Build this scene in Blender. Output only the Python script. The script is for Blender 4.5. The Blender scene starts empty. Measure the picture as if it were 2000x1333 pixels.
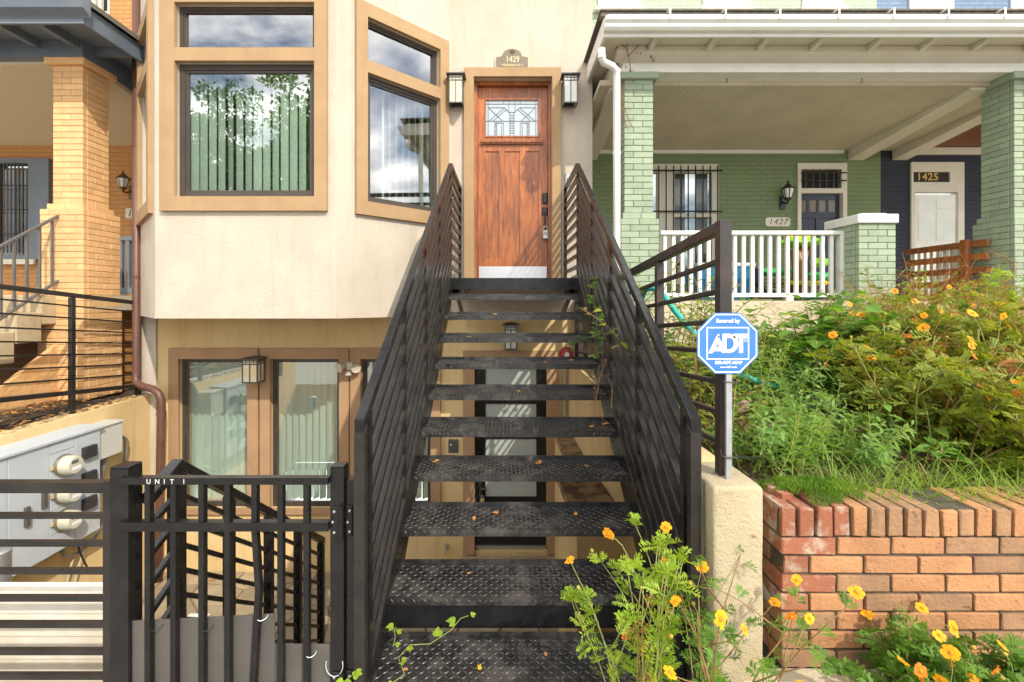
import bpy, math, random
from mathutils import Vector, Matrix

R = math.radians
rng = random.Random(11)
scene = bpy.context.scene
C = scene.collection

# ------------------------------------------------------------------ camera
FPX, VX, HY, EZ = 904.0, 988.0, 590.0, 1.722
cam_d = bpy.data.cameras.new('camera')
cam_d.sensor_width = 36.0
cam_d.lens = 36.0 * FPX / 2000.0
cam_d.shift_x = 0.006
cam_d.shift_y = -0.03825
cam_d.clip_start = 0.05
cam_d.clip_end = 500.0
cam = bpy.data.objects.new('camera', cam_d)
cam.location = (0, 0, EZ)
cam.rotation_euler = (R(90), 0, 0)
C.objects.link(cam)
scene.camera = cam

# ------------------------------------------------------------------ light
SUN = Vector((1.0, -1.5, 1.55)).normalized()          # towards the sun
world = bpy.data.worlds.new('World')
scene.world = world
world.use_nodes = True
wn, wl = world.node_tree.nodes, world.node_tree.links
bg = wn['Background']
sky = wn.new('ShaderNodeTexSky')
sky.sky_type = 'NISHITA'
sky.sun_disc = False
sky.sun_elevation = math.asin(SUN.z)
sky.sun_rotation = math.atan2(SUN.x, SUN.y)
sky.air_density = 1.0
sky.dust_density = 0.6
tc = wn.new('ShaderNodeTexCoord')
sep = wn.new('ShaderNodeSeparateXYZ')
wl.new(tc.outputs['Generated'], sep.inputs[0])
zz = wn.new('ShaderNodeMath'); zz.operation = 'MAXIMUM'; zz.inputs[1].default_value = 0.0
wl.new(sep.outputs[2], zz.inputs[0])
za = wn.new('ShaderNodeMath'); za.operation = 'ADD'; za.inputs[1].default_value = 0.22
wl.new(zz.outputs[0], za.inputs[0])
dv = wn.new('ShaderNodeVectorMath'); dv.operation = 'DIVIDE'
cmb = wn.new('ShaderNodeCombineXYZ')
for i in range(3):
    wl.new(za.outputs[0], cmb.inputs[i])
wl.new(tc.outputs['Generated'], dv.inputs[0]); wl.new(cmb.outputs[0], dv.inputs[1])
cof = wn.new('ShaderNodeVectorMath'); cof.operation = 'ADD'; cof.inputs[1].default_value = (4.0, 8.9, 0.0)
wl.new(dv.outputs[0], cof.inputs[0])
cn = wn.new('ShaderNodeTexNoise'); cn.inputs['Scale'].default_value = 1.9
cn.inputs['Detail'].default_value = 9.0; cn.inputs['Roughness'].default_value = 0.56
cn.inputs['Distortion'].default_value = 0.35
wl.new(cof.outputs[0], cn.inputs['Vector'])
cr = wn.new('ShaderNodeValToRGB')
cr.color_ramp.elements[0].position = 0.36; cr.color_ramp.elements[0].color = (0, 0, 0, 1)
cr.color_ramp.elements[1].position = 0.53; cr.color_ramp.elements[1].color = (1, 1, 1, 1)
wl.new(cn.outputs['Fac'], cr.inputs[0])
mx = wn.new('ShaderNodeMixRGB')
cn2 = wn.new('ShaderNodeTexNoise'); cn2.inputs['Scale'].default_value = 3.1; cn2.inputs['Detail'].default_value = 6.0
wl.new(cof.outputs[0], cn2.inputs['Vector'])
cr2 = wn.new('ShaderNodeValToRGB')
cr2.color_ramp.elements[0].position = 0.32; cr2.color_ramp.elements[0].color = (7.5, 7.7, 8.0, 1)
cr2.color_ramp.elements[1].position = 0.62; cr2.color_ramp.elements[1].color = (20.0, 19.7, 19.2, 1)
wl.new(cn2.outputs['Fac'], cr2.inputs[0]); wl.new(cr2.outputs[0], mx.inputs[2])
wl.new(cr.outputs[0], mx.inputs[0]); wl.new(sky.outputs[0], mx.inputs[1])
wl.new(mx.outputs[0], bg.inputs[0])
bg.inputs[1].default_value = 0.15
world.cycles.sampling_method = 'MANUAL'
world.cycles.sample_map_resolution = 512

sun_d = bpy.data.lights.new('sun', 'SUN')
sun_d.energy = 3.4
sun_d.angle = R(0.55)
sun_d.color = (1.0, 0.93, 0.80)
sun = bpy.data.objects.new('sun', sun_d)
sun.rotation_euler = SUN.to_track_quat('Z', 'Y').to_euler()
sun.location = SUN * 30
C.objects.link(sun)

scene.view_settings.view_transform = 'Standard'
scene.view_settings.look = 'None'
scene.view_settings.exposure = 0.24
scene.view_settings.gamma = 1.0
scene.view_settings.use_curve_mapping = False
scene.cycles.max_bounces = 7
scene.cycles.diffuse_bounces = 3
scene.cycles.glossy_bounces = 3
scene.cycles.transparent_max_bounces = 10
scene.cycles.use_denoising = True
scene.cycles.use_adaptive_sampling = True
scene.cycles.adaptive_threshold = 0.025

# ------------------------------------------------------------------ helpers
def P(px, py, d):
    return Vector(((px - VX) * d / FPX, d, EZ + (HY - py) * d / FPX))
def PX(px, d): return (px - VX) * d / FPX
def PZ(py, d): return EZ + (HY - py) * d / FPX
def V(*a): return Vector(a)

class MB:
    def __init__(s, m=None):
        s.v, s.f, s.k, s.m, s.cur = [], [], [], m, 0
    def add(s, vs, fs):
        n = len(s.v)
        s.v += [(s.m @ Vector(v)) if s.m else Vector(v) for v in vs]
        for f in fs:
            s.f.append([i + n for i in f]); s.k.append(s.cur)
        return s
    def box(s, x0, x1, y0, y1, z0, z1, c=0.0):
        if x0 > x1: x0, x1 = x1, x0
        if y0 > y1: y0, y1 = y1, y0
        if z0 > z1: z0, z1 = z1, z0
        if c <= 0:
            vs = [(x, y, z) for x in (x0, x1) for y in (y0, y1) for z in (z0, z1)]
            return s.add(vs, [(0, 1, 3, 2), (4, 6, 7, 5), (0, 4, 5, 1), (2, 3, 7, 6), (0, 2, 6, 4), (1, 5, 7, 3)])
        lo, hi = (x0, y0, z0), (x1, y1, z1)
        vs, idx = [], {}
        for sx in (0, 1):
            for sy in (0, 1):
                for sz in (0, 1):
                    sg = (sx, sy, sz)
                    for ax in range(3):
                        p = []
                        for a in range(3):
                            full = hi[a] if sg[a] else lo[a]
                            ins = full - c if sg[a] else full + c
                            p.append(full if a == ax else ins)
                        idx[(sg, ax)] = len(vs); vs.append(tuple(p))
        fs = []
        for ax in range(3):
            b, d = [a for a in range(3) if a != ax]
            for sd in (0, 1):
                q = []
                for u, w in ((0, 0), (1, 0), (1, 1), (0, 1)):
                    sg = [0, 0, 0]; sg[ax] = sd; sg[b] = u; sg[d] = w
                    q.append(idx[(tuple(sg), ax)])
                if (sd == 0) != (ax == 1): q.reverse()
                fs.append(q)
        for ax in range(3):
            b, d = [a for a in range(3) if a != ax]
            for u in (0, 1):
                for w in (0, 1):
                    s0 = [0, 0, 0]; s0[b] = u; s0[d] = w
                    s1 = list(s0); s1[ax] = 1
                    q = [idx[(tuple(s0), b)], idx[(tuple(s1), b)], idx[(tuple(s1), d)], idx[(tuple(s0), d)]]
                    fs.append(q)
        for sx in (0, 1):
            for sy in (0, 1):
                for sz in (0, 1):
                    sg = (sx, sy, sz)
                    fs.append([idx[(sg, 0)], idx[(sg, 1)], idx[(sg, 2)]])
        return s.add(vs, fs)
    def bar(s, a, b, w, h, up=(0, 0, 1)):
        a, b = Vector(a), Vector(b)
        d = (b - a).normalized()
        sd = d.cross(Vector(up))
        if sd.length < 1e-4: sd = d.cross(Vector((0, 1, 0)))
        sd.normalize(); u = sd.cross(d).normalized()
        vs = []
        for p in (a, b):
            for i, j in ((-1, -1), (1, -1), (1, 1), (-1, 1)):
                vs.append(p + sd * (i * w / 2) + u * (j * h / 2))
        return s.add(vs, [(3, 2, 1, 0), (4, 5, 6, 7), (0, 1, 5, 4), (1, 2, 6, 5), (2, 3, 7, 6), (3, 0, 4, 7)])
    def vbar(s, x0, x1, y0, y1, za0, za1, zb0, zb1):
        """box along y whose ends are cut vertical: z from za0..za1 at y0 and zb0..zb1 at y1"""
        c = min(0.0035, (x1 - x0) * 0.2)
        def sec(y, a, b):
            return [(x0 + c, y, a), (x1 - c, y, a), (x1, y, a + c), (x1, y, b - c), (x1 - c, y, b), (x0 + c, y, b), (x0, y, b - c), (x0, y, a + c)]
        fs = [tuple(range(8)), tuple(reversed(range(8, 16)))] + [(i, i + 8, (i + 1) % 8 + 8, (i + 1) % 8) for i in range(8)]
        return s.add(sec(y0, za0, za1) + sec(y1, zb0, zb1), fs)
    def tube(s, pts, r, n=8, caps=True):
        pts = [Vector(p) for p in pts]
        rs = r if isinstance(r, (list, tuple)) else [r] * len(pts)
        base = len(s.v); vs = []; prev = None
        for i, p in enumerate(pts):
            t = (pts[min(i + 1, len(pts) - 1)] - pts[max(i - 1, 0)])
            if t.length < 1e-7: t = Vector((0, 0, 1))
            t.normalize()
            if prev is None:
                a = t.cross(Vector((0, 0, 1)))
                if a.length < 1e-3: a = t.cross(Vector((1, 0, 0)))
            else:
                a = prev - t * prev.dot(t)
                if a.length < 1e-5: a = t.orthogonal()
            a.normalize(); prev = a; b = t.cross(a)
            for j in range(n):
                an = 2 * math.pi * j / n
                vs.append(p + (a * math.cos(an) + b * math.sin(an)) * rs[i])
        fs = []
        for i in range(len(pts) - 1):
            for j in range(n):
                k = (j + 1) % n
                fs.append((i * n + j, i * n + k, (i + 1) * n + k, (i + 1) * n + j))
        if caps:
            fs.append(tuple(reversed(range(n)))); fs.append(tuple(range((len(pts) - 1) * n, len(pts) * n)))
        return s.add(vs, fs)
    def lathe(s, prof, c, n=20, axis=(0, 0, 1)):
        ax = Vector(axis).normalized(); a = ax.orthogonal().normalized(); b = ax.cross(a); c = Vector(c)
        vs = []
        for r, h in prof:
            for j in range(n):
                an = 2 * math.pi * j / n
                vs.append(c + ax * h + (a * math.cos(an) + b * math.sin(an)) * max(r, 1e-4))
        fs = []
        for i in range(len(prof) - 1):
            for j in range(n):
                k = (j + 1) % n
                fs.append((i * n + j, i * n + k, (i + 1) * n + k, (i + 1) * n + j))
        fs.append(tuple(reversed(range(n)))); fs.append(tuple(range((len(prof) - 1) * n, len(prof) * n)))
        return s.add(vs, fs)
    def prism(s, poly, lo, hi, axis='y'):
        """poly: 2-d outline; axis y: (x,z) outline, x: (y,z) outline, z: (x,y) outline"""
        def mk(p, t):
            return {'y': (p[0], t, p[1]), 'x': (t, p[0], p[1]), 'z': (p[0], p[1], t)}[axis]
        n = len(poly)
        vs = [mk(p, lo) for p in poly] + [mk(p, hi) for p in poly]
        fs = [tuple(range(n)), tuple(reversed(range(n, 2 * n)))]
        for i in range(n):
            j = (i + 1) % n
            fs.append((i, i + n, j + n, j))
        return s.add(vs, fs)

ORG = {}
def mesh_of(name, mb, mats, org, smooth):
    me = bpy.data.meshes.new(name)
    me.from_pydata([tuple(v - org) for v in mb.v], [], mb.f)
    for m in (mats if isinstance(mats, (list, tuple)) else [mats]):
        me.materials.append(m)
    if any(mb.k):
        me.polygons.foreach_set('material_index', mb.k)
    me.validate()
    if smooth:
        me.polygons.foreach_set('use_smooth', [True] * len(me.polygons))
        if smooth == 'auto':
            try: me.set_sharp_from_angle(angle=R(35))
            except Exception: pass
    import bmesh
    bm = bmesh.new(); bm.from_mesh(me); bmesh.ops.recalc_face_normals(bm, faces=bm.faces) if not getattr(mb, 'leafy', False) else None
    bm.to_mesh(me); bm.free()
    return me
def obj(name, mb, mats, parent=None, smooth=False, label=None, cat=None, group=None, kind=None, org=None):
    if org is None:
        lo = [min(v[i] for v in mb.v) for i in range(3)]; hi = [max(v[i] for v in mb.v) for i in range(3)]
        org = Vector(((lo[0] + hi[0]) / 2, (lo[1] + hi[1]) / 2, lo[2]))
    o = bpy.data.objects.new(name, mesh_of(name, mb, mats, org, smooth))
    C.objects.link(o)
    ORG[o.name] = Vector(org)
    o.location = org
    if parent is not None:
        o.parent = parent; o.location = org - ORG[parent.name]
    tag(o, label, cat, group, kind)
    return o
def tag(o, label=None, cat=None, group=None, kind=None):
    if label: o['label'] = label
    if cat: o['category'] = cat
    if group: o['group'] = group
    if kind: o['kind'] = kind
    return o
def thing(name, label, cat, loc, group=None, kind=None):
    o = bpy.data.objects.new(name, None)
    o.empty_display_size = 0.1
    C.objects.link(o); o.location = loc; ORG[o.name] = Vector(loc)
    return tag(o, label, cat, group, kind)
def part(name, parent, mats, *boxes, c=0.0, smooth=False, label=None):
    mb = MB()
    for b in boxes: mb.box(*b, c=c)
    return obj(name, mb, mats, parent, smooth, label)
def inst(src, parent, loc, name=None, rot=None, scale=None):
    """a further piece that shares src's mesh"""
    o = bpy.data.objects.new(name or src.name.split('.')[0], src.data if isinstance(src, bpy.types.Object) else src)
    C.objects.link(o); loc = Vector(loc); ORG[o.name] = loc
    o.location = loc
    if parent is not None:
        o.parent = parent; o.location = loc - ORG[parent.name]
    if rot is not None: o.rotation_euler = rot
    if scale is not None: o.scale = scale
    return o
def text(name, body, size, loc, mat, parent=None, ext=0.0008, off=0.0, rz=0.0, sx=1.0, shear=0.0, rx=90, space=1.0):
    cu = bpy.data.curves.new(name, 'FONT')
    cu.body = body; cu.size = size; cu.extrude = ext; cu.offset = off
    cu.align_x = 'CENTER'; cu.align_y = 'CENTER'; cu.shear = shear; cu.space_character = space; cu.resolution_u = 4
    t = bpy.data.objects.new(name + '_curve', cu); C.objects.link(t)
    dg = bpy.context.evaluated_depsgraph_get()
    me = bpy.data.meshes.new_from_object(t.evaluated_get(dg))
    bpy.data.objects.remove(t)
    me.materials.clear(); me.materials.append(mat)
    o = bpy.data.objects.new(name, me); C.objects.link(o)
    loc = Vector(loc); ORG[o.name] = loc; o.location = loc
    if parent is not None:
        o.parent = parent; o.location = loc - ORG[parent.name]
    o.rotation_euler = (R(rx), 0, rz); o.scale = (sx, 1, 1)
    return o

# ------------------------------------------------------------------ materials
def _nt(name):
    m = bpy.data.materials.new(name); m.use_nodes = True
    nt = m.node_tree
    return m, nt, nt.nodes['Principled BSDF'], nt.nodes, nt.links
def rgb(c): return (c[0], c[1], c[2], 1.0)
def _noise(n, l, scale, detail=6, rough=0.6, stretch=None, coord='pos'):
    t = n.new('ShaderNodeTexNoise'); t.inputs['Scale'].default_value = scale
    t.inputs['Detail'].default_value = detail; t.inputs['Roughness'].default_value = rough
    if coord == 'pos':
        g = n.new('ShaderNodeNewGeometry'); src = g.outputs['Position']
    else:
        g = n.new('ShaderNodeTexCoord'); src = g.outputs['Object']
    if stretch:
        mp = n.new('ShaderNodeMapping'); mp.inputs['Scale'].default_value = stretch
        l.new(src, mp.inputs[0]); src = mp.outputs[0]
    l.new(src, t.inputs['Vector'])
    return t
def _ramp(n, l, src, a, b, ca=(0, 0, 0), cb=(1, 1, 1)):
    r = n.new('ShaderNodeValToRGB')
    r.color_ramp.elements[0].position = a; r.color_ramp.elements[0].color = rgb(ca)
    r.color_ramp.elements[1].position = b; r.color_ramp.elements[1].color = rgb(cb)
    l.new(src, r.inputs[0]); return r
def _mix(n, l, fac, a, b, mode='MIX'):
    m = n.new('ShaderNodeMixRGB'); m.blend_type = mode
    for i, x in enumerate((fac, a, b)):
        if hasattr(x, 'links'): l.new(x, m.inputs[i])
        elif i == 0: m.inputs[0].default_value = x
        else: m.inputs[i].default_value = rgb(x)
    return m.outputs[0]
def mat(name, col, rough=0.6, metal=0.0, col2=None, vs=3.0, va=0.35, vb=0.65, bump=0.0, bs=80.0, bd=6, bdist=0.01,
        rnd=0.0, dirt=None, ds=1.5, da=0.55, db=0.75, damt=0.5, stretch=None, streak=None, samt=0.4, spec=0.5, vr=0.6, bstretch=None, rvar=0.0):
    m, nt, b, n, l = _nt(name)
    out = None
    if col2:
        t = _noise(n, l, vs, 7, vr, stretch)
        r = _ramp(n, l, t.outputs['Fac'], va, vb, col, col2); out = r.outputs[0]
    if dirt:
        t = _noise(n, l, ds, 9, 0.68)
        r = _ramp(n, l, t.outputs['Fac'], da, db, (0, 0, 0), (damt,) * 3)
        out = _mix(n, l, r.outputs[0], out if out else col, dirt)
    if streak:
        t = _noise(n, l, 1.0, 8, 0.7, (7, 7, 0.45))
        r = _ramp(n, l, t.outputs['Fac'], 0.52, 0.78, (0, 0, 0), (samt,) * 3)
        out = _mix(n, l, r.outputs[0], out if out else col, streak)
    if rnd > 0:
        oi = n.new('ShaderNodeObjectInfo')
        r = _ramp(n, l, oi.outputs['Random'], 0.0, 1.0, (1 - rnd,) * 3, (1 + rnd * 0.4,) * 3)
        out = _mix(n, l, 1.0, out if out else col, r.outputs[0], 'MULTIPLY')
    if out: l.new(out, b.inputs['Base Color'])
    else: b.inputs['Base Color'].default_value = rgb(col)
    b.inputs['Roughness'].default_value = rough; b.inputs['Metallic'].default_value = metal
    b.inputs['Specular IOR Level'].default_value = spec
    if rvar:
        t = _noise(n, l, 14, 6, 0.65)
        r = _ramp(n, l, t.outputs['Fac'], 0.3, 0.7, (max(rough - rvar, 0.05),) * 3, (min(rough + rvar, 1),) * 3)
        l.new(r.outputs[0], b.inputs['Roughness'])
    if bump > 0:
        t = _noise(n, l, bs, bd, 0.62, bstretch)
        bp = n.new('ShaderNodeBump'); bp.inputs['Strength'].default_value = bump; bp.inputs['Distance'].default_value = bdist
        l.new(t.outputs['Fac'], bp.inputs['Height']); l.new(bp.outputs[0], b.inputs['Normal'])
    return m
def brick_mat(name, c1, c2, mortar, course, length, axis='xz', rough=0.7, msize=0.006):
    """painted brickwork too far off to tell the bricks apart"""
    m, nt, b, n, l = _nt(name)
    g = n.new('ShaderNodeNewGeometry'); sp = n.new('ShaderNodeSeparateXYZ'); l.new(g.outputs['Position'], sp.inputs[0])
    cb = n.new('ShaderNodeCombineXYZ')
    l.new(sp.outputs[0 if axis == 'xz' else 1], cb.inputs[0]); l.new(sp.outputs[2], cb.inputs[1])
    t = n.new('ShaderNodeTexBrick'); t.inputs['Scale'].default_value = 1.0
    t.inputs['Brick Width'].default_value = length; t.inputs['Row Height'].default_value = course
    t.inputs['Mortar Size'].default_value = msize; t.inputs['Mortar Smooth'].default_value = 0.3
    t.inputs['Color1'].default_value = rgb(c1); t.inputs['Color2'].default_value = rgb(c2); t.inputs['Mortar'].default_value = rgb(mortar)
    l.new(cb.outputs[0], t.inputs['Vector'])
    nz = _noise(n, l, 2.0, 6, 0.6); r = _ramp(n, l, nz.outputs['Fac'], 0.3, 0.7, (0.86,) * 3, (1.05,) * 3)
    l.new(_mix(n, l, 1.0, t.outputs['Color'], r.outputs[0], 'MULTIPLY'), b.inputs['Base Color'])
    b.inputs['Roughness'].default_value = rough
    bp = n.new('ShaderNodeBump'); bp.inputs['Strength'].default_value = 0.7; bp.inputs['Distance'].default_value = 0.008; bp.invert = True
    l.new(t.outputs['Fac'], bp.inputs['Height']); l.new(bp.outputs[0], b.inputs['Normal'])
    return m
def glass_mat(name, tint=(0.86, 0.92, 0.89), ior=1.75, rough=0.0):
    m, nt, b, n, l = _nt(name)
    n.remove(b)
    tr = n.new('ShaderNodeBsdfTransparent'); tr.inputs[0].default_value = rgb(tint)
    gl = n.new('ShaderNodeBsdfGlossy'); gl.inputs['Roughness'].default_value = rough; gl.inputs[0].default_value = (1, 1, 1, 1)
    lw = n.new('ShaderNodeLayerWeight'); lw.inputs['Blend'].default_value = 0.5
    pw = n.new('ShaderNodeMath'); pw.operation = 'POWER'; pw.inputs[1].default_value = 4.0; l.new(lw.outputs['Facing'], pw.inputs[0])
    f0 = ((ior - 1) / (ior + 1)) ** 2
    fr = n.new('ShaderNodeMath'); fr.operation = 'MULTIPLY_ADD'; fr.inputs[1].default_value = 1 - f0; fr.inputs[2].default_value = f0; l.new(pw.outputs[0], fr.inputs[0])
    nz = _noise(n, l, 1.3, 2, 0.4); bp = n.new('ShaderNodeBump'); bp.inputs['Strength'].default_value = 0.02; bp.inputs['Distance'].default_value = 0.05
    l.new(nz.outputs['Fac'], bp.inputs['Height']); l.new(bp.outputs[0], gl.inputs['Normal'])
    ms = n.new('ShaderNodeMixShader')
    l.new(fr.outputs[0], ms.inputs[0]); l.new(tr.outputs[0], ms.inputs[1]); l.new(gl.outputs[0], ms.inputs[2])
    l.new(ms.outputs[0], n['Material Output'].inputs[0])
    return m
def leaf_mat(name, c1, c2, trans=0.35, rough=0.5, vs=9.0):
    m, nt, b, n, l = _nt(name)
    t = _noise(n, l, vs, 4, 0.6); r = _ramp(n, l, t.outputs['Fac'], 0.36, 0.66, c1, c2)
    l.new(r.outputs[0], b.inputs['Base Color']); b.inputs['Roughness'].default_value = rough
    b.inputs['Specular IOR Level'].default_value = 0.35
    ts = n.new('ShaderNodeBsdfTranslucent')
    l.new(_mix(n, l, 1.0, r.outputs[0], (1.35, 1.35, 0.7), 'MULTIPLY'), ts.inputs[0])
    ms = n.new('ShaderNodeMixShader'); ms.inputs[0].default_value = trans
    l.new(b.outputs[0], ms.inputs[1]); l.new(ts.outputs[0], ms.inputs[2]); l.new(ms.outputs[0], n['Material Output'].inputs[0])
    return m
def wood_mat(name, dark, mid, light, scale=(9, 9, 1.0), rough=0.38, coat=0.3):
    m, nt, b, n, l = _nt(name)
    t = _noise(n, l, 3.2, 8, 0.62, scale)
    r = n.new('ShaderNodeValToRGB'); e = r.color_ramp.elements
    e[0].position = 0.30; e[0].color = rgb(dark); e[1].position = 0.72; e[1].color = rgb(light)
    x = e.new(0.5); x.color = rgb(mid)
    l.new(t.outputs['Fac'], r.inputs[0])
    g = _noise(n, l, 30, 5, 0.6, (6, 6, 0.35)); gr = _ramp(n, l, g.outputs['Fac'], 0.35, 0.7, (0.72,) * 3, (1.12,) * 3)
    big = _noise(n, l, 1.7, 3, 0.5); br = _ramp(n, l, big.outputs['Fac'], 0.3, 0.7, (0.75,) * 3, (1.2,) * 3)
    oi = n.new('ShaderNodeObjectInfo'); orr = _ramp(n, l, oi.outputs['Random'], 0, 1, (0.82,) * 3, (1.1,) * 3)
    o1 = _mix(n, l, 1.0, r.outputs[0], gr.outputs[0], 'MULTIPLY'); o2 = _mix(n, l, 1.0, o1, br.outputs[0], 'MULTIPLY')
    l.new(_mix(n, l, 1.0, o2, orr.outputs[0], 'MULTIPLY'), b.inputs['Base Color'])
    b.inputs['Roughness'].default_value = rough; b.inputs['Coat Weight'].default_value = coat; b.inputs['Coat Roughness'].default_value = 0.25
    bp = n.new('ShaderNodeBump'); bp.inputs['Strength'].default_value = 0.12; bp.inputs['Distance'].default_value = 0.003
    l.new(g.outputs['Fac'], bp.inputs['Height']); l.new(bp.outputs[0], b.inputs['Normal'])
    return m

K = {}
K['cream'] = mat('cream_stucco', (0.535, 0.46, 0.37), 0.92, col2=(0.61, 0.53, 0.435), vs=2.2, streak=(0.36, 0.285, 0.20), samt=0.5, bump=0.8, bs=95, bdist=0.012, dirt=(0.42, 0.31, 0.19), ds=1.1, da=0.58, db=0.85, damt=0.45)
K['tan'] = mat('tan_trim_stucco', (0.365, 0.235, 0.12), 0.88, col2=(0.42, 0.275, 0.145), vs=3, streak=(0.26, 0.15, 0.07), samt=0.35, bump=0.4, bs=190, bdist=0.005)
K['tan2'] = mat('brown_basement_trim', (0.36, 0.215, 0.115), 0.85, col2=(0.43, 0.265, 0.145), vs=2.5, bump=0.25, bs=160, bdist=0.004)
K['yellow'] = mat('yellow_stucco', (0.66, 0.475, 0.225), 0.9, col2=(0.74, 0.555, 0.285), vs=1.6, streak=(0.32, 0.20, 0.09), samt=0.45, bump=0.4, bs=110, bdist=0.008, dirt=(0.27, 0.17, 0.07), ds=1.7, da=0.57, db=0.80, damt=0.5)
K['ybrick'] = mat('yellow_painted_brick', (0.71, 0.42, 0.185), 0.72, col2=(0.78, 0.48, 0.23), vs=8, bump=0.35, bs=55, bdist=0.006, rnd=0.14, dirt=(0.45, 0.22, 0.09), ds=4, da=0.62, db=0.8, damt=0.4)
K['ymortar'] = mat('yellow_painted_mortar', (0.58, 0.33, 0.14), 0.9, bump=0.4, bs=80)
K['gbrick'] = mat('green_painted_brick', (0.295, 0.36, 0.245), 0.7, col2=(0.345, 0.415, 0.29), vs=8, bump=0.35, bs=55, bdist=0.006, rnd=0.14, dirt=(0.20, 0.235, 0.15), ds=5, da=0.55, db=0.75, damt=0.45)
K['gmortar'] = mat('green_painted_mortar', (0.18, 0.235, 0.14), 0.9, bump=0.4, bs=80)
K['gwall'] = brick_mat('shade_green_far_brick', (0.17, 0.225, 0.105), (0.18, 0.24, 0.112), (0.145, 0.19, 0.088), 0.0677, 0.21)  # same green paint, darkened: porch shade is put into the colour
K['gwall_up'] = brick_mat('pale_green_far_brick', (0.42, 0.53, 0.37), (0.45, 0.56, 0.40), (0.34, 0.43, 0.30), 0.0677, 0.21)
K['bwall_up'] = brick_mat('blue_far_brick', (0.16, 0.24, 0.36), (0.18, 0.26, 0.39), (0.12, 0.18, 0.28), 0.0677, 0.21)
K['ywall'] = brick_mat('orange_far_brick', (0.50, 0.235, 0.07), (0.54, 0.26, 0.085), (0.40, 0.18, 0.05), 0.0677, 0.21)
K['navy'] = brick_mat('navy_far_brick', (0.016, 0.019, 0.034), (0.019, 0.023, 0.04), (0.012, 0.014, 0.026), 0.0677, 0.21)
K['slate'] = mat('slate_blue_paint', (0.135, 0.165, 0.205), 0.5, col2=(0.165, 0.195, 0.235), vs=4, bump=0.1, bs=30)
K['white'] = mat('white_paint', (0.78, 0.77, 0.72), 0.5, col2=(0.70, 0.68, 0.61), vs=5, va=0.45, vb=0.8, bump=0.08, bs=30)
K['offwhite'] = mat('offwhite_trim_paint', (0.64, 0.59, 0.48), 0.6, col2=(0.70, 0.65, 0.54), vs=3, bump=0.08, bs=30)
K['ceil'] = brick_mat('cream_beadboard_ceiling', (0.58, 0.505, 0.385), (0.595, 0.515, 0.395), (0.52, 0.45, 0.34), 50.0, 0.075, msize=0.003)
K['ceil2'] = mat('olive_cream_porch_ceiling', (0.60, 0.53, 0.38), 0.75, col2=(0.64, 0.56, 0.41), vs=1)
K['black'] = mat('black_painted_steel', (0.009, 0.0088, 0.0095), 0.28, col2=(0.019, 0.018, 0.0175), vs=11, va=0.45, vb=0.8, bump=0.06, bs=60, bdist=0.003, rvar=0.1, spec=0.38)
K['black2'] = mat('dusty_sheen_black_steel', (0.014, 0.0125, 0.0115), 0.34, col2=(0.032, 0.027, 0.0235), vs=7, va=0.4, vb=0.8, bump=0.06, bs=60, bdist=0.003, rvar=0.1, spec=0.42)  # dust tone; on the stair bars the lighter grey stands for sheen
K['plate'] = mat('worn_diamond_plate', (0.012, 0.0112, 0.011), 0.33, col2=(0.045, 0.041, 0.038), vs=13, va=0.48, vb=0.82, bump=0.12, bs=90, bdist=0.003, rvar=0.14, spec=0.7, dirt=(0.19, 0.17, 0.15), ds=6, da=0.48, db=0.76, damt=0.55)
K['lug'] = mat('worn_plate_lugs', (0.03, 0.028, 0.026), 0.38, col2=(0.10, 0.094, 0.088), vs=24, va=0.45, vb=0.75, spec=0.75)
K['bronze'] = mat('dark_bronze_frame', (0.055, 0.042, 0.034), 0.42, col2=(0.07, 0.055, 0.045), vs=4)
K['glass'] = glass_mat('window_glass', ior=3.6)
K['glass_clear'] = glass_mat('storm_door_glass', (0.95, 0.96, 0.94), 1.55)
K['glass_far'] = glass_mat('porch_window_glass', (0.6, 0.62, 0.6), 1.5)
K['slat'] = mat('blind_slat_fabric', (0.58, 0.68, 0.60), 0.7, col2=(0.62, 0.72, 0.64), vs=2, rnd=0.06)
K['dark'] = mat('dark_interior', (0.035, 0.03, 0.026), 0.9)
K['floor_in'] = mat('interior_floor', (0.08, 0.06, 0.045), 0.7)
K['door'] = wood_mat('stained_door_wood', (0.16, 0.038, 0.007), (0.36, 0.098, 0.015), (0.54, 0.175, 0.03))
K['brownrail'] = wood_mat('stained_fence_wood', (0.20, 0.06, 0.016), (0.36, 0.12, 0.032), (0.48, 0.175, 0.05), rough=0.55, coat=0.1)
K['steel'] = mat('brushed_steel', (0.55, 0.55, 0.56), 0.32, 0.85, col2=(0.62, 0.62, 0.63), vs=20, stretch=(1, 1, 20))
K['galv'] = mat('galvanised_steel', (0.52, 0.53, 0.54), 0.45, 0.7, col2=(0.40, 0.41, 0.42), vs=14)
K['rust'] = mat('rusty_dark_steel', (0.022, 0.019, 0.018), 0.45, col2=(0.065, 0.038, 0.027), vs=9, va=0.42, vb=0.75, bump=0.25, bs=70, bdist=0.003)
K['grey'] = mat('grey_meter_enamel', (0.46, 0.50, 0.54), 0.45, col2=(0.51, 0.545, 0.58), vs=2, dirt=(0.33, 0.31, 0.28), ds=3, da=0.6, db=0.85, damt=0.4)
K['meter'] = mat('meter_plastic', (0.56, 0.54, 0.43), 0.3)
K['meter_d'] = mat('meter_ring_metal', (0.30, 0.27, 0.20), 0.35, 0.7)
K['lcd'] = mat('meter_display', (0.10, 0.115, 0.095), 0.2)
K['plastic'] = mat('black_plastic', (0.03, 0.029, 0.03), 0.4)
K['greyplastic'] = mat('grey_corrugated_sheet', (0.085, 0.077, 0.068), 0.5, col2=(0.11, 0.098, 0.086), vs=3)
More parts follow.
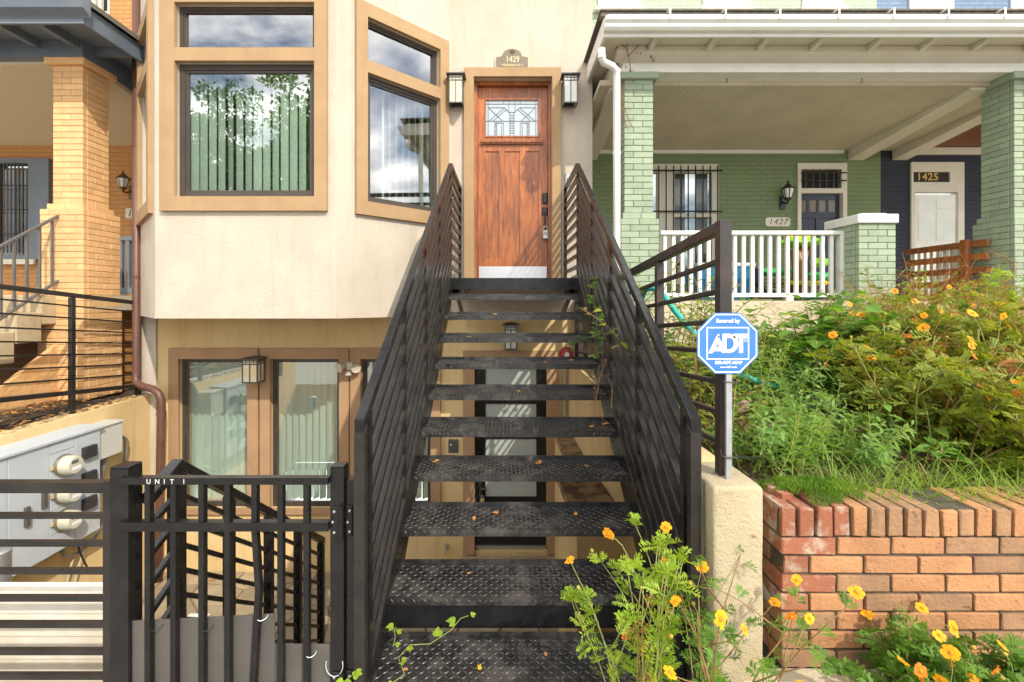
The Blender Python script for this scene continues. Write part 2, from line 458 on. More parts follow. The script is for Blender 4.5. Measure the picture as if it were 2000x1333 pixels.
K['pipe'] = mat('brown_downpipe', (0.11, 0.05, 0.035), 0.45, col2=(0.15, 0.07, 0.05), vs=6)
K['conc'] = mat('old_concrete', (0.50, 0.43, 0.30), 0.92, col2=(0.58, 0.51, 0.37), vs=3, bump=0.5, bs=60, bdist=0.01, dirt=(0.25, 0.20, 0.13), ds=2.5, da=0.55, db=0.8, damt=0.5)
K['conc_y'] = mat('cream_rendered_concrete', (0.42, 0.34, 0.21), 0.92, col2=(0.50, 0.42, 0.28), vs=4, bump=0.75, bs=75, bdist=0.012, dirt=(0.28, 0.18, 0.09), ds=3.3, da=0.60, db=0.82, damt=0.6)
K['stepc'] = mat('weathered_step_concrete', (0.52, 0.41, 0.26), 0.92, col2=(0.38, 0.29, 0.17), vs=2.5, bump=0.5, bs=50, bdist=0.01, dirt=(0.10, 0.075, 0.05), ds=2.2, da=0.52, db=0.75, damt=0.6)
K['sidewalk'] = mat('sidewalk_concrete', (0.33, 0.30, 0.26), 0.9, col2=(0.38, 0.35, 0.30), vs=2, bump=0.3, bs=60)
K['asphalt'] = mat('asphalt', (0.05, 0.05, 0.052), 0.9, col2=(0.065, 0.064, 0.062), vs=6, bump=0.4, bs=120)
K['soil'] = mat('garden_soil', (0.075, 0.05, 0.03), 0.95, col2=(0.13, 0.095, 0.055), vs=7, bump=0.8, bs=30, bdist=0.03)
K['stone'] = mat('patio_flagstone', (0.30, 0.225, 0.14), 0.85, col2=(0.42, 0.34, 0.23), vs=4, bump=0.4, bs=30, bdist=0.01, rnd=0.22)
K['grout'] = mat('patio_grout', (0.22, 0.17, 0.11), 0.95, bump=0.4, bs=60)
K['ledge'] = mat('weathered_ledge', (0.40, 0.28, 0.15), 0.9, col2=(0.30, 0.20, 0.11), vs=5, bump=0.6, bs=40, bdist=0.01, dirt=(0.07, 0.035, 0.015), ds=5, da=0.50, db=0.62, damt=0.9)
K['timber'] = mat('weathered_timber', (0.30, 0.22, 0.14), 0.9, col2=(0.17, 0.11, 0.07), vs=10, stretch=(0.15, 2, 2), bump=0.6, bs=20, bdist=0.01, bstretch=(0.2, 3, 3))
K['roof'] = mat('roof_shingles', (0.13, 0.115, 0.095), 0.95, col2=(0.19, 0.17, 0.14), vs=20, bump=0.5, bs=60)
K['blue'] = mat('sign_blue', (0.035, 0.165, 0.48), 0.4, col2=(0.065, 0.22, 0.54), vs=9, va=0.4, vb=0.8)
K['swhite'] = mat('sign_white', (0.86, 0.87, 0.88), 0.45)
K['plaque'] = mat('bronze_plaque', (0.17, 0.135, 0.10), 0.45, 0.3, col2=(0.20, 0.16, 0.12), vs=20)
K['brass'] = mat('plaque_gold', (0.62, 0.50, 0.27), 0.4, 0.3)
K['gold'] = mat('gold_leaf_number', (0.55, 0.36, 0.07), 0.4, 0.2)
K['lampmetal'] = mat('lantern_metal', (0.13, 0.125, 0.115), 0.45, 0.5)
K['amber'] = mat('amber_lantern_glass', (0.72, 0.58, 0.32), 0.25, col2=(0.78, 0.72, 0.55), vs=9)
K['paleglass'] = mat('pale_lantern_glass', (0.72, 0.72, 0.68), 0.25, col2=(0.78, 0.76, 0.70), vs=9)
K['frost'] = mat('frosted_door_glass', (0.42, 0.46, 0.43), 0.28, spec=0.8)
K['blackdoor'] = mat('black_gloss_door', (0.012, 0.012, 0.013), 0.25, spec=0.6)
K['red'] = mat('fire_bell_red', (0.50, 0.035, 0.03), 0.35)
K['teal'] = mat('teal_hose', (0.03, 0.40, 0.33), 0.4)
K['cooler'] = mat('blue_bin_plastic', (0.015, 0.16, 0.34), 0.4)
K['navycloth'] = mat('navy_cover', (0.03, 0.035, 0.14), 0.7, bump=0.3, bs=20)
K['toyg'] = mat('toy_lime_plastic', (0.22, 0.55, 0.03), 0.35)
K['toyg2'] = mat('toy_green_plastic', (0.03, 0.40, 0.10), 0.35)
K['toyy'] = mat('toy_yellow_plastic', (0.62, 0.58, 0.02), 0.35)
K['toyb'] = mat('toy_brown_plastic', (0.30, 0.12, 0.03), 0.45)
K['navydoor'] = mat('navy_door_paint', (0.022, 0.032, 0.055), 0.4)
K['darkwoodceil'] = mat('dark_wood_ceiling', (0.16, 0.055, 0.018), 0.5, col2=(0.22, 0.08, 0.03), vs=10, stretch=(1, 0.1, 1))
K['wire'] = mat('grey_cable', (0.22, 0.20, 0.17), 0.5)
K['blackcable'] = mat('black_cable', (0.02, 0.02, 0.02), 0.5)
K['wtie'] = mat('white_zip_tie', (0.75, 0.75, 0.73), 0.4)
K['dryleaf'] = leaf_mat('dry_leaf', (0.50, 0.20, 0.05), (0.62, 0.32, 0.09), 0.15, 0.7)
K['yleaf'] = leaf_mat('yellow_leaf', (0.70, 0.38, 0.02), (0.72, 0.45, 0.04), 0.2, 0.6)
K['petal'] = leaf_mat('cosmos_petal', (0.90, 0.36, 0.010), (0.92, 0.47, 0.015), 0.3, 0.6)
K['petal2'] = leaf_mat('deep_orange_petal', (0.75, 0.17, 0.008), (0.82, 0.25, 0.01), 0.25, 0.6)
K['centre'] = mat('flower_centre', (0.55, 0.24, 0.01), 0.8, bump=0.5, bs=400)
K['gleaf'] = leaf_mat('mid_green_leaf', (0.10, 0.22, 0.03), (0.22, 0.37, 0.055), 0.42)
K['lime'] = leaf_mat('lime_leaf', (0.24, 0.38, 0.025), (0.40, 0.52, 0.055), 0.48)
K['bluegreen'] = leaf_mat('feathery_green_leaf', (0.15, 0.29, 0.06), (0.32, 0.45, 0.11), 0.48)
K['olive'] = leaf_mat('olive_leaf', (0.20, 0.27, 0.03), (0.40, 0.41, 0.06), 0.45)
K['dgreen'] = leaf_mat('dark_leaf', (0.045, 0.11, 0.02), (0.095, 0.20, 0.035), 0.35)
K['brownveg'] = leaf_mat('dried_stalks', (0.36, 0.15, 0.045), (0.60, 0.34, 0.11), 0.3, 0.8)
K['stem'] = mat('green_stem', (0.20, 0.27, 0.06), 0.6, col2=(0.30, 0.24, 0.07), vs=9)
K['rstem'] = mat('reddish_stem', (0.30, 0.13, 0.05), 0.7, col2=(0.24, 0.20, 0.07), vs=9)
K['twig'] = mat('dry_vine', (0.24, 0.13, 0.07), 0.85)
K['bark'] = mat('tree_bark', (0.10, 0.075, 0.05), 0.95, bump=0.8, bs=20)
K['moss'] = leaf_mat('bright_groundcover', (0.09, 0.21, 0.025), (0.24, 0.36, 0.05), 0.35)
K['grass'] = leaf_mat('garden_grass', (0.17, 0.31, 0.04), (0.37, 0.47, 0.09), 0.48)
BR = [mat('brick_orange', (0.53, 0.26, 0.115), 0.85, col2=(0.43, 0.20, 0.09), vs=9, streak=(0.24, 0.125, 0.065), samt=0.5, bump=0.8, bs=60, bdist=0.008, rnd=0.18, dirt=(0.16, 0.085, 0.045), ds=34, da=0.58, db=0.68, damt=0.75),
      mat('brick_brown', (0.29, 0.165, 0.095), 0.88, col2=(0.41, 0.225, 0.11), vs=9, streak=(0.15, 0.09, 0.055), samt=0.5, bump=0.8, bs=60, bdist=0.008, rnd=0.18, dirt=(0.11, 0.06, 0.035), ds=34, da=0.58, db=0.68, damt=0.75),
      mat('brick_red_limewashed', (0.33, 0.115, 0.06), 0.9, col2=(0.46, 0.36, 0.27), vs=15, va=0.50, vb=0.66, bump=0.7, bs=50, bdist=0.008, rnd=0.15)]
K['mortar'] = mat('dark_old_mortar', (0.05, 0.038, 0.026), 0.95, col2=(0.11, 0.085, 0.058), vs=20, bump=0.6, bs=70)
# ================================================================== SETTING
def sheet(name, rects, z, m, kind='structure', parent=None):
    mb = MB()
    for x0, x1, y0, y1 in rects:
        mb.add([(x0, y0, z), (x1, y0, z), (x1, y1, z), (x0, y1, z)], [(0, 1, 2, 3)])
    return obj(name, mb, m, parent, kind=kind)
PITX0, PITX1, PITY0, PITY1, PITZ = -4.42, 0.78, 1.96, 5.74, -1.62
sheet('ground', [(-90, 90, -3.6, PITY0), (-90, PITX0 - 0.2, PITY0, 90), (PITX1 + 0.17, 90, PITY0, 90), (PITX0 - 0.2, PITX1 + 0.17, 9.5, 90), (-90, 90, -90, -12.2)], 0.0, K['sidewalk'])
sheet('road', [(-90, 90, -12.0, -3.8)], -0.12, K['asphalt'])
kb = MB(); kb.box(-90, 90, -3.8, -3.6, -0.3, 0.012, 0.01); kb.box(-90, 90, -12.2, -12.0, -0.3, 0.012, 0.01)
obj('kerb', kb, K['conc'], kind='structure')
# sunken patio with flagstones
patio = sheet('patio_floor', [(PITX0, PITX1, PITY0, PITY1 + 0.1)], PITZ - 0.012, K['grout'])
gx = [PITX0 + 0.02 + i * 0.36 for i in range(15)]; gy = [3.9 + i * 0.31 for i in range(7)]
pt = {}
for i in range(len(gx)):
    for j in range(len(gy)):
        jx = 0.10 if 0 < i < 14 else 0; jy = 0.09 if 0 < j < 6 else 0
        pt[i, j] = V(min(gx[i], 0.74) + rng.uniform(-jx, jx), min(gy[j], 5.73) + rng.uniform(-jy, jy), 0)
for i in range(len(gx) - 1):
    for j in range(len(gy) - 1):
        q = [pt[i, j], pt[i + 1, j], pt[i + 1, j + 1], pt[i, j + 1]]
        c = sum(q, V(0, 0, 0)) / 4
        h = rng.uniform(0.0, 0.010)
        mb = MB()
        o1 = [p + (c - p).normalized() * 0.014 for p in q]; o2 = [p + (c - p).normalized() * 0.024 for p in q]
        vs = [(p.x, p.y, PITZ - 0.02) for p in o1] + [(p.x, p.y, PITZ - 0.004 + h) for p in o1] + [(p.x, p.y, PITZ + h) for p in o2]
        fs = [(8, 9, 10, 11)] + [(k, (k + 1) % 4, 4 + (k + 1) % 4, 4 + k) for k in range(4)] + [(4 + k, 4 + (k + 1) % 4, 8 + (k + 1) % 4, 8 + k) for k in range(4)]
        mb.add(vs, fs); obj('flagstone', mb, K['stone'], patio)
# pit front wall, side faces
mb = MB(); mb.box(PITX0, PITX1, PITY0 - 0.14, PITY0 - 0.003, PITZ, -0.004)
obj('area_wall', mb, K['yellow'], label='yellow rendered front wall of the sunken patio below the pavement', cat='wall')

# ================================================================== TOWNHOUSE 1429
WY = 5.70                      # plane of the door wall
house = thing('townhouse', 'cream stucco townhouse with angled bay and wooden front door up black steel stairs', 'house', (-1.7, 5.7, 0))
def frame(ax, ay, bx, by):
    d = V(bx - ax, by - ay, 0); L = d.length; d.normalize(); nrm = V(-d.y, d.x, 0)
    m = Matrix(((d.x, nrm.x, 0, ax), (d.y, nrm.y, 0, ay), (0, 0, 1, 0), (0, 0, 0, 1)))
    return m, L
def wall(mb, x0, x1, z0, z1, t0, t1, holes):
    xs = sorted({x0, x1, *[h[0] for h in holes], *[h[1] for h in holes]}); zs = sorted({z0, z1, *[h[2] for h in holes], *[h[3] for h in holes]})
    xs = [x for x in xs if x0 <= x <= x1]; zs = [z for z in zs if z0 <= z <= z1]
    for i in range(len(xs) - 1):
        run = None
        for j in range(len(zs) - 1):
            cx, cz = (xs[i] + xs[i + 1]) / 2, (zs[j] + zs[j + 1]) / 2
            hole = any(h[0] < cx < h[1] and h[2] < cz < h[3] for h in holes)
            if not hole:
                run = [zs[j], zs[j + 1]] if run is None else [run[0], zs[j + 1]]
            if hole or j == len(zs) - 2:
                if run: mb.box(xs[i], xs[i + 1], t0, t1, *run)
                run = None
def surround(parent, fm, x0, x1, z0, z1, holes, name, m, t=0.045, back=0.004):
    mb = MB(fm); wall(mb, x0, x1, z0, z1, -t, back, holes)
    return obj(name, mb, m, parent)
def window(parent, fm, x0, x1, z0, z1, fw=0.045, slats=True, set_in=0.035, m=None, pitch=0.082, ang=58, glass=None):
    m = m or K['bronze']
    mb = MB(fm); a, b = set_in, set_in + 0.07
    mb.box(x0, x0 + fw, a, b, z0, z1); mb.box(x1 - fw, x1, a, b, z0, z1)
    mb.box(x0 + fw, x1 - fw, a, b, z0, z0 + fw); mb.box(x0 + fw, x1 - fw, a, b, z1 - fw, z1)
    g = fw * 0.45
    X0, X1, Z0, Z1 = x0 + fw, x1 - fw, z0 + fw, z1 - fw
    a2, b2 = a + 0.012, b - 0.01
    mb.box(X0, X0 + g, a2, b2, Z0, Z1); mb.box(X1 - g, X1, a2, b2, Z0, Z1); mb.box(X0 + g, X1 - g, a2, b2, Z0, Z0 + g); mb.box(X0 + g, X1 - g, a2, b2, Z1 - g, Z1)
    w = obj('window', mb, m, parent)
    mb = MB(fm); yy = a + 0.03
    mb.add([(X0, yy, Z0), (X1, yy, Z0), (X1, yy, Z1), (X0, yy, Z1)], [(0, 1, 2, 3)]); mb.leafy = True
    obj('pane', mb, glass or K['glass'], w)
    if slats:
        hgt = z1 - z0 - 0.06; sm = MB()
        n = 5; wv = 0.044
        for k in range(n):
            pass
        # a gently cupped fabric slat
        vs = []; 
        for k in range(5):
            u = -wv + 2 * wv * k / 4; c = 0.006 * (1 - (u / wv) ** 2)
            vs += [(u, c, 0), (u, c, hgt)]
        sm.add(vs, [(2 * k, 2 * k + 2, 2 * k + 3, 2 * k + 1) for k in range(4)]); sm.leafy = True
        me = mesh_of('blind_slat', sm, K['slat'], V(0, 0, 0), True)
        base = math.atan2(fm[1][0], fm[0][0])
        k = int((x1 - x0) / pitch)
        for i in range(k):
            u = x0 + 0.05 + i * (x1 - x0 - 0.08) / max(k - 1, 1)
            loc = fm @ V(u, b + 0.09, z0 + 0.03)
            inst(me, w, loc, 'blind_slat', rot=(0, 0, base + R(ang + (rng.uniform(-10, 10) if rng.random() < 0.82 else rng.uniform(-30, 24)))))
    return w

BAYF = 4.70
BL, BR_ = V(-3.561, BAYF, 0), V(-1.721, BAYF, 0)
WLX, WRX = -4.515, -0.668
TOP, BZ = 6.6, 1.60
# --- door wall
DH = (-0.393, 0.567, 1.90, 4.477)
mb = MB(); wall(mb, WRX - 0.12, 1.066, BZ, TOP, WY, WY + 0.22, [DH])
obj('wall', mb, K['cream'], house)
# --- bay front
fF, LF = frame(BL.x, BL.y, BR_.x, BR_.y)
sF = lambda px, d=BAYF: PX(px, d) - BL.x
wz = dict(o0=2.64, o1=4.885, l0=2.785, l1=4.15, u0=4.282, u1=4.74)
fw0, fw1 = sF(346), sF(617)
holesF = [(fw0, fw1, wz['l0'], wz['l1']), (fw0, fw1, wz['u0'], wz['u1'])]
mb = MB(fF); wall(mb, 0, LF, BZ, TOP, 0, 0.13, holesF); obj('wall', mb, K['cream'], house)
surround(house, fF, sF(317), sF(641), wz['o0'], wz['o1'], holesF, 'window_trim', K['tan'])
window(house, fF, fw0, fw1, wz['l0'], wz['l1'], 0.055, ang=68, pitch=0.09)
window(house, fF, fw0, fw1, wz['u0'], wz['u1'], 0.036, slats=False)
# --- bay right face
fR, LR = frame(BR_.x, BR_.y, WRX, WY)
t = lambda f: f * LR
holesR = [(t(0.222), t(0.865), wz['l0'], wz['l1']), (t(0.222), t(0.865), wz['u0'], wz['u1'])]
mb = MB(fR); wall(mb, 0, LR, BZ, TOP, 0, 0.13, holesR); obj('wall', mb, K['cream'], house)
surround(house, fR, t(0.135), t(0.952), wz['o0'], wz['o1'], holesR, 'window_trim', K['tan'])
window(house, fR, t(0.222), t(0.865), wz['l0'], wz['l1'], 0.05, ang=70)
window(house, fR, t(0.222), t(0.865), wz['u0'], wz['u1'], 0.034, slats=False)
# --- bay left face
fL, LL = frame(WLX, WY, BL.x, BL.y)
t2 = lambda f: f * LL
holesL = [(t2(0.22), t2(0.80), wz['l0'], wz['l1']), (t2(0.22), t2(0.80), wz['u0'], wz['u1'])]
mb = MB(fL); wall(mb, 0, LL, BZ, TOP, 0, 0.13, holesL); obj('wall', mb, K['cream'], house)
surround(house, fL, t2(0.10), t2(0.90), wz['o0'], wz['o1'], holesL, 'window_trim', K['tan'])
window(house, fL, t2(0.22), t2(0.80), wz['l0'], wz['l1'], 0.05)
window(house, fL, t2(0.22), t2(0.80), wz['u0'], wz['u1'], 0.034, slats=False)
# --- bay underside with drip edge
def inset(pts, e):
    return pts
mb = MB()
mb.prism([(WLX - 0.003, WY), (BL.x - 0.002, BAYF - 0.004), (BR_.x + 0.002, BAYF - 0.004), (WRX + 0.004, WY), ], 1.553, BZ - 0.001, 'z')
obj('bay_drip_edge', mb, K['cream'], house)
# --- side, back, roof, floor (close the rooms)
mb = MB(); mb.box(WLX - 0.01, WLX + 0.2, WY + 0.003, 9.4, PITZ, TOP); obj('side_wall', mb, K['cream'], house)
mb = MB(); mb.box(0.846, 1.066, WY + 0.223, 9.4, PITZ, TOP); obj('side_wall', mb, K['cream'], house)
mb = MB(); mb.box(WLX + 0.2, 0.846, 9.2, 9.4, PITZ, TOP); obj('back_wall', mb, K['cream'], house)
mb = MB(); mb.prism([(WLX - 0.05, 9.45), (WLX - 0.05, WY - 0.02), (BL.x, BAYF - 0.05), (BR_.x, BAYF - 0.05), (WRX, WY - 0.05), (1.1, WY - 0.05), (1.1, 9.45)], TOP + 0.002, TOP + 0.15, 'z'); obj('roof', mb, K['roof'], house)
mb = MB(); mb.prism([(WLX + 0.21, 9.19), (WLX + 0.21, WY + 0.2), (BL.x + 0.15, BAYF + 0.14), (BR_.x - 0.15, BAYF + 0.14), (WRX - 0.1, WY + 0.2), (0.84, WY + 0.23), (0.84, 9.19)], BZ + 0.002, 1.9, 'z'); obj('floor_slab', mb, K['floor_in'], house)
# --- door trim, door
surround(house, Matrix.Translation((0, WY, 0)), PX(907, WY), PX(1095, WY), 1.93, PZ(136, WY), [DH], 'door_trim', K['tan'], t=0.05)
mb = MB(); y0 = WY + 0.10
mb.box(-0.393, -0.355, y0 - 0.02, y0 + 0.10, 1.93, 4.477); mb.box(0.529, 0.567, y0 - 0.02, y0 + 0.10, 1.93, 4.477); mb.box(-0.355, 0.529, y0 - 0.02, y0 + 0.10, 4.43, 4.477)
obj('door_frame', mb, K['door'], house)
DY = WY + 0.14                 # slab front
dx0, dx1, dz0, dz1 = -0.352, 0.526, 1.965, 4.427
lx0, lx1, lz0, lz1 = PX(949, DY), PX(1051, DY), PZ(266, DY), PZ(196, DY)
pz0, pz1 = 2.27, PZ(296, DY)
pan = [(PX(947, DY), PX(975, DY)), (PX(986, DY), PX(1015, DY)), (PX(1026, DY), PX(1053, DY))]
mb = MB(); wall(mb, dx0, dx1, dz0, dz1, DY, DY + 0.045, [(lx0, lx1, lz0, lz1)] + [(a, b, pz0, pz1) for a, b in pan])
door = obj('front_door', mb, K['door'], house, label='stained wood craftsman door with leaded glass light')
for a, b in pan:
    mb = MB(); mb.box(a - 0.001, b + 0.001, DY + 0.014, DY + 0.035, pz0 - 0.001, pz1 + 0.001); obj('door_panel', mb, K['door'], door)
mb = MB(); mb.box(PX(939, DY), PX(1061, DY), DY - 0.045, DY - 0.002, PZ(281, DY), PZ(276, DY), 0.004)
mb.box(PX(941, DY), PX(1060, DY), DY - 0.016, DY - 0.002, PZ(283.5, DY), PZ(281, DY) - 0.001); obj('shelf', mb, K['door'], door)
nd = 21
for i in range(nd):
    x = PX(942, DY) + (PX(1059, DY) - PX(942, DY)) * i / (nd - 1)
    mb = MB(); mb.box(x - 0.010, x + 0.010, DY - 0.036, DY - 0.017, PZ(283.2, DY), PZ(281, DY) - 0.001); obj('dentil', mb, K['door'], door)
mb = MB(); gfw = 0.02
wall(mb, lx0 - gfw, lx1 + gfw, lz0 - gfw, lz1 + gfw, DY - 0.010, DY - 0.001, [(lx0, lx1, lz0, lz1)]); obj('light_frame', mb, K['door'], door)
mb = MB(); mb.box(lx0, lx1, DY + 0.012, DY + 0.018, lz0, lz1); obj('door_glass', mb, mat('obscure_leaded_glass', (0.42, 0.48, 0.53), 0.10, spec=0.9, bump=0.15, bs=25), door)
mb = MB(); LW = 0.008; gy_ = DY + 0.009
gw, gh = lx1 - lx0, lz1 - lz0
def cam_line(a, b):
    A = V(lx0 + a[0] * gw, gy_, lz1 - a[1] * gh); B = V(lx0 + b[0] * gw, gy_, lz1 - b[1] * gh)
    mb.bar(A, B, 0.005, LW, up=(0, 1, 0)) if False else mb.bar(A, B, LW, 0.005, up=(0, -1, 0))
for ya in (0.10, 0.58): cam_line((0.0, ya), (1.0, ya))
for xa in (0.045, 0.955): cam_line((xa, 0.0), (xa, 1.0))
for sgn in (0, 1):
    f = (lambda x: x) if sgn == 0 else (lambda x: 1 - x)
    for a, b in (((0.05, 0.20), (0.36, 0.20)), ((0.05, 0.20), (0.32, 0.57)), ((0.06, 0.57), (0.36, 0.20)), ((0.14, 0.57), (0.40, 0.24)), ((0.36, 0.20), (0.44, 0.33)),
                 ((0.44, 0.0), (0.44, 0.33)), ((0.46, 0.33), (0.46, 1.0)), ((0.17, 0.60), (0.17, 1.0)), ((0.21, 0.60), (0.21, 1.0)), ((0.34, 0.63), (0.34, 1.0)), ((0.17, 0.63), (0.34, 0.63)), ((0.30, 0.70), (0.30, 1.0)), ((0.34, 0.0), (0.34, 0.10))):
        cam_line((f(a[0]), a[1]), (f(b[0]), b[1]))
    for k in range(5):
        cam_line((f(0.17), 0.68 + k * 0.065), (f(0.21), 0.68 + k * 0.065))
cam_line((0.44, 0.33), (0.56, 0.33))
for k in range(8): cam_line((0.46, 0.42 + k * 0.07), (0.54, 0.42 + k * 0.07))
obj('leading', mb, mat('lead_came', (0.20, 0.21, 0.22), 0.4, 0.6), door)
mb = MB(); mb.box(dx0 + 0.012, dx1 - 0.012, DY - 0.004, DY - 0.001, 1.97, PZ(521, DY)); obj('kick_plate', mb, K['steel'], door)
hx = PX(1064, DY)
mb = MB(); mb.box(hx - 0.032, hx + 0.032, DY - 0.03, DY - 0.001, PZ(399, DY), PZ(378, DY), 0.012); dl = obj('keypad_lock', mb, K['plastic'], door)
mb = MB(); mb.box(hx - 0.035, hx + 0.035, DY - 0.02, DY - 0.001, PZ(422, DY), PZ(406, DY), 0.012)
mb.tube([(hx, DY - 0.02, PZ(416, DY)), (hx, DY - 0.06, PZ(420, DY)), (hx, DY - 0.065, PZ(432, DY)), (hx, DY - 0.05, PZ(445, DY)), (hx, DY - 0.01, PZ(450, DY))], 0.010, 8)
obj('handle', mb, K['plastic'], door, smooth='auto')
lb = thing('key_lockbox', 'grey key lockbox hanging from the wooden door handle', 'lockbox', P(1065, 470, DY - 0.07))
mb = MB(); bx, bz = PX(1064.5, DY), PZ(469, DY); mb.box(bx - 0.034, bx + 0.034, DY - 0.085, DY - 0.035, bz, bz + 0.115, 0.008); obj('case', mb, K['galv'], lb)
mb = MB(); mb.tube([(bx - 0.02, DY - 0.06, bz + 0.112)] + [(bx - 0.02 * math.cos(a), DY - 0.06, bz + 0.135 + 0.03 * math.sin(a)) for a in [k * math.pi / 6 for k in range(7)]] + [(bx + 0.02, DY - 0.06, bz + 0.112)], 0.005, 6); obj('shackle', mb, K['steel'], lb, smooth=True)
mb = MB()
for i in range(3):
    for j in range(2): mb.box(bx - 0.02 + i * 0.016, bx - 0.01 + i * 0.016, DY - 0.088, DY - 0.0845, bz + 0.05 + j * 0.022, bz + 0.064 + j * 0.022)
obj('button', mb, K['plastic'], lb)
# white weatherboard intercom at right of door
ic = thing('intercom', 'small grey intercom box on the cream wall right of the front door', 'intercom', P(1109, 362, WY))
part('case', ic, K['galv'], (PX(1103, WY), PX(1115, WY), WY - 0.03, WY - 0.001, PZ(363, WY), PZ(340, WY)), c=0.006)
part('button', ic, K['plastic'], (PX(1107, WY), PX(1112, WY), WY - 0.034, WY - 0.0305, PZ(357, WY), PZ(350, WY)))
# plaque
pq = thing('house_plaque', 'bronze arched plaque reading 1429 above the wooden front door', 'sign', P(1000, 134, WY - 0.01))
yq = WY - 0.02; sc = WY / FPX
def arch(w, h, cx, zb, k=1.0):
    prof = [(-0.5, 0.04), (-0.47, 0.0), (0.47, 0.0), (0.5, 0.04), (0.5, 0.50), (0.47, 0.545), (0.37, 0.56)]
    prof += [(0.30 * math.cos(a) * 1.0, 0.64 + 0.36 * math.sin(a)) for a in [k2 * math.pi / 10 for k2 in range(11)]]
    prof += [(-0.37, 0.56), (-0.47, 0.545), (-0.5, 0.50)]
    return [(cx + p[0] * w, zb + p[1] * h) for p in prof]
mb = MB(); mb.prism(arch(66 * sc, 39 * sc, PX(1000, WY), PZ(134.5, WY)), yq, WY - 0.001, 'y'); obj('border', mb, K['brass'], pq)
mb = MB(); mb.prism(arch(62.5 * sc, 35.5 * sc, PX(1000, WY), PZ(132.8, WY)), yq - 0.004, yq - 0.0005, 'y'); obj('plate', mb, K['plaque'], pq)
yt = yq - 0.005
text('number', '1429', 0.105, (PX(1001, WY), yt, PZ(119, WY)), K['brass'], pq, 0.002, 0.001, sx=0.82)
text('lettering', 'MERIDIAN NO. 2', 0.042, (PX(1001, WY), yt, PZ(130, WY)), K['brass'], pq, 0.0015, 0.0005, sx=0.85)
mb = MB(); fx, fz = PX(1000.5, WY), PZ(104, WY)
mb.prism([(fx, fz + 0.04), (fx + 0.013, fz + 0.012), (fx + 0.005, fz - 0.012), (fx - 0.005, fz - 0.012), (fx - 0.013, fz + 0.012)], yt - 0.003, yt, 'y')
for s in (-1, 1):
    mb.tube([(fx + s * 0.004, yt, fz - 0.02), (fx + s * 0.014, yt, fz + 0.005), (fx + s * 0.026, yt, fz + 0.016), (fx + s * 0.034, yt, fz + 0.004), (fx + s * 0.028, yt, fz - 0.006)], 0.005, 6)
mb.box(fx - 0.02, fx + 0.02, yt - 0.004, yt, fz - 0.016, fz - 0.010); mb.prism([(fx - 0.006, fz - 0.018), (fx + 0.006, fz - 0.018), (fx, fz - 0.036)], yt - 0.003, yt, 'y')
obj('emblem', mb, mat('plaque_emblem', (0.06, 0.05, 0.04), 0.5), pq)
# craftsman wall lanterns
def lantern(cx, ytop, zt, zb, w, dep, label, glassm, metal, wally):
    """box lantern with a flat cap, hung on the wall plane wally"""
    L = thing('wall_lantern', label, 'lantern', (cx, wally, zb), 'box lanterns on the cream house')
    h = zt - zb; yb = wally - 0.035; yf = yb - dep; b = 0.011
    part('backplate', L, metal, (cx - w * 0.36, cx + w * 0.36, wally - 0.034, wally - 0.001, zb + h * 0.06, zt - 0.03), c=0.004)
    mb = MB(); o = 0.03
    mb.add([(cx - w / 2 - o, yf - o, zt - 0.012), (cx + w / 2 + o, yf - o, zt - 0.012), (cx + w / 2 + o, yb, zt - 0.012), (cx - w / 2 - o, yb, zt - 0.012),
            (cx - w / 2 - o, yf - o, zt), (cx + w / 2 + o, yf - o, zt), (cx + w / 2 + o, yb, zt), (cx - w / 2 - o, yb, zt),
            (cx - w * 0.3, yf + dep * 0.3, zt + 0.02), (cx + w * 0.3, yf + dep * 0.3, zt + 0.02), (cx + w * 0.3, yb, zt + 0.02), (cx - w * 0.3, yb, zt + 0.02)],
           [(3, 2, 1, 0), (0, 1, 5, 4), (1, 2, 6, 5), (2, 3, 7, 6), (3, 0, 4, 7), (4, 5, 9, 8), (5, 6, 10, 9), (6, 7, 11, 10), (7, 4, 8, 11), (8, 9, 10, 11)])
    obj('cap', mb, metal, L)
    mb = MB(); z1 = zt - 0.013; zg = z1 - h * 0.20
    for x in (cx - w / 2, cx + w / 2 - b):
        for y in (yf, yb - b): mb.box(x, x + b, y, y + b, zb, z1)
    for za, zc in ((zb, zb + 0.014), (zg, zg + b), (zg + (z1 - zg) * 0.5, zg + (z1 - zg) * 0.5 + b * 0.7), (z1 - b, z1)):
        mb.box(cx - w / 2 + b, cx + w / 2 - b, yf, yf + b, za, zc)
        for x in (cx - w / 2, cx + w / 2 - b): mb.box(x, x + b, yf + b, yb - b, za, zc)
    mb.box(cx - b / 2, cx + b / 2, yf + 0.001, yf + b - 0.001, zb + 0.014, zg)
    for k in (1, 2, 3):
        x = cx - w / 2 + w * k / 4
        mb.box(x - b * 0.35, x + b * 0.35, yf + 0.002, yf + b - 0.002, zg + b, z1 - b)
    for x in (cx - w / 2, cx + w / 2 - b): mb.box(x + 0.001, x + b - 0.001, yf + dep / 2 - b / 2, yf + dep / 2 + b / 2, zb + 0.014, z1 - b)
    obj('frame', mb, metal, L)
    i = b * 0.6
    mb = MB(); g = i
    mb.box(cx - w / 2 + g, cx + w / 2 - g, yf + g, yf + g + 0.003, zb + 0.01, z1 - 0.005); obj('pane', mb, glassm, L)
    for x in (cx - w / 2 + g, cx + w / 2 - g - 0.003):
        mb = MB(); mb.box(x, x + 0.003, yf + g + 0.004, yb - g, zb + 0.01, z1 - 0.005); obj('pane', mb, glassm, L)
    return L
dl_ = WY - 0.15
lantern(PX(891, dl_), 0, PZ(147, dl_), PZ(204, dl_), 0.165, 0.16, 'amber glass box lantern on the wall left of the front door', K['amber'], K['lampmetal'], WY)
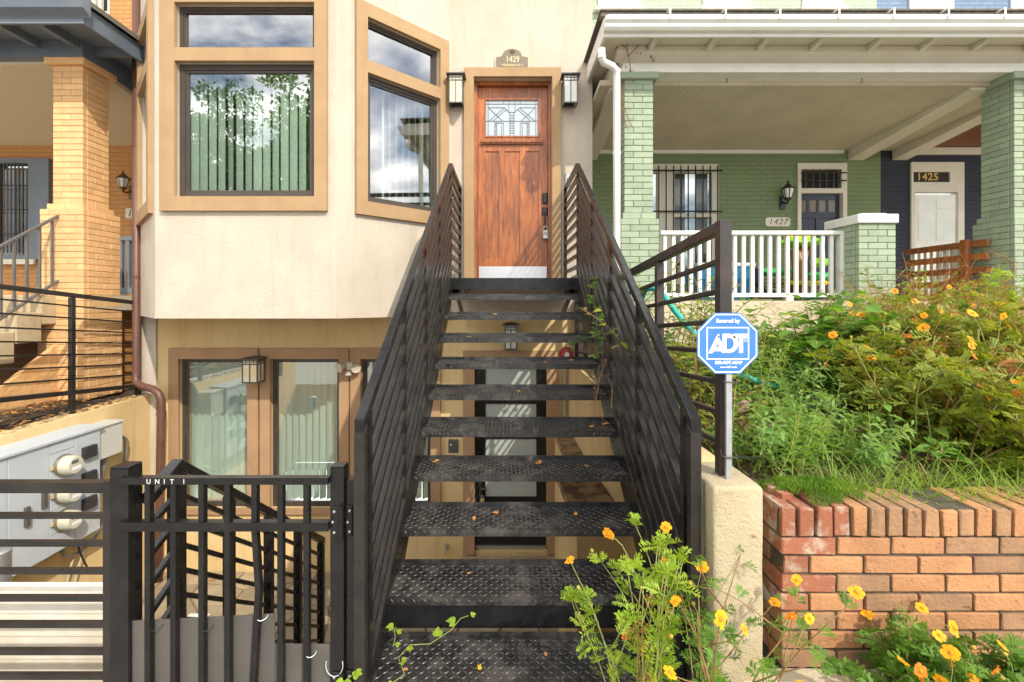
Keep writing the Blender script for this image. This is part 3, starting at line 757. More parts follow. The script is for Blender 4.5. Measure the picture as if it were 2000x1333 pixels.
lantern(PX(1114, dl_), 0, PZ(147.5, dl_), PZ(204, dl_), 0.165, 0.16, 'pale glass box lantern on the wall right of the front door', K['paleglass'], K['lampmetal'], WY)

# --- basement wall
BWY = 5.74
bz0, bz1 = -0.805, 0.995        # window opening heights
def bX(px): return PX(px, BWY)
bz1 = PZ(701, BWY); bz0 = PZ(992, BWY)
bw = [(bX(352), bX(486)), (bX(530), bX(664)), (bX(706), bX(842))]
bd = (bX(927), bX(1068), -1.37, PZ(710, BWY))
mb = MB(); wall(mb, WLX + 0.02, 0.846, PITZ - 0.05, BZ - 0.05, BWY, BWY + 0.2, [(a, b, bz0, bz1) for a, b in bw] + [bd]); obj('basement_wall', mb, K['yellow'], house)
fB = Matrix.Translation((0, BWY, 0))
edges = [(bX(333), bX(507)), (bX(510.5), bX(683)), (bX(686.5), bX(861))]
for (a, b), (e0, e1) in zip(bw, edges):
    surround(house, fB, e0, e1, bz0 - 0.07, PZ(680, BWY), [(a, b, bz0, bz1)], 'window_trim', K['tan2'], t=0.04)
    window(house, fB, a, b, bz0, bz1, 0.035, ang=56, pitch=0.078)
surround(house, fB, bX(905), bX(1091), -1.40, PZ(685, BWY), [(bd[0], bd[1], -1.5, bd[3])], 'door_trim', K['tan2'], t=0.04)
# basement door: black, four frosted lights
gy0 = BWY + 0.05
lights = [(PZ(783, BWY), PZ(721, BWY)), (PZ(852, BWY), PZ(791, BWY)), (PZ(917, BWY), PZ(860, BWY)), (PZ(974, BWY), PZ(926, BWY))]
mb = MB(); wall(mb, bd[0] + 0.002, bd[1] - 0.002, bd[2], bd[3] - 0.002, gy0, gy0 + 0.045, [(bX(948), bX(1048), a, b) for a, b in lights])
d2 = obj('basement_door', mb, K['blackdoor'], house, label='black door with four frosted glass lights below the stairs')
for a, b in lights:
    mb = MB(); mb.box(bX(948), bX(1048), gy0 + 0.015, gy0 + 0.02, a, b); obj('frosted_light', mb, K['frost'], d2)
mb = MB(); mb.box(bd[0] + 0.01, bd[1] - 0.01, gy0 - 0.02, gy0 - 0.001, bd[2] + 0.005, bd[2] + 0.05); obj('door_sweep', mb, K['steel'], d2)
mb = MB(); hx = bX(938); mb.box(hx - 0.02, hx + 0.02, gy0 - 0.012, gy0 - 0.001, PZ(990, BWY), PZ(945, BWY)); mb.tube([(hx, gy0 - 0.01, PZ(955, BWY)), (hx, gy0 - 0.06, PZ(955, BWY)), (hx + 0.08, gy0 - 0.06, PZ(955, BWY))], 0.009, 8); obj('handle', mb, K['plastic'], d2)
pl = thing('padlock', 'brass padlock hanging on the black basement door', 'padlock', P(942, 982, BWY - 0.02))
mb = MB(); mb.box(bX(938), bX(946), gy0 - 0.05, gy0 - 0.025, PZ(983, BWY), PZ(975, BWY), 0.004); obj('body', mb, K['brass'], pl)
mb = MB(); q = bX(942); mb.tube([(q - 0.014, gy0 - 0.037, PZ(975, BWY)), (q - 0.014, gy0 - 0.037, PZ(971, BWY)), (q, gy0 - 0.037, PZ(969, BWY)), (q + 0.014, gy0 - 0.037, PZ(971, BWY)), (q + 0.014, gy0 - 0.037, PZ(975, BWY))], 0.004, 6); obj('shackle', mb, K['steel'], pl)
mb = MB(); mb.box(bX(900), bX(1096), 5.2, BWY - 0.05, PITZ - 0.01, -1.40, 0.01); obj('door_step', mb, K['stone'], label='stone step in front of the black basement door', cat='step')
# doorbell panel, letter slot, tap
db = thing('doorbell', 'dark oval doorbell panel left of the basement door', 'doorbell', P(885, 884, BWY))
part('plate', db, K['lampmetal'], (bX(876), bX(895), BWY - 0.02, BWY - 0.001, PZ(884, BWY), PZ(858, BWY)), c=0.008)
mb = MB(); mb.lathe([(0.011, 0), (0.011, 0.006), (0.006, 0.009)], (bX(881), BWY - 0.02, PZ(868, BWY)), 10, (0, -1, 0)); obj('button', mb, K['swhite'], db)
mb = MB(); mb.box(bX(862), bX(888), BWY - 0.03, BWY - 0.001, PZ(897, BWY), PZ(889, BWY), 0.003); obj('letter_slot', mb, K['plastic'], label='dark letter slot under the oval doorbell panel', cat='letter slot')
tp = thing('wall_tap', 'small metal tap low on the wall left of the basement door', 'tap', P(872, 1075, BWY))
mb = MB(); c0 = P(872, 1066, BWY); mb.lathe([(0.03, 0.0), (0.03, 0.006), (0.012, 0.01), (0.012, 0.07)], (c0.x, BWY - 0.001, c0.z), 12, (0, -1, 0)); mb.tube([(c0.x, BWY - 0.06, c0.z), (c0.x, BWY - 0.1, c0.z - 0.01), (c0.x, BWY - 0.11, c0.z - 0.05)], 0.012, 8); obj('spout', mb, K['galv'], tp, smooth='auto')
mb = MB(); mb.lathe([(0.022, 0), (0.022, 0.01), (0.005, 0.012), (0.005, 0.02)], (c0.x, BWY - 0.05, c0.z + 0.02), 10, (0, 0, 1)); obj('handle', mb, K['galv'], tp)
# lanterns downstairs
d_ = BWY - 0.17
lantern(PX(494, d_), 0, PZ(700, d_), PZ(747, d_), 0.185, 0.17, 'amber glass box lantern between the two left basement windows', K['amber'], K['bronze'], BWY - 0.04)
lantern(PX(997.5, d_), 0, PZ(634, d_), PZ(684, d_), 0.145, 0.12, 'dark box lantern under the stair landing above the basement door', K['paleglass'], K['blackdoor'], BWY)
# twin floodlight
fl = thing('floodlight', 'cream twin head floodlight on the trim beside the second basement window', 'light', P(680, 735, BWY - 0.04))
c0 = P(683, 716, BWY - 0.06)
ivory = mat('ivory_plastic', (0.62, 0.55, 0.42), 0.5)
mb = MB(); mb.lathe([(0.055, 0), (0.055, 0.02), (0.04, 0.035)], (c0.x, BWY - 0.041, c0.z), 16, (0, -1, 0)); obj('base', mb, ivory, fl, smooth='auto')
for s, ox in ((-1, -0.07), (1, 0.075)):
    mb = MB(); mb.lathe([(0.012, -0.06), (0.025, -0.04), (0.035, 0.0), (0.058, 0.05), (0.058, 0.062), (0.05, 0.062), (0.045, 0.055)], (c0.x + ox, BWY - 0.10, c0.z + (0.005 if s < 0 else 0.0)), 16, (s * 0.55, -0.8, -0.25)); obj('lamp_head', mb, ivory, fl, smooth='auto')
mb = MB(); mb.box(c0.x - 0.035, c0.x + 0.04, BWY - 0.13, BWY - 0.06, c0.z - 0.11, c0.z - 0.055, 0.012); obj('sensor', mb, ivory, fl)
# fire bell
fb = thing('fire_bell', 'round red fire bell on the wall under the stairs', 'bell', P(1105, 700, BWY))
c0 = P(1106, 692, BWY - 0.03)
mb = MB(); mb.lathe([(0.085, 0), (0.088, 0.012), (0.07, 0.035), (0.035, 0.045), (0.0, 0.045)], (c0.x, BWY - 0.035, c0.z), 20, (0, -1, 0)); obj('gong', mb, K['red'], fb, smooth='auto')
mb = MB(); mb.lathe([(0.03, 0.0), (0.03, 0.004)], (c0.x, BWY - 0.081, c0.z), 14, (0, -1, 0)); obj('label_disc', mb, K['swhite'], fb)
mb = MB(); mb.box(c0.x - 0.045, c0.x + 0.045, BWY - 0.034, BWY - 0.001, c0.z - 0.045, c0.z + 0.045); obj('box', mb, K['galv'], fb)
mb = MB(); mb.tube([(bX(1103), BWY - 0.025, PZ(705, BWY)), (bX(1103), BWY - 0.025, PITZ + 0.3)], 0.014, 8); obj('conduit', mb, K['galv'], label='grey conduit pipe running down from the red fire bell', cat='pipe')

# ================================================================== STEEL STAIRS
RUN, RISE = 0.28, 0.178
def t_y(i): return (15.65 - (i - 1)) * RUN
def t_z(i): return 1.78 - (i - 1) * RISE
TX0, TX1 = -0.545, 0.715
SL = RISE / RUN
def nose(y): return 1.78 + (y - t_y(1)) * SL
st = thing('steel_staircase', 'black diamond plate steel staircase climbing to the wooden front door', 'stairs', (0.085, 1.9, 0))
W2 = (TX1 - TX0) / 2
mb = MB(); T = 0.272
mb.box(-W2, W2, 0.004, T - 0.004, -0.006, 0); mb.box(-W2, W2, 0, 0.004, -0.04, 0); mb.box(-W2, W2, T - 0.004, T, -0.006, 0.024); mb.box(-W2, W2, 0.004, 0.03, -0.04, -0.036)
tread_me = mesh_of('tread', mb, K['plate'], V(0, 0, 0), False)
mb = MB()
def lug(cx, cy, ang, L=0.030, w=0.0085, h=0.0020, plane='top'):
    ca, sa = math.cos(ang), math.sin(ang)
    def q(u, v, z):
        x, y = u * ca - v * sa, u * sa + v * ca
        return (cx + x, cy + y, z) if plane == 'top' else (cx + x, -z, cy + y)
    vs = [q(-L / 2, 0, 0), q(0, -w / 2, 0), q(L / 2, 0, 0), q(0, w / 2, 0), q(-L * 0.28, 0, h), q(L * 0.28, 0, h)]
    mb.add(vs, [(0, 1, 4), (1, 2, 5), (1, 5, 4), (2, 3, 5), (3, 0, 4), (3, 4, 5)])
nx, ny = 49, 10
for i in range(nx):
    for j in range(ny):
        lug(-W2 + 0.02 + (2 * W2 - 0.04) * i / (nx - 1), 0.016 + j * 0.0262, R(42) if (i + j) % 2 else R(-42))
for i in range(nx):
    lug(-W2 + 0.02 + (2 * W2 - 0.04) * i / (nx - 1), -0.02, R(50) if i % 2 else R(-50), 0.026, plane='front')
lug_me = mesh_of('tread_pattern', mb, K['lug'], V(0, 0, 0), False)
for i in range(1, 11):
    o = inst(tread_me, st, (0.085, t_y(i), t_z(i)), 'tread')
    p = inst(lug_me, o, (0.085, t_y(i), t_z(i)), 'tread_pattern'); p['kind'] = 'stuff'
mb = MB(); mb.box(TX0, TX1, t_y(9) + 0.012, t_y(9) + 0.018, t_z(10) + 0.026, t_z(9) - 0.0405); obj('riser_plate', mb, K['black'], st)
mb = MB(); mb.box(TX0, TX1, t_y(10) + 0.012, t_y(10) + 0.018, 0.005, t_z(10) - 0.0405); obj('riser_plate', mb, K['black'], st)
LY0, LY1, LZ = 4.64, WY - 0.055, 1.958
mb = MB(); mb.box(TX0, TX1, LY0, LY1, LZ - 0.008, LZ); obj('landing_plate', mb, K['plate'], st)
mb = MB(); mb.box(TX0, TX1, LY0 - 0.012, LY0 - 0.001, LZ - 0.11, LZ + 0.003); mb.box(TX0, TX1, LY0, LY0 + 0.06, LZ - 0.11, LZ - 0.1); obj('landing_beam', mb, K['black'], st)
for x in (TX0 + 0.05, TX1 - 0.11):
    mb = MB(); mb.box(x, x + 0.06, LY0 + 0.061, LY1, LZ - 0.10, LZ - 0.009); obj('landing_joist', mb, K['black'], st)
for s, x0, x1 in ((-1, TX0 - 0.042, TX0), (1, TX1, TX1 + 0.042)):
    ya, yb, yc = 1.70, LY0 + 0.02, LY1
    za = max(nose(ya) + 0.045, 0.04)
    mb = MB()
    poly = [(ya, 0.01), (ya, za), (yb, nose(yb) + 0.045), (yc, LZ + 0.02), (yc, LZ - 0.16), (yb + 0.02, LZ - 0.20), (2.05, nose(2.05) - 0.26 if nose(2.05) - 0.26 > 0.01 else 0.01)]
    mb.prism(poly, x0, x1, 'x'); obj('stringer', mb, K['black'], st)
    fx0 = x1 - 0.07 if s < 0 else x0 - 0.0
    # bracket under the landing
    mb = MB(); xx = x1 + 0.001 if s < 0 else x0 - 0.041
    mb.bar((xx + 0.02, WY - 0.03, 1.55), (xx + 0.02, LY0 + 0.25, LZ - 0.12), 0.04, 0.04); obj('brace', mb, K['black'], st)

TOPOFF = 1.165
def rail(x, name_label, side):
    g = thing('stair_railing', name_label, 'railing', (x, 1.8, 0.0), 'railings of the steel staircase')
    w = 0.038; ytop = LY0 - 0.01
    top = lambda y: nose(y) + TOPOFF
    y_end = 1.757
    mb = MB(); mb.vbar(x - w / 2, x + w / 2, y_end, ytop + 0.02, top(y_end) - 0.052, top(y_end), top(ytop + 0.02) - 0.052, top(ytop + 0.02)); obj('top_rail', mb, K['black'], g)
    ht = top(ytop + 0.02)
    mb = MB(); mb.box(x - w / 2, x + w / 2, ytop + 0.021, LY1 - 0.01, ht - 0.045, ht); obj('top_rail', mb, K['black'], g)
    ys = [1.862, 2.51, 3.19, 3.86, ytop]
    mb = MB(); mb.vbar(x - w / 2 - 0.001, x + w / 2 + 0.001, y_end - 0.001, y_end + 0.036, 0.02, top(y_end) - 0.052, 0.02, top(y_end + 0.036) - 0.052); obj('end_post', mb, K['black2'], g)
    for i, y in enumerate(ys):
        pw = 0.036 if i != 2 else 0.07
        mb = MB(); mb.vbar(x - 0.0145, x + 0.0145, y - pw / 2, y + pw / 2, nose(y) + 0.05, top(y - pw / 2) - 0.054, nose(y) + 0.05, top(y + pw / 2) - 0.054); obj('post', mb, K['black'], g)
    mb = MB(); mb.box(x - w / 2 + 0.001, x + w / 2 - 0.001, LY1 - 0.046, LY1 - 0.012, LZ, ht - 0.046); obj('post', mb, K['black'], g)
    t = 0.032; hb = 0.045
    for i in range(4):
        ya, yb = ys[i] + (0.019 if i != 2 else 0.036), ys[i + 1] - (0.019 if i != 1 else 0.036)
        ya -= 0.0 if i else 0.0
        for k in range(9):
            za, zb = top(ya) - 0.135 - k * 0.118, top(yb) - 0.135 - k * 0.118
            mb = MB(); mb.vbar(x - t / 2, x + t / 2, ya, yb, za - hb, za, zb - hb, zb); obj('bar', mb, K['black2'], g)  # lighter steel than the posts, sheen put into the colour
    for k in range(9):
        z = ht - 0.125 - k * 0.112
        mb = MB(); mb.box(x - t / 2, x + t / 2, ytop + 0.02, LY1 - 0.047, z - 0.036, z); obj('bar', mb, K['black'], g)
    return g
rail(-0.556, 'black sloping stair railing left of the treads beside the gate', -1)
rail(0.722, 'black sloping stair railing right of the treads beside the flower garden', 1)
# ================================================================== GATE AND FENCE
GY = 1.90
def gX(px): return PX(px, GY)
def gZ(py): return PZ(py, GY)
# hinge-side fixed post beside the stairs
mb = MB(); mb.box(gX(681), gX(703), GY - 0.02, GY + 0.035, 0.004, gZ(935)); obj('gate_post', mb, K['black2'], label='short black gate post against the stair railing', cat='post')
lp = thing('gate_post', 'thick black capped post between the slatted fence and the gate', 'post', (gX(246), GY, 0))
mb = MB(); mb.box(gX(229), gX(264), GY - 0.035, GY + 0.038, 0.004, gZ(911)); obj('shaft', mb, K['black'], lp)
mb = MB(); mb.box(gX(228), gX(265), GY - 0.037, GY + 0.040, gZ(911) + 0.001, gZ(907), 0.004); obj('cap', mb, K['black'], lp)
gate = thing('gate', 'black steel picket gate marked UNIT 1 with grey sheet tied inside', 'gate', (gX(450), GY, 0.05))
mb = MB(); mb.box(gX(650), gX(676), GY - 0.028, GY + 0.028, 0.06, gZ(910)); obj('stile', mb, K['black'], gate)
mb = MB(); mb.box(gX(649.5), gX(676.5), GY - 0.029, GY + 0.029, gZ(910) + 0.0005, gZ(907), 0.003); obj('stile_cap', mb, K['black'], gate)
for a, b in ((925, 938), (1010, 1027)):
    mb = MB(); mb.box(gX(252 if a < 950 else 250), gX(650) - 0.0005, GY - 0.062 if False else GY - 0.05, GY - 0.018, gZ(b), gZ(a)); obj('rail', mb, K['black'], gate)
mb = MB(); mb.box(gX(266), gX(650) - 0.0005, GY - 0.05, GY - 0.018, 0.09, 0.13); obj('rail', mb, K['black'], gate)
for i, px in enumerate((304.5, 353.5, 407, 456.5, 508, 557.5, 607)):
    w = 0.0108
    x = gX(px); xb = x + (0.012 if i == 4 else 0.0)
    z0, z1 = 0.131, gZ(938) - 0.0005
    mb = MB(); ya, yb = GY - 0.047, GY - 0.021
    if i == 4:    # a bent picket
        pts = [(gX(508), gZ(938)), (gX(508), gZ(1027)), (gX(515), gZ(1140)), (gX(504), gZ(1330)), (gX(503), 0.131)]
        for (xa, za), (xc, zc) in zip(pts[:-1], pts[1:]):
            mb.add([(xa - w, ya, za), (xa + w, ya, za), (xa + w, yb, za), (xa - w, yb, za), (xc - w, ya, zc), (xc + w, ya, zc), (xc + w, yb, zc), (xc - w, yb, zc)],
                   [(0, 1, 5, 4), (1, 2, 6, 5), (2, 3, 7, 6), (3, 0, 4, 7), (0, 3, 2, 1), (4, 5, 6, 7)])
    else:
        mb.box(x - w, x + w, ya, yb, z0, z1)
    obj('picket', mb, K['black'], gate)
for a, b, zt, dz in ((262, 540, 1209, -14), (541, 650, 1254, 0)):
    mb = MB(); ya = GY - 0.014
    xa, xb = gX(a), gX(b); z0 = 0.10
    mb.add([(xa, ya, z0), (xb, ya, z0), (xb, ya, gZ(zt + dz)), (xa, ya, gZ(zt)), (xa, ya + 0.004, z0), (xb, ya + 0.004, z0), (xb, ya + 0.004, gZ(zt + dz)), (xa, ya + 0.004, gZ(zt))],
           [(0, 1, 2, 3), (5, 4, 7, 6), (0, 4, 5, 1), (2, 6, 7, 3), (1, 5, 6, 2), (0, 3, 7, 4)])
    obj('plastic_sheet', mb, K['greyplastic'], gate)
for px, py in ((512, 1206), (607, 1277), (305, 1225), (405, 1226)):
    c = P(px, py, GY - 0.035); mb = MB()
    mb.tube([(c.x + 0.0185 * math.sin(a), c.y + 0.004 - 0.020 * math.cos(a), c.z - 0.004 * math.cos(a)) for a in [R(k) for k in range(-120, 121, 20)]], 0.0016, 6)
    obj('zip_tie', mb, K['wtie'] if px > 500 else K['blackcable'], gate, smooth=True)
c = P(660, 1290, GY - 0.04); mb = MB()
mb.tube([(gX(661) + 0.034 * math.sin(a), GY - 0.045, gZ(1283) - 0.045 * math.cos(a)) for a in [R(k) for k in range(-110, 111, 10)]], 0.0013, 6); obj('zip_tie', mb, K['wtie'], gate, smooth=True)
for zc in (1012, 1330):
    mb = MB(); a, b = gZ(zc + 29), gZ(zc - 29)
    mb.box(gX(655), gX(668), GY - 0.035, GY - 0.0285, a, b, 0.002); mb.box(gX(679), gX(692), GY - 0.027, GY - 0.0205, a, b, 0.002)
    mb.tube([(gX(673.5), GY - 0.04, a - 0.004), (gX(673.5), GY - 0.04, b + 0.004)], 0.011, 10)
    h = obj('hinge', mb, K['black'], gate, smooth='auto')
    mb = MB()
    for px, py in ((659, -20), (659, 20), (656, 0), (687, -20), (687, 20), (683.5, 2)):
        mb.lathe([(0.0055, 0), (0.0055, 0.003), (0.003, 0.004)], (gX(px), (GY - 0.035 if px < 670 else GY - 0.027) - 0.0005, gZ(zc + py)), 8, (0, -1, 0))
    obj('screw', mb, K['steel'], h)
# stick-on lettering on the top rail
tag_b = mat('letter_tile_black', (0.03, 0.03, 0.03), 0.5)
for ch, px, dx in (('U', 309, 0), ('N', 325.5, 0), ('I', 339, 0), ('T', 353.5, 0), ('1', 376, 0)):
    text('lettering', ch, 0.026, (gX(px), GY - 0.0515, gZ(932)), K['wire2'] if 'wire2' in K else K.setdefault('wire2', mat('scuffed_letter', (0.50, 0.49, 0.45), 0.6)), gate, 0.0003, 0.0006, rz=R(0))
# slatted fence panel to the left
fp = thing('fence_panel', 'black steel fence panel of level bars left of the gate', 'fence', (gX(60), GY, 0))
mb = MB(); mb.box(gX(211), gX(227.5), GY - 0.025, GY + 0.025, 0.004, gZ(937)); obj('stile', mb, K['black2'], fp)
mb = MB(); mb.box(-2.75, gX(211) - 0.0005, GY - 0.02, GY + 0.02, gZ(960), gZ(940)); obj('top_rail', mb, K['black2'], fp)
mb = MB(); mb.box(-2.80, -2.75, GY - 0.025, GY + 0.025, 0.004, gZ(937)); obj('stile', mb, K['black2'], fp)
for py in (1007, 1061, 1115, 1168, 1219, 1272, 1320):
    mb = MB(); z = gZ(py); mb.box(-2.7495, gX(211) - 0.0005, GY - 0.010, GY + 0.010, z - 0.0105, z + 0.0105); obj('bar', mb, K['black2'], fp)
# ------------------------------------------------ railing of the steps down to the patio
lr = thing('area_railing', 'black railing sloping down the patio steps behind the gate', 'railing', (-1.5, 2.1, 0.0))
XR = -1.50
d0 = 2.11
ztop = lambda y: 1.005 - (y - d0) * 0.722
mb = MB(); mb.vbar(XR - 0.025, XR + 0.025, d0 + 0.001, 3.78, ztop(d0) - 0.05, ztop(d0), ztop(3.78) - 0.05, ztop(3.78)); obj('top_rail', mb, K['black'], lr)
mb = MB(); mb.vbar(XR - 0.025, XR + 0.025, GY + 0.042, d0, ztop(d0) - 0.13, ztop(d0) - 0.085, ztop(d0) - 0.05, ztop(d0)); obj('top_rail', mb, K['black'], lr)
for i, y in enumerate((2.11, 2.51, 2.93, 3.34, 3.755)):
    pw = 0.03 if i == 0 else 0.02
    mb = MB(); mb.vbar(XR - 0.024, XR + 0.024, y - pw, y + pw, ztop(y) - 1.02, ztop(y - pw) - 0.055, ztop(y) - 1.02, ztop(y + pw) - 0.055); obj('post', mb, K['black'], lr)
ys = (2.11, 2.51, 2.93, 3.34, 3.755)
for i in range(4):
    for k in range(7):
        ya, yb = ys[i] + 0.031, ys[i + 1] - 0.021
        za, zb = ztop(ya) - 0.14 - k * 0.115, ztop(yb) - 0.14 - k * 0.115
        mb = MB(); mb.vbar(XR - 0.012, XR + 0.012, ya, yb, za - 0.026, za, zb - 0.026, zb); obj('bar', mb, K['black'], lr)
for k in range(7):
    za, zb = ztop(d0) - 0.21 - k * 0.125, ztop(d0) - 0.16 - k * 0.12
    mb = MB(); mb.vbar(XR - 0.012, XR + 0.012, GY + 0.042, d0 - 0.031, za - 0.03, za, zb - 0.03, zb); obj('bar', mb, K['black'], lr)
mb = MB(); mb.vbar(XR - 0.02, XR + 0.02, 2.2, 3.735, ztop(2.2) - 0.98, ztop(2.2) - 0.94, ztop(3.735) - 0.98, ztop(3.735) - 0.94); obj('bottom_rail', mb, K['black'], lr)
# concrete steps down
sd = thing('patio_steps', 'concrete steps leading down behind the gate to the sunken patio', 'steps', (-1.05, 2.0, PITZ))
for i in range(8):
    z1 = -0.18 * (i + 1); y0 = 1.965 + 0.25 * i
    mb = MB(); mb.box(-1.53, -0.64, y0, y0 + 0.2495, PITZ + 0.004, z1, 0.006); obj('step', mb, K['stepc'], sd)
# white slatted thing behind the fence
wb = thing('slatted_bin', 'white weathered slatted bin behind the fence at the lower left', 'bin', (-2.6, 2.6, PITZ))
zz0 = PZ(1155, 2.6)
for i in range(8):
    z1 = zz0 - i * 0.128
    mb = MB(); mb.add([(-3.3, 2.6, z1 - 0.125), (-2.22, 2.6, z1 - 0.125), (-2.22, 2.608, z1), (-3.3, 2.608, z1), (-3.3, 2.66, z1 - 0.125), (-2.22, 2.66, z1 - 0.125), (-2.22, 2.66, z1), (-3.3, 2.66, z1)],
                   [(0, 1, 2, 3), (5, 4, 7, 6), (0, 4, 5, 1), (2, 6, 7, 3), (1, 5, 6, 2), (0, 3, 7, 4)])
    obj('slat', mb, mat('weathered_white_slat', (0.74, 0.70, 0.62), 0.7, col2=(0.62, 0.56, 0.45), vs=4, dirt=(0.30, 0.22, 0.13), ds=3, da=0.6, db=0.8, damt=0.5) if i == 0 else bpy.data.materials['weathered_white_slat'], wb)
mb = MB(); mb.box(-3.3, -2.24, 2.662, 2.70, PITZ + 0.004, zz0 - 0.01); obj('body', mb, bpy.data.materials['weathered_white_slat'], wb)

# ================================================================== LEFT RETAINING WALL, METERS
RWX = -4.38
rw = obj('retaining_wall', MB().prism([(PITY0, PITZ), (5.735, PITZ), (5.735, 0.585), (4.0, 0.545), (PITY0, 0.50)], RWX - 0.2, RWX, 'x'), K['yellow'],
         label='yellow rendered retaining wall with the electric meters on the left', cat='wall')
# neighbour's bank above it
mb = MB()
nxs = [-12, -8, -6.5, -5.6, -5.0, -4.585]; nys = [1.95, 3.2, 4.2, 5.0, 5.8, 9.4]
gv = []
for y in nys:
    for x in nxs: gv.append((x, y, 0.60 + (0.05 if x < -5 else 0.0) + 0.02 * math.sin(3 * y)))
mb.add(gv, [(j * 6 + i, j * 6 + i + 1, (j + 1) * 6 + i + 1, (j + 1) * 6 + i) for j in range(5) for i in range(5)])
obj('neighbour_yard', mb, K['soil'], kind='structure')
mb = MB(); mb.leafy = True
for i in range(900):
    y = rng.uniform(3.3, 5.65); x = rng.uniform(-5.0, -4.42); z = (0.63 if x < -4.585 else 0.575) + rng.uniform(0, 0.02)
    a = rng.uniform(0, 6.28); s = rng.uniform(0.012, 0.04); tl = rng.uniform(-0.6, 0.6)
    d1 = V(math.cos(a), math.sin(a), tl * 0.5) * s; d2 = V(-math.sin(a), math.cos(a), rng.uniform(-0.4, 0.4)) * s * 0.45
    mb.cur = 0 if rng.random() < 0.7 else 1
    c = V(x, y, z + abs(tl) * 0.01); mb.add([c - d1, c + d2, c + d1, c - d2], [(0, 1, 2, 3)])
obj('leaf_litter', mb, [mat('brown_litter', (0.13, 0.08, 0.04), 0.9, col2=(0.22, 0.13, 0.06), vs=30), K['dryleaf']], kind='stuff')
# neighbour's yard guard
ng = thing('yard_railing', 'dark steel yard railing on top of the yellow retaining wall', 'railing', (-4.5, 4.5, 0.58))
GX = -4.50
gt = lambda y: 1.885 - (y - 4.07) * 0.098
gb = lambda y: 0.875 - (y - 4.07) * 0.098
def yb(y0, y1, f, off, h, w, nm):
    mb = MB(); mb.vbar(GX - w / 2, GX + w / 2, y0, y1, f(y0) + off - h, f(y0) + off, f(y1) + off - h, f(y1) + off); obj(nm, mb, K['rust'] if False else K['black2'], ng)
yb(2.6, 5.68, gt, 0, 0.045, 0.04, 'top_rail'); yb(2.6, 5.68, gb, 0, 0.045, 0.04, 'bottom_rail')
for y in (2.62, 4.80, 5.66):
    mb = MB(); mb.vbar(GX - 0.021, GX + 0.021, y - 0.021, y + 0.021, 0.56, gt(y) - 0.046, 0.56, gt(y) - 0.046); obj('post', mb, K['black2'], ng)
for k in range(7):
    f = (k + 1) / 8
    for a, b in ((2.642, 4.778), (4.822, 5.638)):
        mb = MB(); h = 0.016
        z = lambda y: gt(y) + (gb(y) - gt(y)) * f
        mb.vbar(GX - 0.008, GX + 0.008, a, b, z(a) - h, z(a), z(b) - h, z(b)); obj('bar', mb, K['black2'], ng)
# meter cabinet
MX = -4.15
mc = thing('meter_cabinet', 'grey electric meter cabinet on the yellow retaining wall', 'meter cabinet', (MX, 4.3, -0.6))
zt, zb = 0.45, -0.60
mb = MB(); mb.box(RWX + 0.001, MX - 0.006, 3.3, 4.74, zb, zt - 0.02, 0.004); obj('case', mb, K['grey'], mc)
mb = MB(); mb.add([(RWX + 0.001, 3.28, zt), (MX + 0.02, 3.28, zt - 0.019), (MX + 0.02, 4.76, zt - 0.019), (RWX + 0.001, 4.76, zt), (RWX + 0.001, 3.28, zt + 0.02), (MX + 0.02, 3.28, zt), (MX + 0.02, 4.76, zt), (RWX + 0.001, 4.76, zt + 0.02)],
                  [(0, 1, 2, 3), (4, 7, 6, 5), (0, 4, 5, 1), (1, 5, 6, 2), (2, 6, 7, 3), (3, 7, 4, 0)]); obj('rain_hood', mb, K['grey'], mc)
for y0, y1 in ((3.31, 3.852), (3.858, 4.207), (4.465, 4.735)):
    mb = MB(); mb.box(MX - 0.0055, MX, y0, y1, zb + 0.005, zt - 0.024, 0.003); obj('panel', mb, K['grey'], mc)
zs = [zt - 0.024, 0.325, 0.065, -0.195, -0.42, zb + 0.005]
for a, b in zip(zs[:-1], zs[1:]):
    mb = MB(); mb.box(MX - 0.0055, MX, 4.213, 4.459, b + 0.003, a - 0.003, 0.003); obj('panel', mb, K['grey'], mc)
for i, zc in enumerate((0.195, -0.065, -0.318)):
    yc = 4.335
    em = thing('electric_meter', ('topmost round electric meter on the grey cabinet', 'middle round electric meter on the grey cabinet', 'lowest round electric meter on the grey cabinet')[i], 'meter', (MX, yc, zc - 0.1), 'electric meters on the cabinet')
    mb = MB(); mb.lathe([(0.098, 0.001), (0.100, 0.02), (0.096, 0.028)], (MX, yc, zc), 28, (1, 0, 0)); obj('ring', mb, K['meter_d'], em, smooth='auto')
    mb = MB(); mb.lathe([(0.088, 0.029), (0.086, 0.10), (0.078, 0.125), (0.074, 0.128)], (MX, yc, zc), 28, (1, 0, 0)); obj('cover', mb, K['meter'], em, smooth='auto')
    mb = MB(); mb.box(MX + 0.1285, MX + 0.1305, yc - 0.045, yc + 0.02, zc + 0.02, zc + 0.05); obj('display', mb, K['lcd'], em)
    mb = MB(); mb.box(MX + 0.1285, MX + 0.130, yc - 0.04, yc + 0.045, zc - 0.04, zc - 0.01); obj('label_plate', mb, K['swhite'], em)
    mb = MB(); mb.box(MX + 0.004, MX + 0.02, yc - 0.125, yc - 0.101, zc - 0.01, zc + 0.025); obj('seal', mb, K['brass'], em)
for zc in (0.235, -0.02, -0.27):
    mb = MB(); mb.box(MX + 0.0005, MX + 0.045, 4.52, 4.66, zc - 0.055, zc + 0.06, 0.006); obj('breaker_cover', mb, K['plastic'], mc)
for y0, zc in ((3.98, -0.05), (4.13, 0.04)):
    mb = MB(); mb.box(MX + 0.0005, MX + 0.03, y0, y0 + 0.04, zc - 0.17, zc, 0.004); obj('latch', mb, K['lampmetal'], mc)
mb = MB()
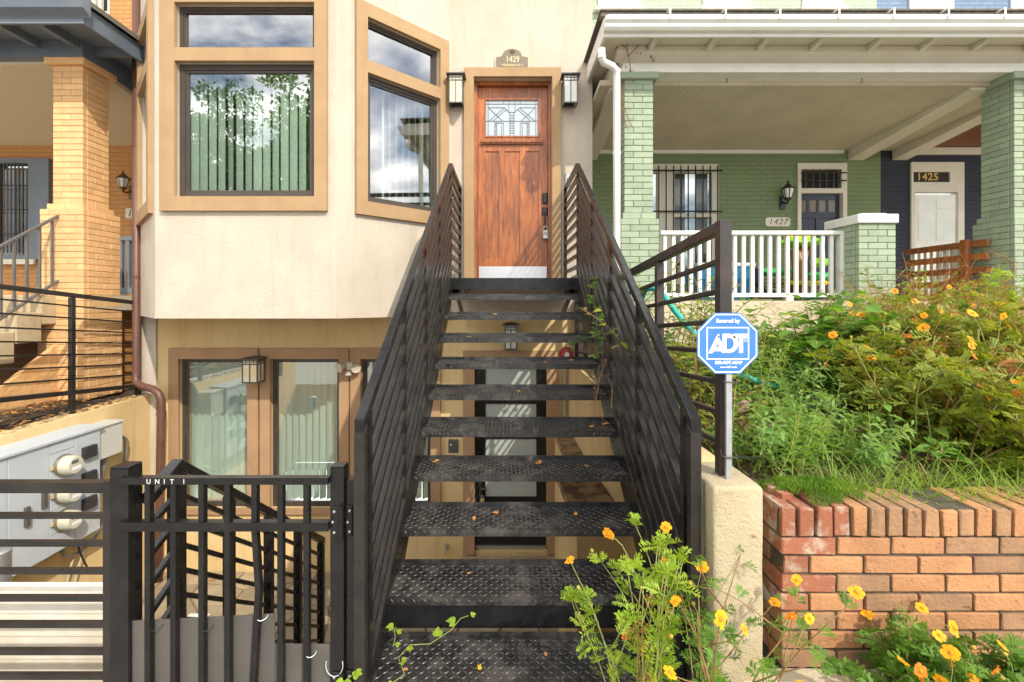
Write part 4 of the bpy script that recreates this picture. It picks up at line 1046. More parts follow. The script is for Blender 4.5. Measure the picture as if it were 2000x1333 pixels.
for y0, z0 in ((4.24, -0.52), (4.52, -0.41)):
    for i in range(5):
        for j in range(3): mb.box(MX + 0.0004, MX + 0.005, y0 + i * 0.038, y0 + i * 0.038 + 0.025, z0 + j * 0.022, z0 + j * 0.022 + 0.009)
obj('vent_louvre', mb, K['grey'], mc)
jb = thing('junction_box', 'small pale junction box on the wall beyond the meter cabinet', 'box', (-4.25, 4.95, 0.1))
mb = MB(); mb.box(RWX + 0.001, -4.18, 4.76, 5.05, 0.09, 0.42, 0.004); obj('case', mb, mat('pale_grey_enamel', (0.56, 0.55, 0.50), 0.5), jb)
mb = MB(); mb.box(RWX + 0.001, -4.165, 4.755, 5.065, 0.421, 0.437, 0.003); obj('lid', mb, bpy.data.materials['pale_grey_enamel'], jb)
def cable(name, pts, r, m, label, cat='cable', n=7):
    # smooth by Catmull-Rom
    P_ = [Vector(p) for p in pts]; P_ = [P_[0]] + P_ + [P_[-1]]; out = []
    for i in range(1, len(P_) - 2):
        for k in range(6):
            u = k / 6
            a, b, c, d = P_[i - 1], P_[i], P_[i + 1], P_[i + 2]
            out.append(0.5 * ((2 * b) + (c - a) * u + (2 * a - 5 * b + 4 * c - d) * u * u + (3 * b - a - 3 * c + d) * u ** 3))
    out.append(P_[-2])
    mb = MB(); mb.tube(out, r, n); return obj(name, mb, m, label=label, cat=cat, smooth=True)
wx = RWX + 0.03
cable('conduit', [(wx + 0.03, 5.04, 0.2), (wx + 0.04, 5.2, 0.2), (wx + 0.03, 5.28, 0.1), (wx, 5.28, -0.1)], 0.018, K['wire'], 'grey conduit looping out of the small junction box', 'conduit')
cable('conduit', [(wx + 0.1, 4.9, 0.09), (wx + 0.06, 4.9, -0.15), (wx, 4.9, -0.4)], 0.03, K['wire'], 'grey conduit dropping straight below the small junction box', 'conduit')
cable('cable', [(wx + 0.12, 4.40, -0.6), (wx + 0.1, 4.46, -0.72), (wx + 0.05, 4.62, -0.80), (wx + 0.05, 4.85, -0.74), (wx, 5.0, -0.6)], 0.016, K['wire'], 'grey cable looping under the meter cabinet')
cable('cable', [(wx + 0.1, 4.62, -0.55), (wx + 0.08, 4.62, -0.7), (wx + 0.06, 4.7, -0.9), (wx + 0.02, 4.8, -1.05)], 0.009, K['blackcable'], 'thin black cable hanging from the meter cabinet')
cable('cable', [(wx, 4.58, -1.1), (wx + 0.04, 4.64, -0.8), (wx + 0.06, 4.9, -0.68), (wx + 0.1, 5.15, -0.55), (wx + 0.05, 5.3, -0.3)], 0.010, K['meter'], 'pale coiled cable sagging along the yellow retaining wall')
cable('cable', [(wx, 4.66, -1.15), (wx + 0.05, 4.75, -0.75), (wx + 0.08, 5.0, -0.62), (wx + 0.08, 5.25, -0.6), (wx + 0.02, 5.35, -0.9)], 0.008, K['meter'], 'second pale cable sagging below the first on the yellow wall')
# corrugated duct
mb = MB(); cx, cy = PX(2, 3.2), 3.2; prof = []
for i in range(14):
    z = PZ(1160, 3.2) + i * 0.022; prof += [(0.07, z), (0.058, z + 0.011)]
mb.lathe(prof, (cx - 0.02, cy, 0), 16); obj('flexible_duct', mb, K['galv'], label='grey corrugated duct at the left picture edge below the cabinet', cat='duct', smooth=True)
# brown downpipe
dpipe = thing('downpipe', 'brown downpipe bending over the retaining wall beside the bay', 'downpipe', (-4.1, 5.45, PITZ))
mb = MB(); pts = [(-4.47, 5.60, 5.4), (-4.47, 5.60, 0.88), (-4.47, 5.59, 0.80), (-4.44, 5.57, 0.74), (-4.36, 5.55, 0.71), (-4.22, 5.53, 0.68), (-4.14, 5.52, 0.63), (-4.11, 5.52, 0.55), (-4.105, 5.52, 0.45), (-4.13, 5.52, -0.6), (-4.15, 5.53, PITZ + 0.01)]
mb.tube(pts, 0.043, 14); obj('pipe', mb, K['pipe'], dpipe, smooth=True)
for z in (3.6, 2.0):
    mb = MB(); mb.lathe([(0.046, 0), (0.046, 0.04)], (-4.47, 5.60, z), 14); obj('collar', mb, K['pipe'], dpipe)
mb = MB(); mb.lathe([(0.05, 0), (0.05, 0.05)], (-4.108, 5.52, 0.36), 14); obj('collar', mb, K['pipe'], dpipe)

# ================================================================== LEFT NEIGHBOUR (orange brick porch)
def bricks_face(parent, a, b, z0, z1, course, depth, m, blen=0.205, shift=0, off=0.0, name='brick', skip_ends=0, cache={}):
    """courses of bricks on a vertical face from point a to b (outer face line), depth inwards (left normal)"""
    fm, L = frame(a[0], a[1], b[0], b[1])
    rz = math.atan2(fm[1][0], fm[0][0])
    n = max(1, round((z1 - z0) / course)); ch = (z1 - z0) / n
    for k in range(n):
        cuts = [0.0]; first = blen if (k + shift) % 2 == 0 else blen / 2
        x = first
        while x < L - 0.055: cuts.append(x); x += blen
        cuts.append(L)
        for u0, u1 in zip(cuts[:-1], cuts[1:]):
            key = (round(u1 - u0, 3), round(ch, 4), depth, m.name)
            if key not in cache:
                mb = MB(); w = (u1 - u0) / 2 - 0.0028
                mb.box(-w, w, 0, depth, -ch / 2 + 0.003, ch / 2 - 0.003, 0.0035); cache[key] = mesh_of(name, mb, m, V(0, 0, 0), False)
            loc = fm @ V((u0 + u1) / 2, off + rng.uniform(-0.0015, 0.0015), z0 + (k + 0.5) * ch)
            inst(cache[key], parent, loc, name, rot=(0, rng.uniform(-0.004, 0.004), rz + rng.uniform(-0.005, 0.005)))
def pillar(name, label, x0, x1, y0, y1, z0, z1, course, m, mm, cap=None, steps=None, faces='fr'):
    pr = thing(name, label, 'pillar', ((x0 + x1) / 2, (y0 + y1) / 2, z0))
    segs = steps or [(z0, z1, 0.0)]
    for za, zb, g in segs:
        X0, X1, Y0, Y1 = x0 - g, x1 + g, y0 - g, y1 + g
        mb = MB(); i = 0.007; mb.box(X0 + i, X1 - i, Y0 + i, Y1 - i, za + 0.001, zb - 0.001); obj('mortar_core', mb, mm, pr)
        D = 0.05
        if 'f' in faces: bricks_face(pr, (X0, Y0), (X1, Y0), za, zb, course, D, m)
        if 'r' in faces: bricks_face(pr, (X1, Y0 + D + 0.003), (X1, Y1), za, zb, course, D, m, shift=1)
        if 'l' in faces: bricks_face(pr, (X0, Y1), (X0, Y0 + D + 0.003), za, zb, course, D, m, shift=1)
    if cap:
        ct, ch, co, cm = cap
        mb = MB(); mb.box(x0 - co, x1 + co, y0 - co, y1 + co, ct - ch, ct, 0.008); obj('cap', mb, cm, pr)
    return pr
px0, px1 = PX(103, 5.24), PX(162, 5.24)
pillar('porch_pillar', 'yellow painted brick porch pillar with stepped base left of the bay', px0, px1, 5.24, 5.585, 0.62, 4.42, 0.0677, K['ybrick'], K['ymortar'],
       cap=(4.47, 0.075, 0.055, K['ybrick']), steps=[(0.62, 1.80, 0.088), (1.80, 2.76, 0.075), (2.76, 2.828, 0.035), (2.828, 4.395, 0.0)])
NY = 7.25
nh = thing('neighbour_house', 'orange brick rowhouse behind the yellow porch pillar at left', 'house', (-7, NY, 0.6))
nw = [(PX(-10, NY), PX(78, NY), PZ(505, NY), PZ(318, NY))]
upw = (PX(176, NY), PX(214, NY), PZ(28, NY), PZ(28, NY) + 1.4)
mb = MB(); wall(mb, -12, WLX - 0.015, 0.5, 9.0, NY, NY + 0.2, nw + [upw]); obj('wall', mb, K['ywall'], nh)
mb = MB(); a = nw[0]; wall(mb, a[0] - 0.0, PX(102, NY), a[2] - 0.02, a[3] + 0.05, NY - 0.06, NY - 0.002, [(PX(0, NY) - 0.5, PX(62, NY), a[2] + 0.05, a[3] - 0.03)]); w = obj('window', mb, K['slate'], nh)
mb = MB(); mb.box(-9, PX(62, NY), NY + 0.06, NY + 0.07, a[2], a[3]); obj('pane', mb, K['glass_far'], w)
mb = MB(); mb.box(-9, PX(70, NY), NY + 0.3, NY + 0.32, a[2], a[3]); obj('curtain', mb, K['offwhite'], w)
mb = MB(); mb.box(-9, PX(78, NY), NY - 0.10, NY - 0.061, a[2] - 0.10, a[2] - 0.021); obj('sill', mb, K['offwhite'], w)
for i in range(8):
    x = PX(4 + i * 7.3, NY); mb = MB(); mb.tube([(x, NY - 0.085, a[2] + 0.08), (x, NY - 0.085, a[3] - 0.03)], 0.011, 6); obj('security_bar', mb, K['blackdoor'], w)
for f in (0.25, 0.5, 0.75):
    z = a[2] + (a[3] - a[2]) * f; mb = MB(); mb.tube([(-9, NY - 0.072, z), (PX(62, NY), NY - 0.072, z)], 0.009, 6); obj('security_bar', mb, K['blackdoor'], w)
mb = MB(); mb.box(PX(78.5, NY), PX(103, NY), NY - 0.055, NY - 0.003, 1.75, a[2] - 0.12); obj('door_jamb', mb, K['slate'], nh)
mb = MB(); X0, X1, Z0, Z1 = upw; wall(mb, X0, X1, Z0, Z1, NY + 0.02, NY + 0.07, [(X0 + 0.06, X1 - 0.2, Z0 + 0.06, Z1), (X1 - 0.15, X1 - 0.05, Z0 + 0.06, Z1)]); w2 = obj('window', mb, K['offwhite'], nh)
mb = MB(); mb.box(X0, X1, NY + 0.1, NY + 0.11, Z0, Z1); obj('pane', mb, K['dark'], w2)
# porch floor, ceiling, roof
mb = MB(); mb.box(-12, -4.70, 5.30, NY - 0.001, 1.62, 1.80); obj('porch_floor', mb, K['conc'], nh)
mb = MB(); mb.box(-12, -4.86, 5.60, NY - 0.001, 0.6, 1.619); obj('porch_base', mb, K['ywall'], nh)
mb = MB(); mb.vbar(-12, -4.78, 5.3, NY - 0.002, 4.44, 4.50, 4.17, 4.23); obj('porch_ceiling', mb, K['ceil2'], nh)
mb = MB(); mb.box(-12, -4.755, 5.20, 5.42, 4.471, 4.66); mb.box(-5.05, -4.755, 5.4205, NY - 0.003, 4.43, 4.66); obj('porch_beam', mb, K['slate'], nh)
mb = MB(); mb.box(-12, -4.75, 5.3, 5.42, 4.40, 4.4705) if False else None
EV = 4.70
prf = [(EV, 4.60), (EV - 0.02, 4.62), (EV - 0.09, 4.66), (EV - 0.11, 4.72), (EV - 0.115, 4.79), (EV, 4.79)]
mb = MB(); mb.prism(prf, -12, PX(160, 4.6), 'x'); obj('gutter', mb, K['slate'], nh)
mb = MB(); mb.box(-12, -4.29, EV + 0.0005, EV + 0.03, 4.55, 4.74); mb.box(-4.32, -4.29, EV + 0.0305, NY, 4.55, 4.74); obj('fascia', mb, K['slate'], nh)
mb = MB(); mb.box(-12, -4.3205, EV + 0.0305, NY - 0.002, 4.662, 4.69); obj('soffit', mb, K['slate'], nh)
mb = MB(); mb.add([(-12, EV - 0.02, 4.80), (-4.25, EV - 0.02, 4.80), (-4.25, NY, 4.80), (-7.0, NY, 5.9), (-12, NY, 5.9), (-12, EV - 0.02, 4.745), (-4.25, EV - 0.02, 4.745), (-4.25, NY, 4.745)],
                  [(0, 1, 3, 4), (1, 2, 3), (5, 6, 1, 0), (6, 7, 2, 1)]); obj('porch_roof', mb, K['roof'], nh)
for x in (-6.5, -5.9, -5.3, -4.86):
    mb = MB(); mb.prism([(EV + 0.07, 4.661), (EV + 0.07, 4.60), (EV + 0.12, 4.575), (5.199, 4.575), (5.199, 4.661)], x, x + 0.07, 'x'); obj('rafter_tail', mb, K['slate'], nh)
for y in (5.35, 5.95, 6.55):
    mb = MB(); mb.prism([(-4.754, 4.661), (-4.754, 4.575), (-4.42, 4.575), (-4.37, 4.60), (-4.37, 4.661)], y, y + 0.07, 'y'); obj('rafter_tail', mb, K['slate'], nh)
# porch side balustrade
pb = thing('porch_balustrade', 'slate blue porch balustrade behind the yellow pillar', 'balustrade', (-4.72, 6.2, 1.8))
yb_ = 6.25
mb = MB(); mb.box(PX(228, yb_), PX(285, yb_), yb_, yb_ + 0.06, PZ(470, yb_), PZ(462, yb_)); obj('top_rail', mb, K['slate'], pb)
mb = MB(); mb.box(PX(228, yb_), PX(285, yb_), yb_, yb_ + 0.06, PZ(575, yb_), PZ(562, yb_)); obj('bottom_rail', mb, K['slate'], pb)
for px in (234, 248, 260, 272):
    mb = MB(); x = PX(px, yb_); mb.box(x - 0.022, x + 0.022, yb_ + 0.008, yb_ + 0.052, PZ(562, yb_), PZ(470, yb_)); obj('baluster', mb, K['slate'], pb)
# antique coach lantern and number plate
def coach_lantern(px, py, d, h, label, m, side=-1, glassm=None):
    c = P(px, py, d); L = thing('coach_lantern', label, 'lantern', (c.x, d, c.z - h / 2))
    y = d - 0.16; s = h / 0.5
    mb = MB(); mb.lathe([(0.05 * s, 0.0), (0.085 * s, 0.14 * s), (0.085 * s, 0.145 * s)], (c.x, y, c.z - 0.08 * s), 8); obj('glass', mb, glassm or K['paleglass'], L)
    mb = MB(); zc = c.z + 0.066 * s
    mb.lathe([(0.11 * s, 0), (0.10 * s, 0.012 * s), (0.06 * s, 0.05 * s), (0.045 * s, 0.055 * s), (0.04 * s, 0.075 * s), (0.015 * s, 0.09 * s), (0.012 * s, 0.11 * s), (0.02 * s, 0.12 * s), (0.004 * s, 0.145 * s)], (c.x, y, zc), 16); obj('cap', mb, m, L, smooth='auto')
    mb = MB(); mb.lathe([(0.006 * s, -0.09 * s), (0.018 * s, -0.075 * s), (0.012 * s, -0.05 * s), (0.045 * s, -0.035 * s), (0.055 * s, -0.02 * s), (0.055 * s, 0.0)], (c.x, y, c.z - 0.081 * s), 14); obj('finial', mb, m, L, smooth='auto')
    mb = MB()
    for k in range(6):
        a = k * math.pi / 3 + 0.3; mb.tube([(c.x + 0.053 * s * math.cos(a), y + 0.053 * s * math.sin(a), c.z - 0.08 * s), (c.x + 0.089 * s * math.cos(a), y + 0.089 * s * math.sin(a), c.z + 0.066 * s)], 0.006 * s, 5)
    obj('cage', mb, m, L)
    mb = MB(); mb.tube([(c.x, y, c.z - 0.14 * s), (c.x, y + 0.05, c.z - 0.17 * s), (c.x, d - 0.02, c.z - 0.12 * s)], 0.014 * s, 8); mb.box(c.x - 0.045 * s, c.x + 0.045 * s, d - 0.022, d - 0.001, c.z - 0.25 * s, c.z - 0.02 * s, 0.008); obj('bracket', mb, m, L)
    return L
coach_lantern(257, 362, NY, 0.44, 'tarnished brass coach lantern on the orange porch wall', mat('tarnished_brass', (0.14, 0.10, 0.05), 0.5, 0.5))
c = P(260, 418, NY); mb = MB(); mb.box(PX(247, NY), PX(285, NY), NY - 0.02, NY - 0.001, PZ(427, NY), PZ(408, NY)); hp = obj('number_plate', mb, K['offwhite'], label='cream number plate starting 14 on the orange porch wall', cat='sign')
text('lettering', '14', 0.15, (PX(259.5, NY), NY - 0.0215, PZ(417.5, NY)), K['blackdoor'], hp, 0.0006, 0.002, shear=0.2)
# entrance steps with side wall
ns = thing('porch_steps', 'weathered concrete steps with orange painted side leading up to the left porch', 'steps', (-5.4, 4.9, 0.6))
for i in range(6):
    z1 = 1.80 - i * 0.19 if i else 1.795; y0 = 5.25 - i * 0.265
    mb = MB(); mb.box(-7.2, -5.005 + 0.01 * (i % 2), y0 - 0.265, y0 - 0.0005 if i else 5.299, z1 - 0.32 if i < 5 else 0.6, z1 - 0.0, 0.010); obj('step', mb, K['stepc'], ns)
mb = MB(); mb.prism([(5.23, 0.6), (5.23, 1.30), (4.85, 1.05), (4.45, 0.78), (4.2, 0.66), (4.2, 0.6)], -5.04, -4.985, 'x'); obj('side_wall', mb, mat('peeling_orange_render', (0.62, 0.30, 0.11), 0.85, col2=(0.74, 0.46, 0.21), vs=3.5, bump=0.6, bs=25, bdist=0.02, dirt=(0.16, 0.09, 0.05), ds=3, da=0.52, db=0.7, damt=0.7), ns)
nr = thing('step_handrail', 'thin grey iron handrail with pickets running up the left porch steps', 'handrail', (-5.0, 4.8, 1.3))
hl = lambda y: 2.745 - (5.24 - y) * 0.695
bl = lambda y: 2.02 - (5.24 - y) * 0.68
irn = mat('grey_painted_iron', (0.10, 0.092, 0.085), 0.5, col2=(0.14, 0.125, 0.11), vs=9)
for f, h, nm in ((hl, 0.03, 'top_rail'), (bl, 0.03, 'bottom_rail')):
    mb = MB(); mb.vbar(-5.02, -4.985, 3.9, 5.24, f(3.9) - h, f(3.9), f(5.24) - h, f(5.24)); obj(nm, mb, irn, nr)
for px in (102, 78, 53, 28, 2, -26):
    y = 5.0 * FPX / (VX - px); mb = MB(); mb.vbar(-5.012, -4.992, y - 0.01, y + 0.01, bl(y) + 0.001, hl(y) - 0.031, bl(y) + 0.001, hl(y) - 0.031); obj('picket', mb, irn, nr)
# ================================================================== RIGHT CHEEK WALL, LEDGE, GUARD
CWX = 0.775
ck = thing('cheek_wall', 'cream rendered cheek wall with square end beside the stair foot', 'wall', (0.86, 1.7, 0))
mb = MB()
# end block with softened edges, then the wall running back to the house
mb.box(CWX - 0.012, 0.948, 1.70, 1.98, 0.0, 1.04); eb = obj('end_block', mb, K['conc_y'], ck)
import bmesh
bm_ = bmesh.new(); bm_.from_mesh(eb.data)
bmesh.ops.bevel(bm_, geom=list(bm_.edges), offset=0.013, segments=3, profile=0.5, affect='EDGES')
bmesh.ops.subdivide_edges(bm_, edges=[e for e in bm_.edges if e.calc_length() > 0.1], cuts=6, use_grid_fill=True)
for v_ in bm_.verts: v_.co += V(rng.uniform(-1, 1), rng.uniform(-1, 1), rng.uniform(-1, 1)) * 0.0022
bm_.to_mesh(eb.data); bm_.free()
for p_ in eb.data.polygons: p_.use_smooth = True
mb = MB(); mb.vbar(CWX, 0.944, 1.981, WY - 0.003, PITZ, 1.03, PITZ, 1.0); obj('wall_body', mb, K['yellow'], ck)
# low ledge at the foot of the wall
lg = thing('wall_ledge', 'dirty weathered ledge capping the low wall under the stairs', 'ledge', (0.65, 4.4, PITZ))
mb = MB(); mb.vbar(0.60, CWX - 0.001, 4.12, WY - 0.005, PITZ + 0.003, 0.16, PITZ + 0.003, 0.11); obj('low_wall', mb, K['yellow'], lg)
mb = MB(); mb.vbar(0.47, CWX - 0.001, 3.05, 4.119, PITZ + 0.003, 0.26, PITZ + 0.003, 0.16); obj('low_wall', mb, K['yellow'], lg)
mb = MB(); mb.vbar(0.575, CWX - 0.002, 4.13, WY - 0.006, 0.161, 0.215, 0.111, 0.165); obj('coping', mb, K['ledge'], lg)
mb = MB(); mb.vbar(0.435, CWX - 0.002, 2.98, 4.125, 0.275, 0.335, 0.166, 0.235); obj('coping', mb, K['ledge'], lg)
# guard on the cheek wall
gd = thing('garden_railing', 'rusty dark steel railing on the cheek wall behind the blue sign', 'railing', (0.86, 1.81, 1.03))
GXR = 0.862
g_t = lambda y: 2.045 - (y - 1.83) * 0.075
posts = (1.835, 2.60, 3.45, 4.25, 5.02, 5.64)
for i, y in enumerate(posts):
    w = 0.023 if i == 0 else 0.02
    mb = MB(); mb.vbar(GXR - w, GXR + w, y - w, y + w, 1.005, g_t(y) + (0.0 if i == 0 else -0.046), 1.005, g_t(y) + (0.0 if i == 0 else -0.046)); obj('post', mb, K['rust'], gd)
mb = MB(); mb.vbar(GXR - 0.02, GXR + 0.02, 1.859, 5.66, g_t(1.86) - 0.045, g_t(1.86), g_t(5.66) - 0.045, g_t(5.66)); obj('top_rail', mb, K['rust'], gd)
for k in range(7):
    for a, b in zip(posts[:-1], posts[1:]):
        a2, b2 = a + 0.0235, b - 0.0205
        off = 0.145 + k * 0.122
        mb = MB(); h = 0.022; mb.vbar(GXR - 0.011, GXR + 0.011, a2, b2, g_t(a2) - off - h, g_t(a2) - off, g_t(b2) - off - h, g_t(b2) - off); obj('bar', mb, K['rust'], gd)
# security sign
sg = thing('security_sign', 'blue octagonal security company sign on a steel stake', 'sign', (0.86, 1.79, 1.04))
SD = 1.775; c = P(1421, 671, SD); hw = 59.5 * SD / FPX
def octa(cx, cz, r): return [(cx + r * a, cz + r * b) for a, b in ((-0.42, 1), (0.42, 1), (1, 0.42), (1, -0.42), (0.42, -1), (-0.42, -1), (-1, -0.42), (-1, 0.42))]
mb = MB(); mb.prism(octa(c.x, c.z, hw), SD, SD + 0.003, 'y'); obj('panel', mb, K['blue'], sg)
def ring(poly_o, poly_i, y, m, nm):
    n = len(poly_o); mb = MB(); mb.leafy = True
    vs = [(p[0], y, p[1]) for p in poly_o] + [(p[0], y, p[1]) for p in poly_i]
    mb.add(vs, [(i, (i + 1) % n, n + (i + 1) % n, n + i) for i in range(n)]); return obj(nm, mb, m, sg)
ring(octa(c.x, c.z, hw * 0.965), octa(c.x, c.z, hw * 0.925), SD - 0.0006, K['swhite'], 'border_line')
u = SD / FPX * 160 / 1333
def sx_(x): return PX(1340 + x * 0.12, SD)
def sz_(y): return PZ(590 + y * 0.12, SD)
def rect(x0, x1, y0, y1): return [(sx_(x0), sz_(y1)), (sx_(x1), sz_(y1)), (sx_(x1), sz_(y0)), (sx_(x0), sz_(y0))]
ring(rect(333, 1025, 410, 940), rect(352, 1006, 429, 921), SD - 0.0006, K['swhite'], 'inner_border')
ys_ = SD - 0.0009
text('lettering', 'Secured by', 0.0205, (sx_(680), ys_, sz_(310)), K['swhite'], sg, 0.0002, 0.0007, sx=0.98)
text('lettering', '800.ADT.ASAP', 0.0170, (sx_(690), ys_, sz_(990)), K['swhite'], sg, 0.0002, 0.0005, sx=0.98)
text('lettering', 'www.ADT.com', 0.0100, (sx_(690), ys_, sz_(1062)), K['swhite'], sg, 0.0002, 0.0003)
# the three-letter emblem as flat shapes
mb = MB()
def flat(pts): mb.prism([(sx_(x), sz_(y)) for x, y in pts], ys_ - 0.0004, ys_, 'y')
flat([(358, 835), (512, 525), (540, 525), (512, 680), (480, 735), (430, 835)])
flat([(512, 525), (655, 830), (585, 830), (545, 735), (540, 735), (512, 680)])
flat([(480, 735), (545, 735), (585, 830), (560, 802), (446, 802)])
flat([(590, 520), (655, 520), (655, 775), (690, 775), (690, 832), (668, 832), (590, 668)])
def arc(r0, r1, cx, cy, k0, k1, n=10, ry=1.0):
    for i in range(n):
        a0 = R(k0 + (k1 - k0) * i / n); a1 = R(k0 + (k1 - k0) * (i + 1) / n)
        flat([(cx + r0[0] * math.cos(a0), cy + r0[1] * math.sin(a0)), (cx + r1[0] * math.cos(a0), cy + r1[1] * math.sin(a0)), (cx + r1[0] * math.cos(a1), cy + r1[1] * math.sin(a1)), (cx + r0[0] * math.cos(a1), cy + r0[1] * math.sin(a1))])
arc((85, 98), (160, 156), 690, 676, -80, 90)
flat([(655, 520), (720, 520), (720, 590), (655, 590)])
flat([(765, 520), (1006, 520), (1006, 588), (925, 588), (925, 832), (858, 832), (858, 588), (765, 588)])
obj('emblem', mb, K['swhite'], sg)
ring(octa(sx_(967), sz_(625), 26 * u), octa(sx_(967), sz_(625), 20 * u), ys_, K['swhite'], 'registered_mark')
mb = MB(); mb.box(PX(1416, 1.79), PX(1427, 1.79), SD + 0.0035, SD + 0.016, 1.035, PZ(612, SD)) ; obj('stake', mb, K['galv'], sg)
mb = MB(); mb.tube([(GXR + 0.03, 1.775, PZ(745, 1.8)), (GXR - 0.03, 1.772, PZ(744, 1.8)), (GXR - 0.035, 1.87, PZ(744, 1.8)), (GXR + 0.03, 1.87, PZ(745, 1.8)), (GXR + 0.034, 1.775, PZ(745, 1.8))], 0.0022, 6); obj('tie_wire', mb, K['blackcable'], sg)
cable('cable', [(GXR + 0.033, 1.775, PZ(892, 1.79)), (GXR - 0.028, 1.77, PZ(890, 1.79)), (GXR - 0.03, 1.80, PZ(880, 1.79))], 0.003, K['blackcable'], 'black wire wound round the foot of the blue sign stake')
cable('cable', [(GXR + 0.03, 1.80, PZ(891, 1.8)), (1.05, 2.0, PZ(893, 2.0)), (1.2, 2.1, PZ(898, 2.1)), (1.4, 2.2, PZ(896, 2.2))], 0.003, K['blackcable'], 'black wire trailing from the sign stake into the garden')

# ================================================================== FRONT BRICK WALL
BY = 1.75
bwth = thing('garden_wall', 'weathered orange and brown brick garden wall at the lower right', 'wall', (1.6, BY, 0.335))
bx0 = PX(1528, BY); ztop_f = 0.945; rl = 0.112
mb = MB(); mb.box(bx0 + 0.008, 3.6, BY + 0.009, BY + 0.20, 0.335, ztop_f - rl - 0.002); obj('mortar_core', mb, K['mortar'], bwth)
mb = MB(); mb.box(bx0 - 0.005, 3.6, BY + 0.010, BY + 0.195, ztop_f - rl - 0.001, ztop_f - 0.010); obj('mortar_bed', mb, K['mortar'], bwth)
nC = 7; ch = (ztop_f - rl - 0.335) / nC; bl_ = 0.2065
bcache = {}
def rough_box(w, dpt, h, seed):
    r = random.Random(seed); mb = MB(); mb.box(-w / 2, w / 2, 0, dpt, 0, h, 0.0030)
    mb.v = [v + V(r.uniform(-1, 1), r.uniform(-1, 1), r.uniform(-1, 1)) * 0.0018 for v in mb.v]; return mb
def add_brick(loc, w, dpt, h, m, rz=0.0, nm='brick'):
    s = rng.randrange(4); key = (round(w, 3), round(dpt, 3), round(h, 3), m.name, s)
    if key not in bcache: bcache[key] = mesh_of(nm, rough_box(w, dpt, h, s + 17 * len(bcache)), m, V(0, 0, 0), False)
    return inst(bcache[key], bwth, loc, nm, rot=(rng.uniform(-0.004, 0.004), rng.uniform(-0.004, 0.004), rz))
for k in range(nC):
    z = 0.335 + k * ch; j = 0.0105
    half = k % 2 == 1
    x = bx0; first = True
    while x < 3.55:
        L = bl_ if not (half and first) else bl_ / 2
        out = 0.0
        if first: out = rng.uniform(-0.018, 0.004)
        m = BR[0] if rng.random() < 0.52 else BR[1]
        if first and k in (5, 6, 3) or (first and rng.random() < 0.3): m = BR[2]
        add_brick((x + L / 2 + out / 2, BY + rng.uniform(-0.002, 0.002), z + j / 2), L - j - out, 0.09, ch - j, m)
        x += L; first = False
    # end face brick behind the corner
    add_brick((bx0 + 0.045, BY + 0.095, z + j / 2), 0.088, 0.10, ch - j, BR[2] if rng.random() < 0.4 else BR[1])
x = bx0 - 0.012; i = 0
while x < 3.5:
    w = 0.0675; m = BR[0] if rng.random() < 0.55 else BR[1]
    if i < 4: m = BR[2]
    elif i == 4: m = BR[0]
    zt = ztop_f + (-0.004 if i else 0.0) + rng.uniform(-0.003, 0.003) + 0.006 * math.sin(i * 0.5)
    add_brick((x + w / 2, BY - 0.006 + rng.uniform(-0.003, 0.003), ztop_f - rl + 0.005), w - 0.0135, 0.205, zt - (ztop_f - rl + 0.005), m, rng.uniform(-0.012, 0.012), 'coping_brick')
    x += w; i += 1
lbm = rough_box(0.062, 0.10, 0.055, 5); lo = obj('loose_brick', lbm, BR[2], label='loose broken red brick lying on the end of the brick wall', cat='brick', org=V(0, 0, 0))
lo.location = P(1537, 985, 1.83) - V(0, 0, 0.012); lo.rotation_euler = (0.05, 0.08, 0.25)
# ledge in front
ld = obj('stone_ledge', MB().box(PX(1440, 1.72), 3.6, 1.30, BY + 0.02, 0.0, 0.33, 0.012), K['conc'], label='pale worn concrete ledge at the foot of the brick wall', cat='ledge')
# scrap of flashing in the gap
mb = MB(); mb.add([P(1488, 1135, 1.80), P(1510, 1172, 1.76), P(1500, 1180, 1.80), P(1487, 1160, 1.85)], [(0, 1, 2, 3)]); mb.leafy = True
obj('flashing_scrap', mb, K['galv'], label='torn scrap of metal flashing between the wall end and the block', cat='scrap')
# ================================================================== GARDEN BANK
def gz(x, y): return 0.905 + max(0, (y - 1.95)) * 0.118 + 0.02 * math.sin(4 * x + 2 * y) * min(1, max(0, y - 1.95))
mb = MB(); NXg, NYg = 34, 18
for j in range(NYg + 1):
    for i in range(NXg + 1):
        x = 0.944 + (11 - 0.944) * (i / NXg) ** 1.6; y = 1.93 + (5.02 - 1.93) * j / NYg
        mb.v.append(V(x, y, gz(x, y))); 
for j in range(NYg):
    for i in range(NXg):
        a = j * (NXg + 1) + i; mb.f.append([a, a + 1, a + NXg + 2, a + NXg + 1]); mb.k.append(0)
obj('garden_bank', mb, K['soil'], kind='structure')
for (x0, x1, y, z, h, lab) in ((PX(1425, 2.6), PX(1782, 2.6), 2.6, 0.90, 0.13, 'grey weathered timber edging the lower garden bed'), (PX(1552, 3.3), PX(1705, 3.3), 3.3, 0.98, 0.14, 'short grey timber edging the upper garden bed')):
    mb = MB(); mb.box(x0, x1, y, y + 0.11, z, z + h, 0.012); obj('timber_sleeper', mb, K['timber'], label=lab, cat='timber')
mb = MB(); mb.box(PX(1432, 2.5), PX(1460, 2.5), 2.47, 2.55, 0.9, PZ(782, 2.5), 0.008); obj('timber_stake', mb, K['timber'], label='old timber stake behind the blue sign post', cat='stake')
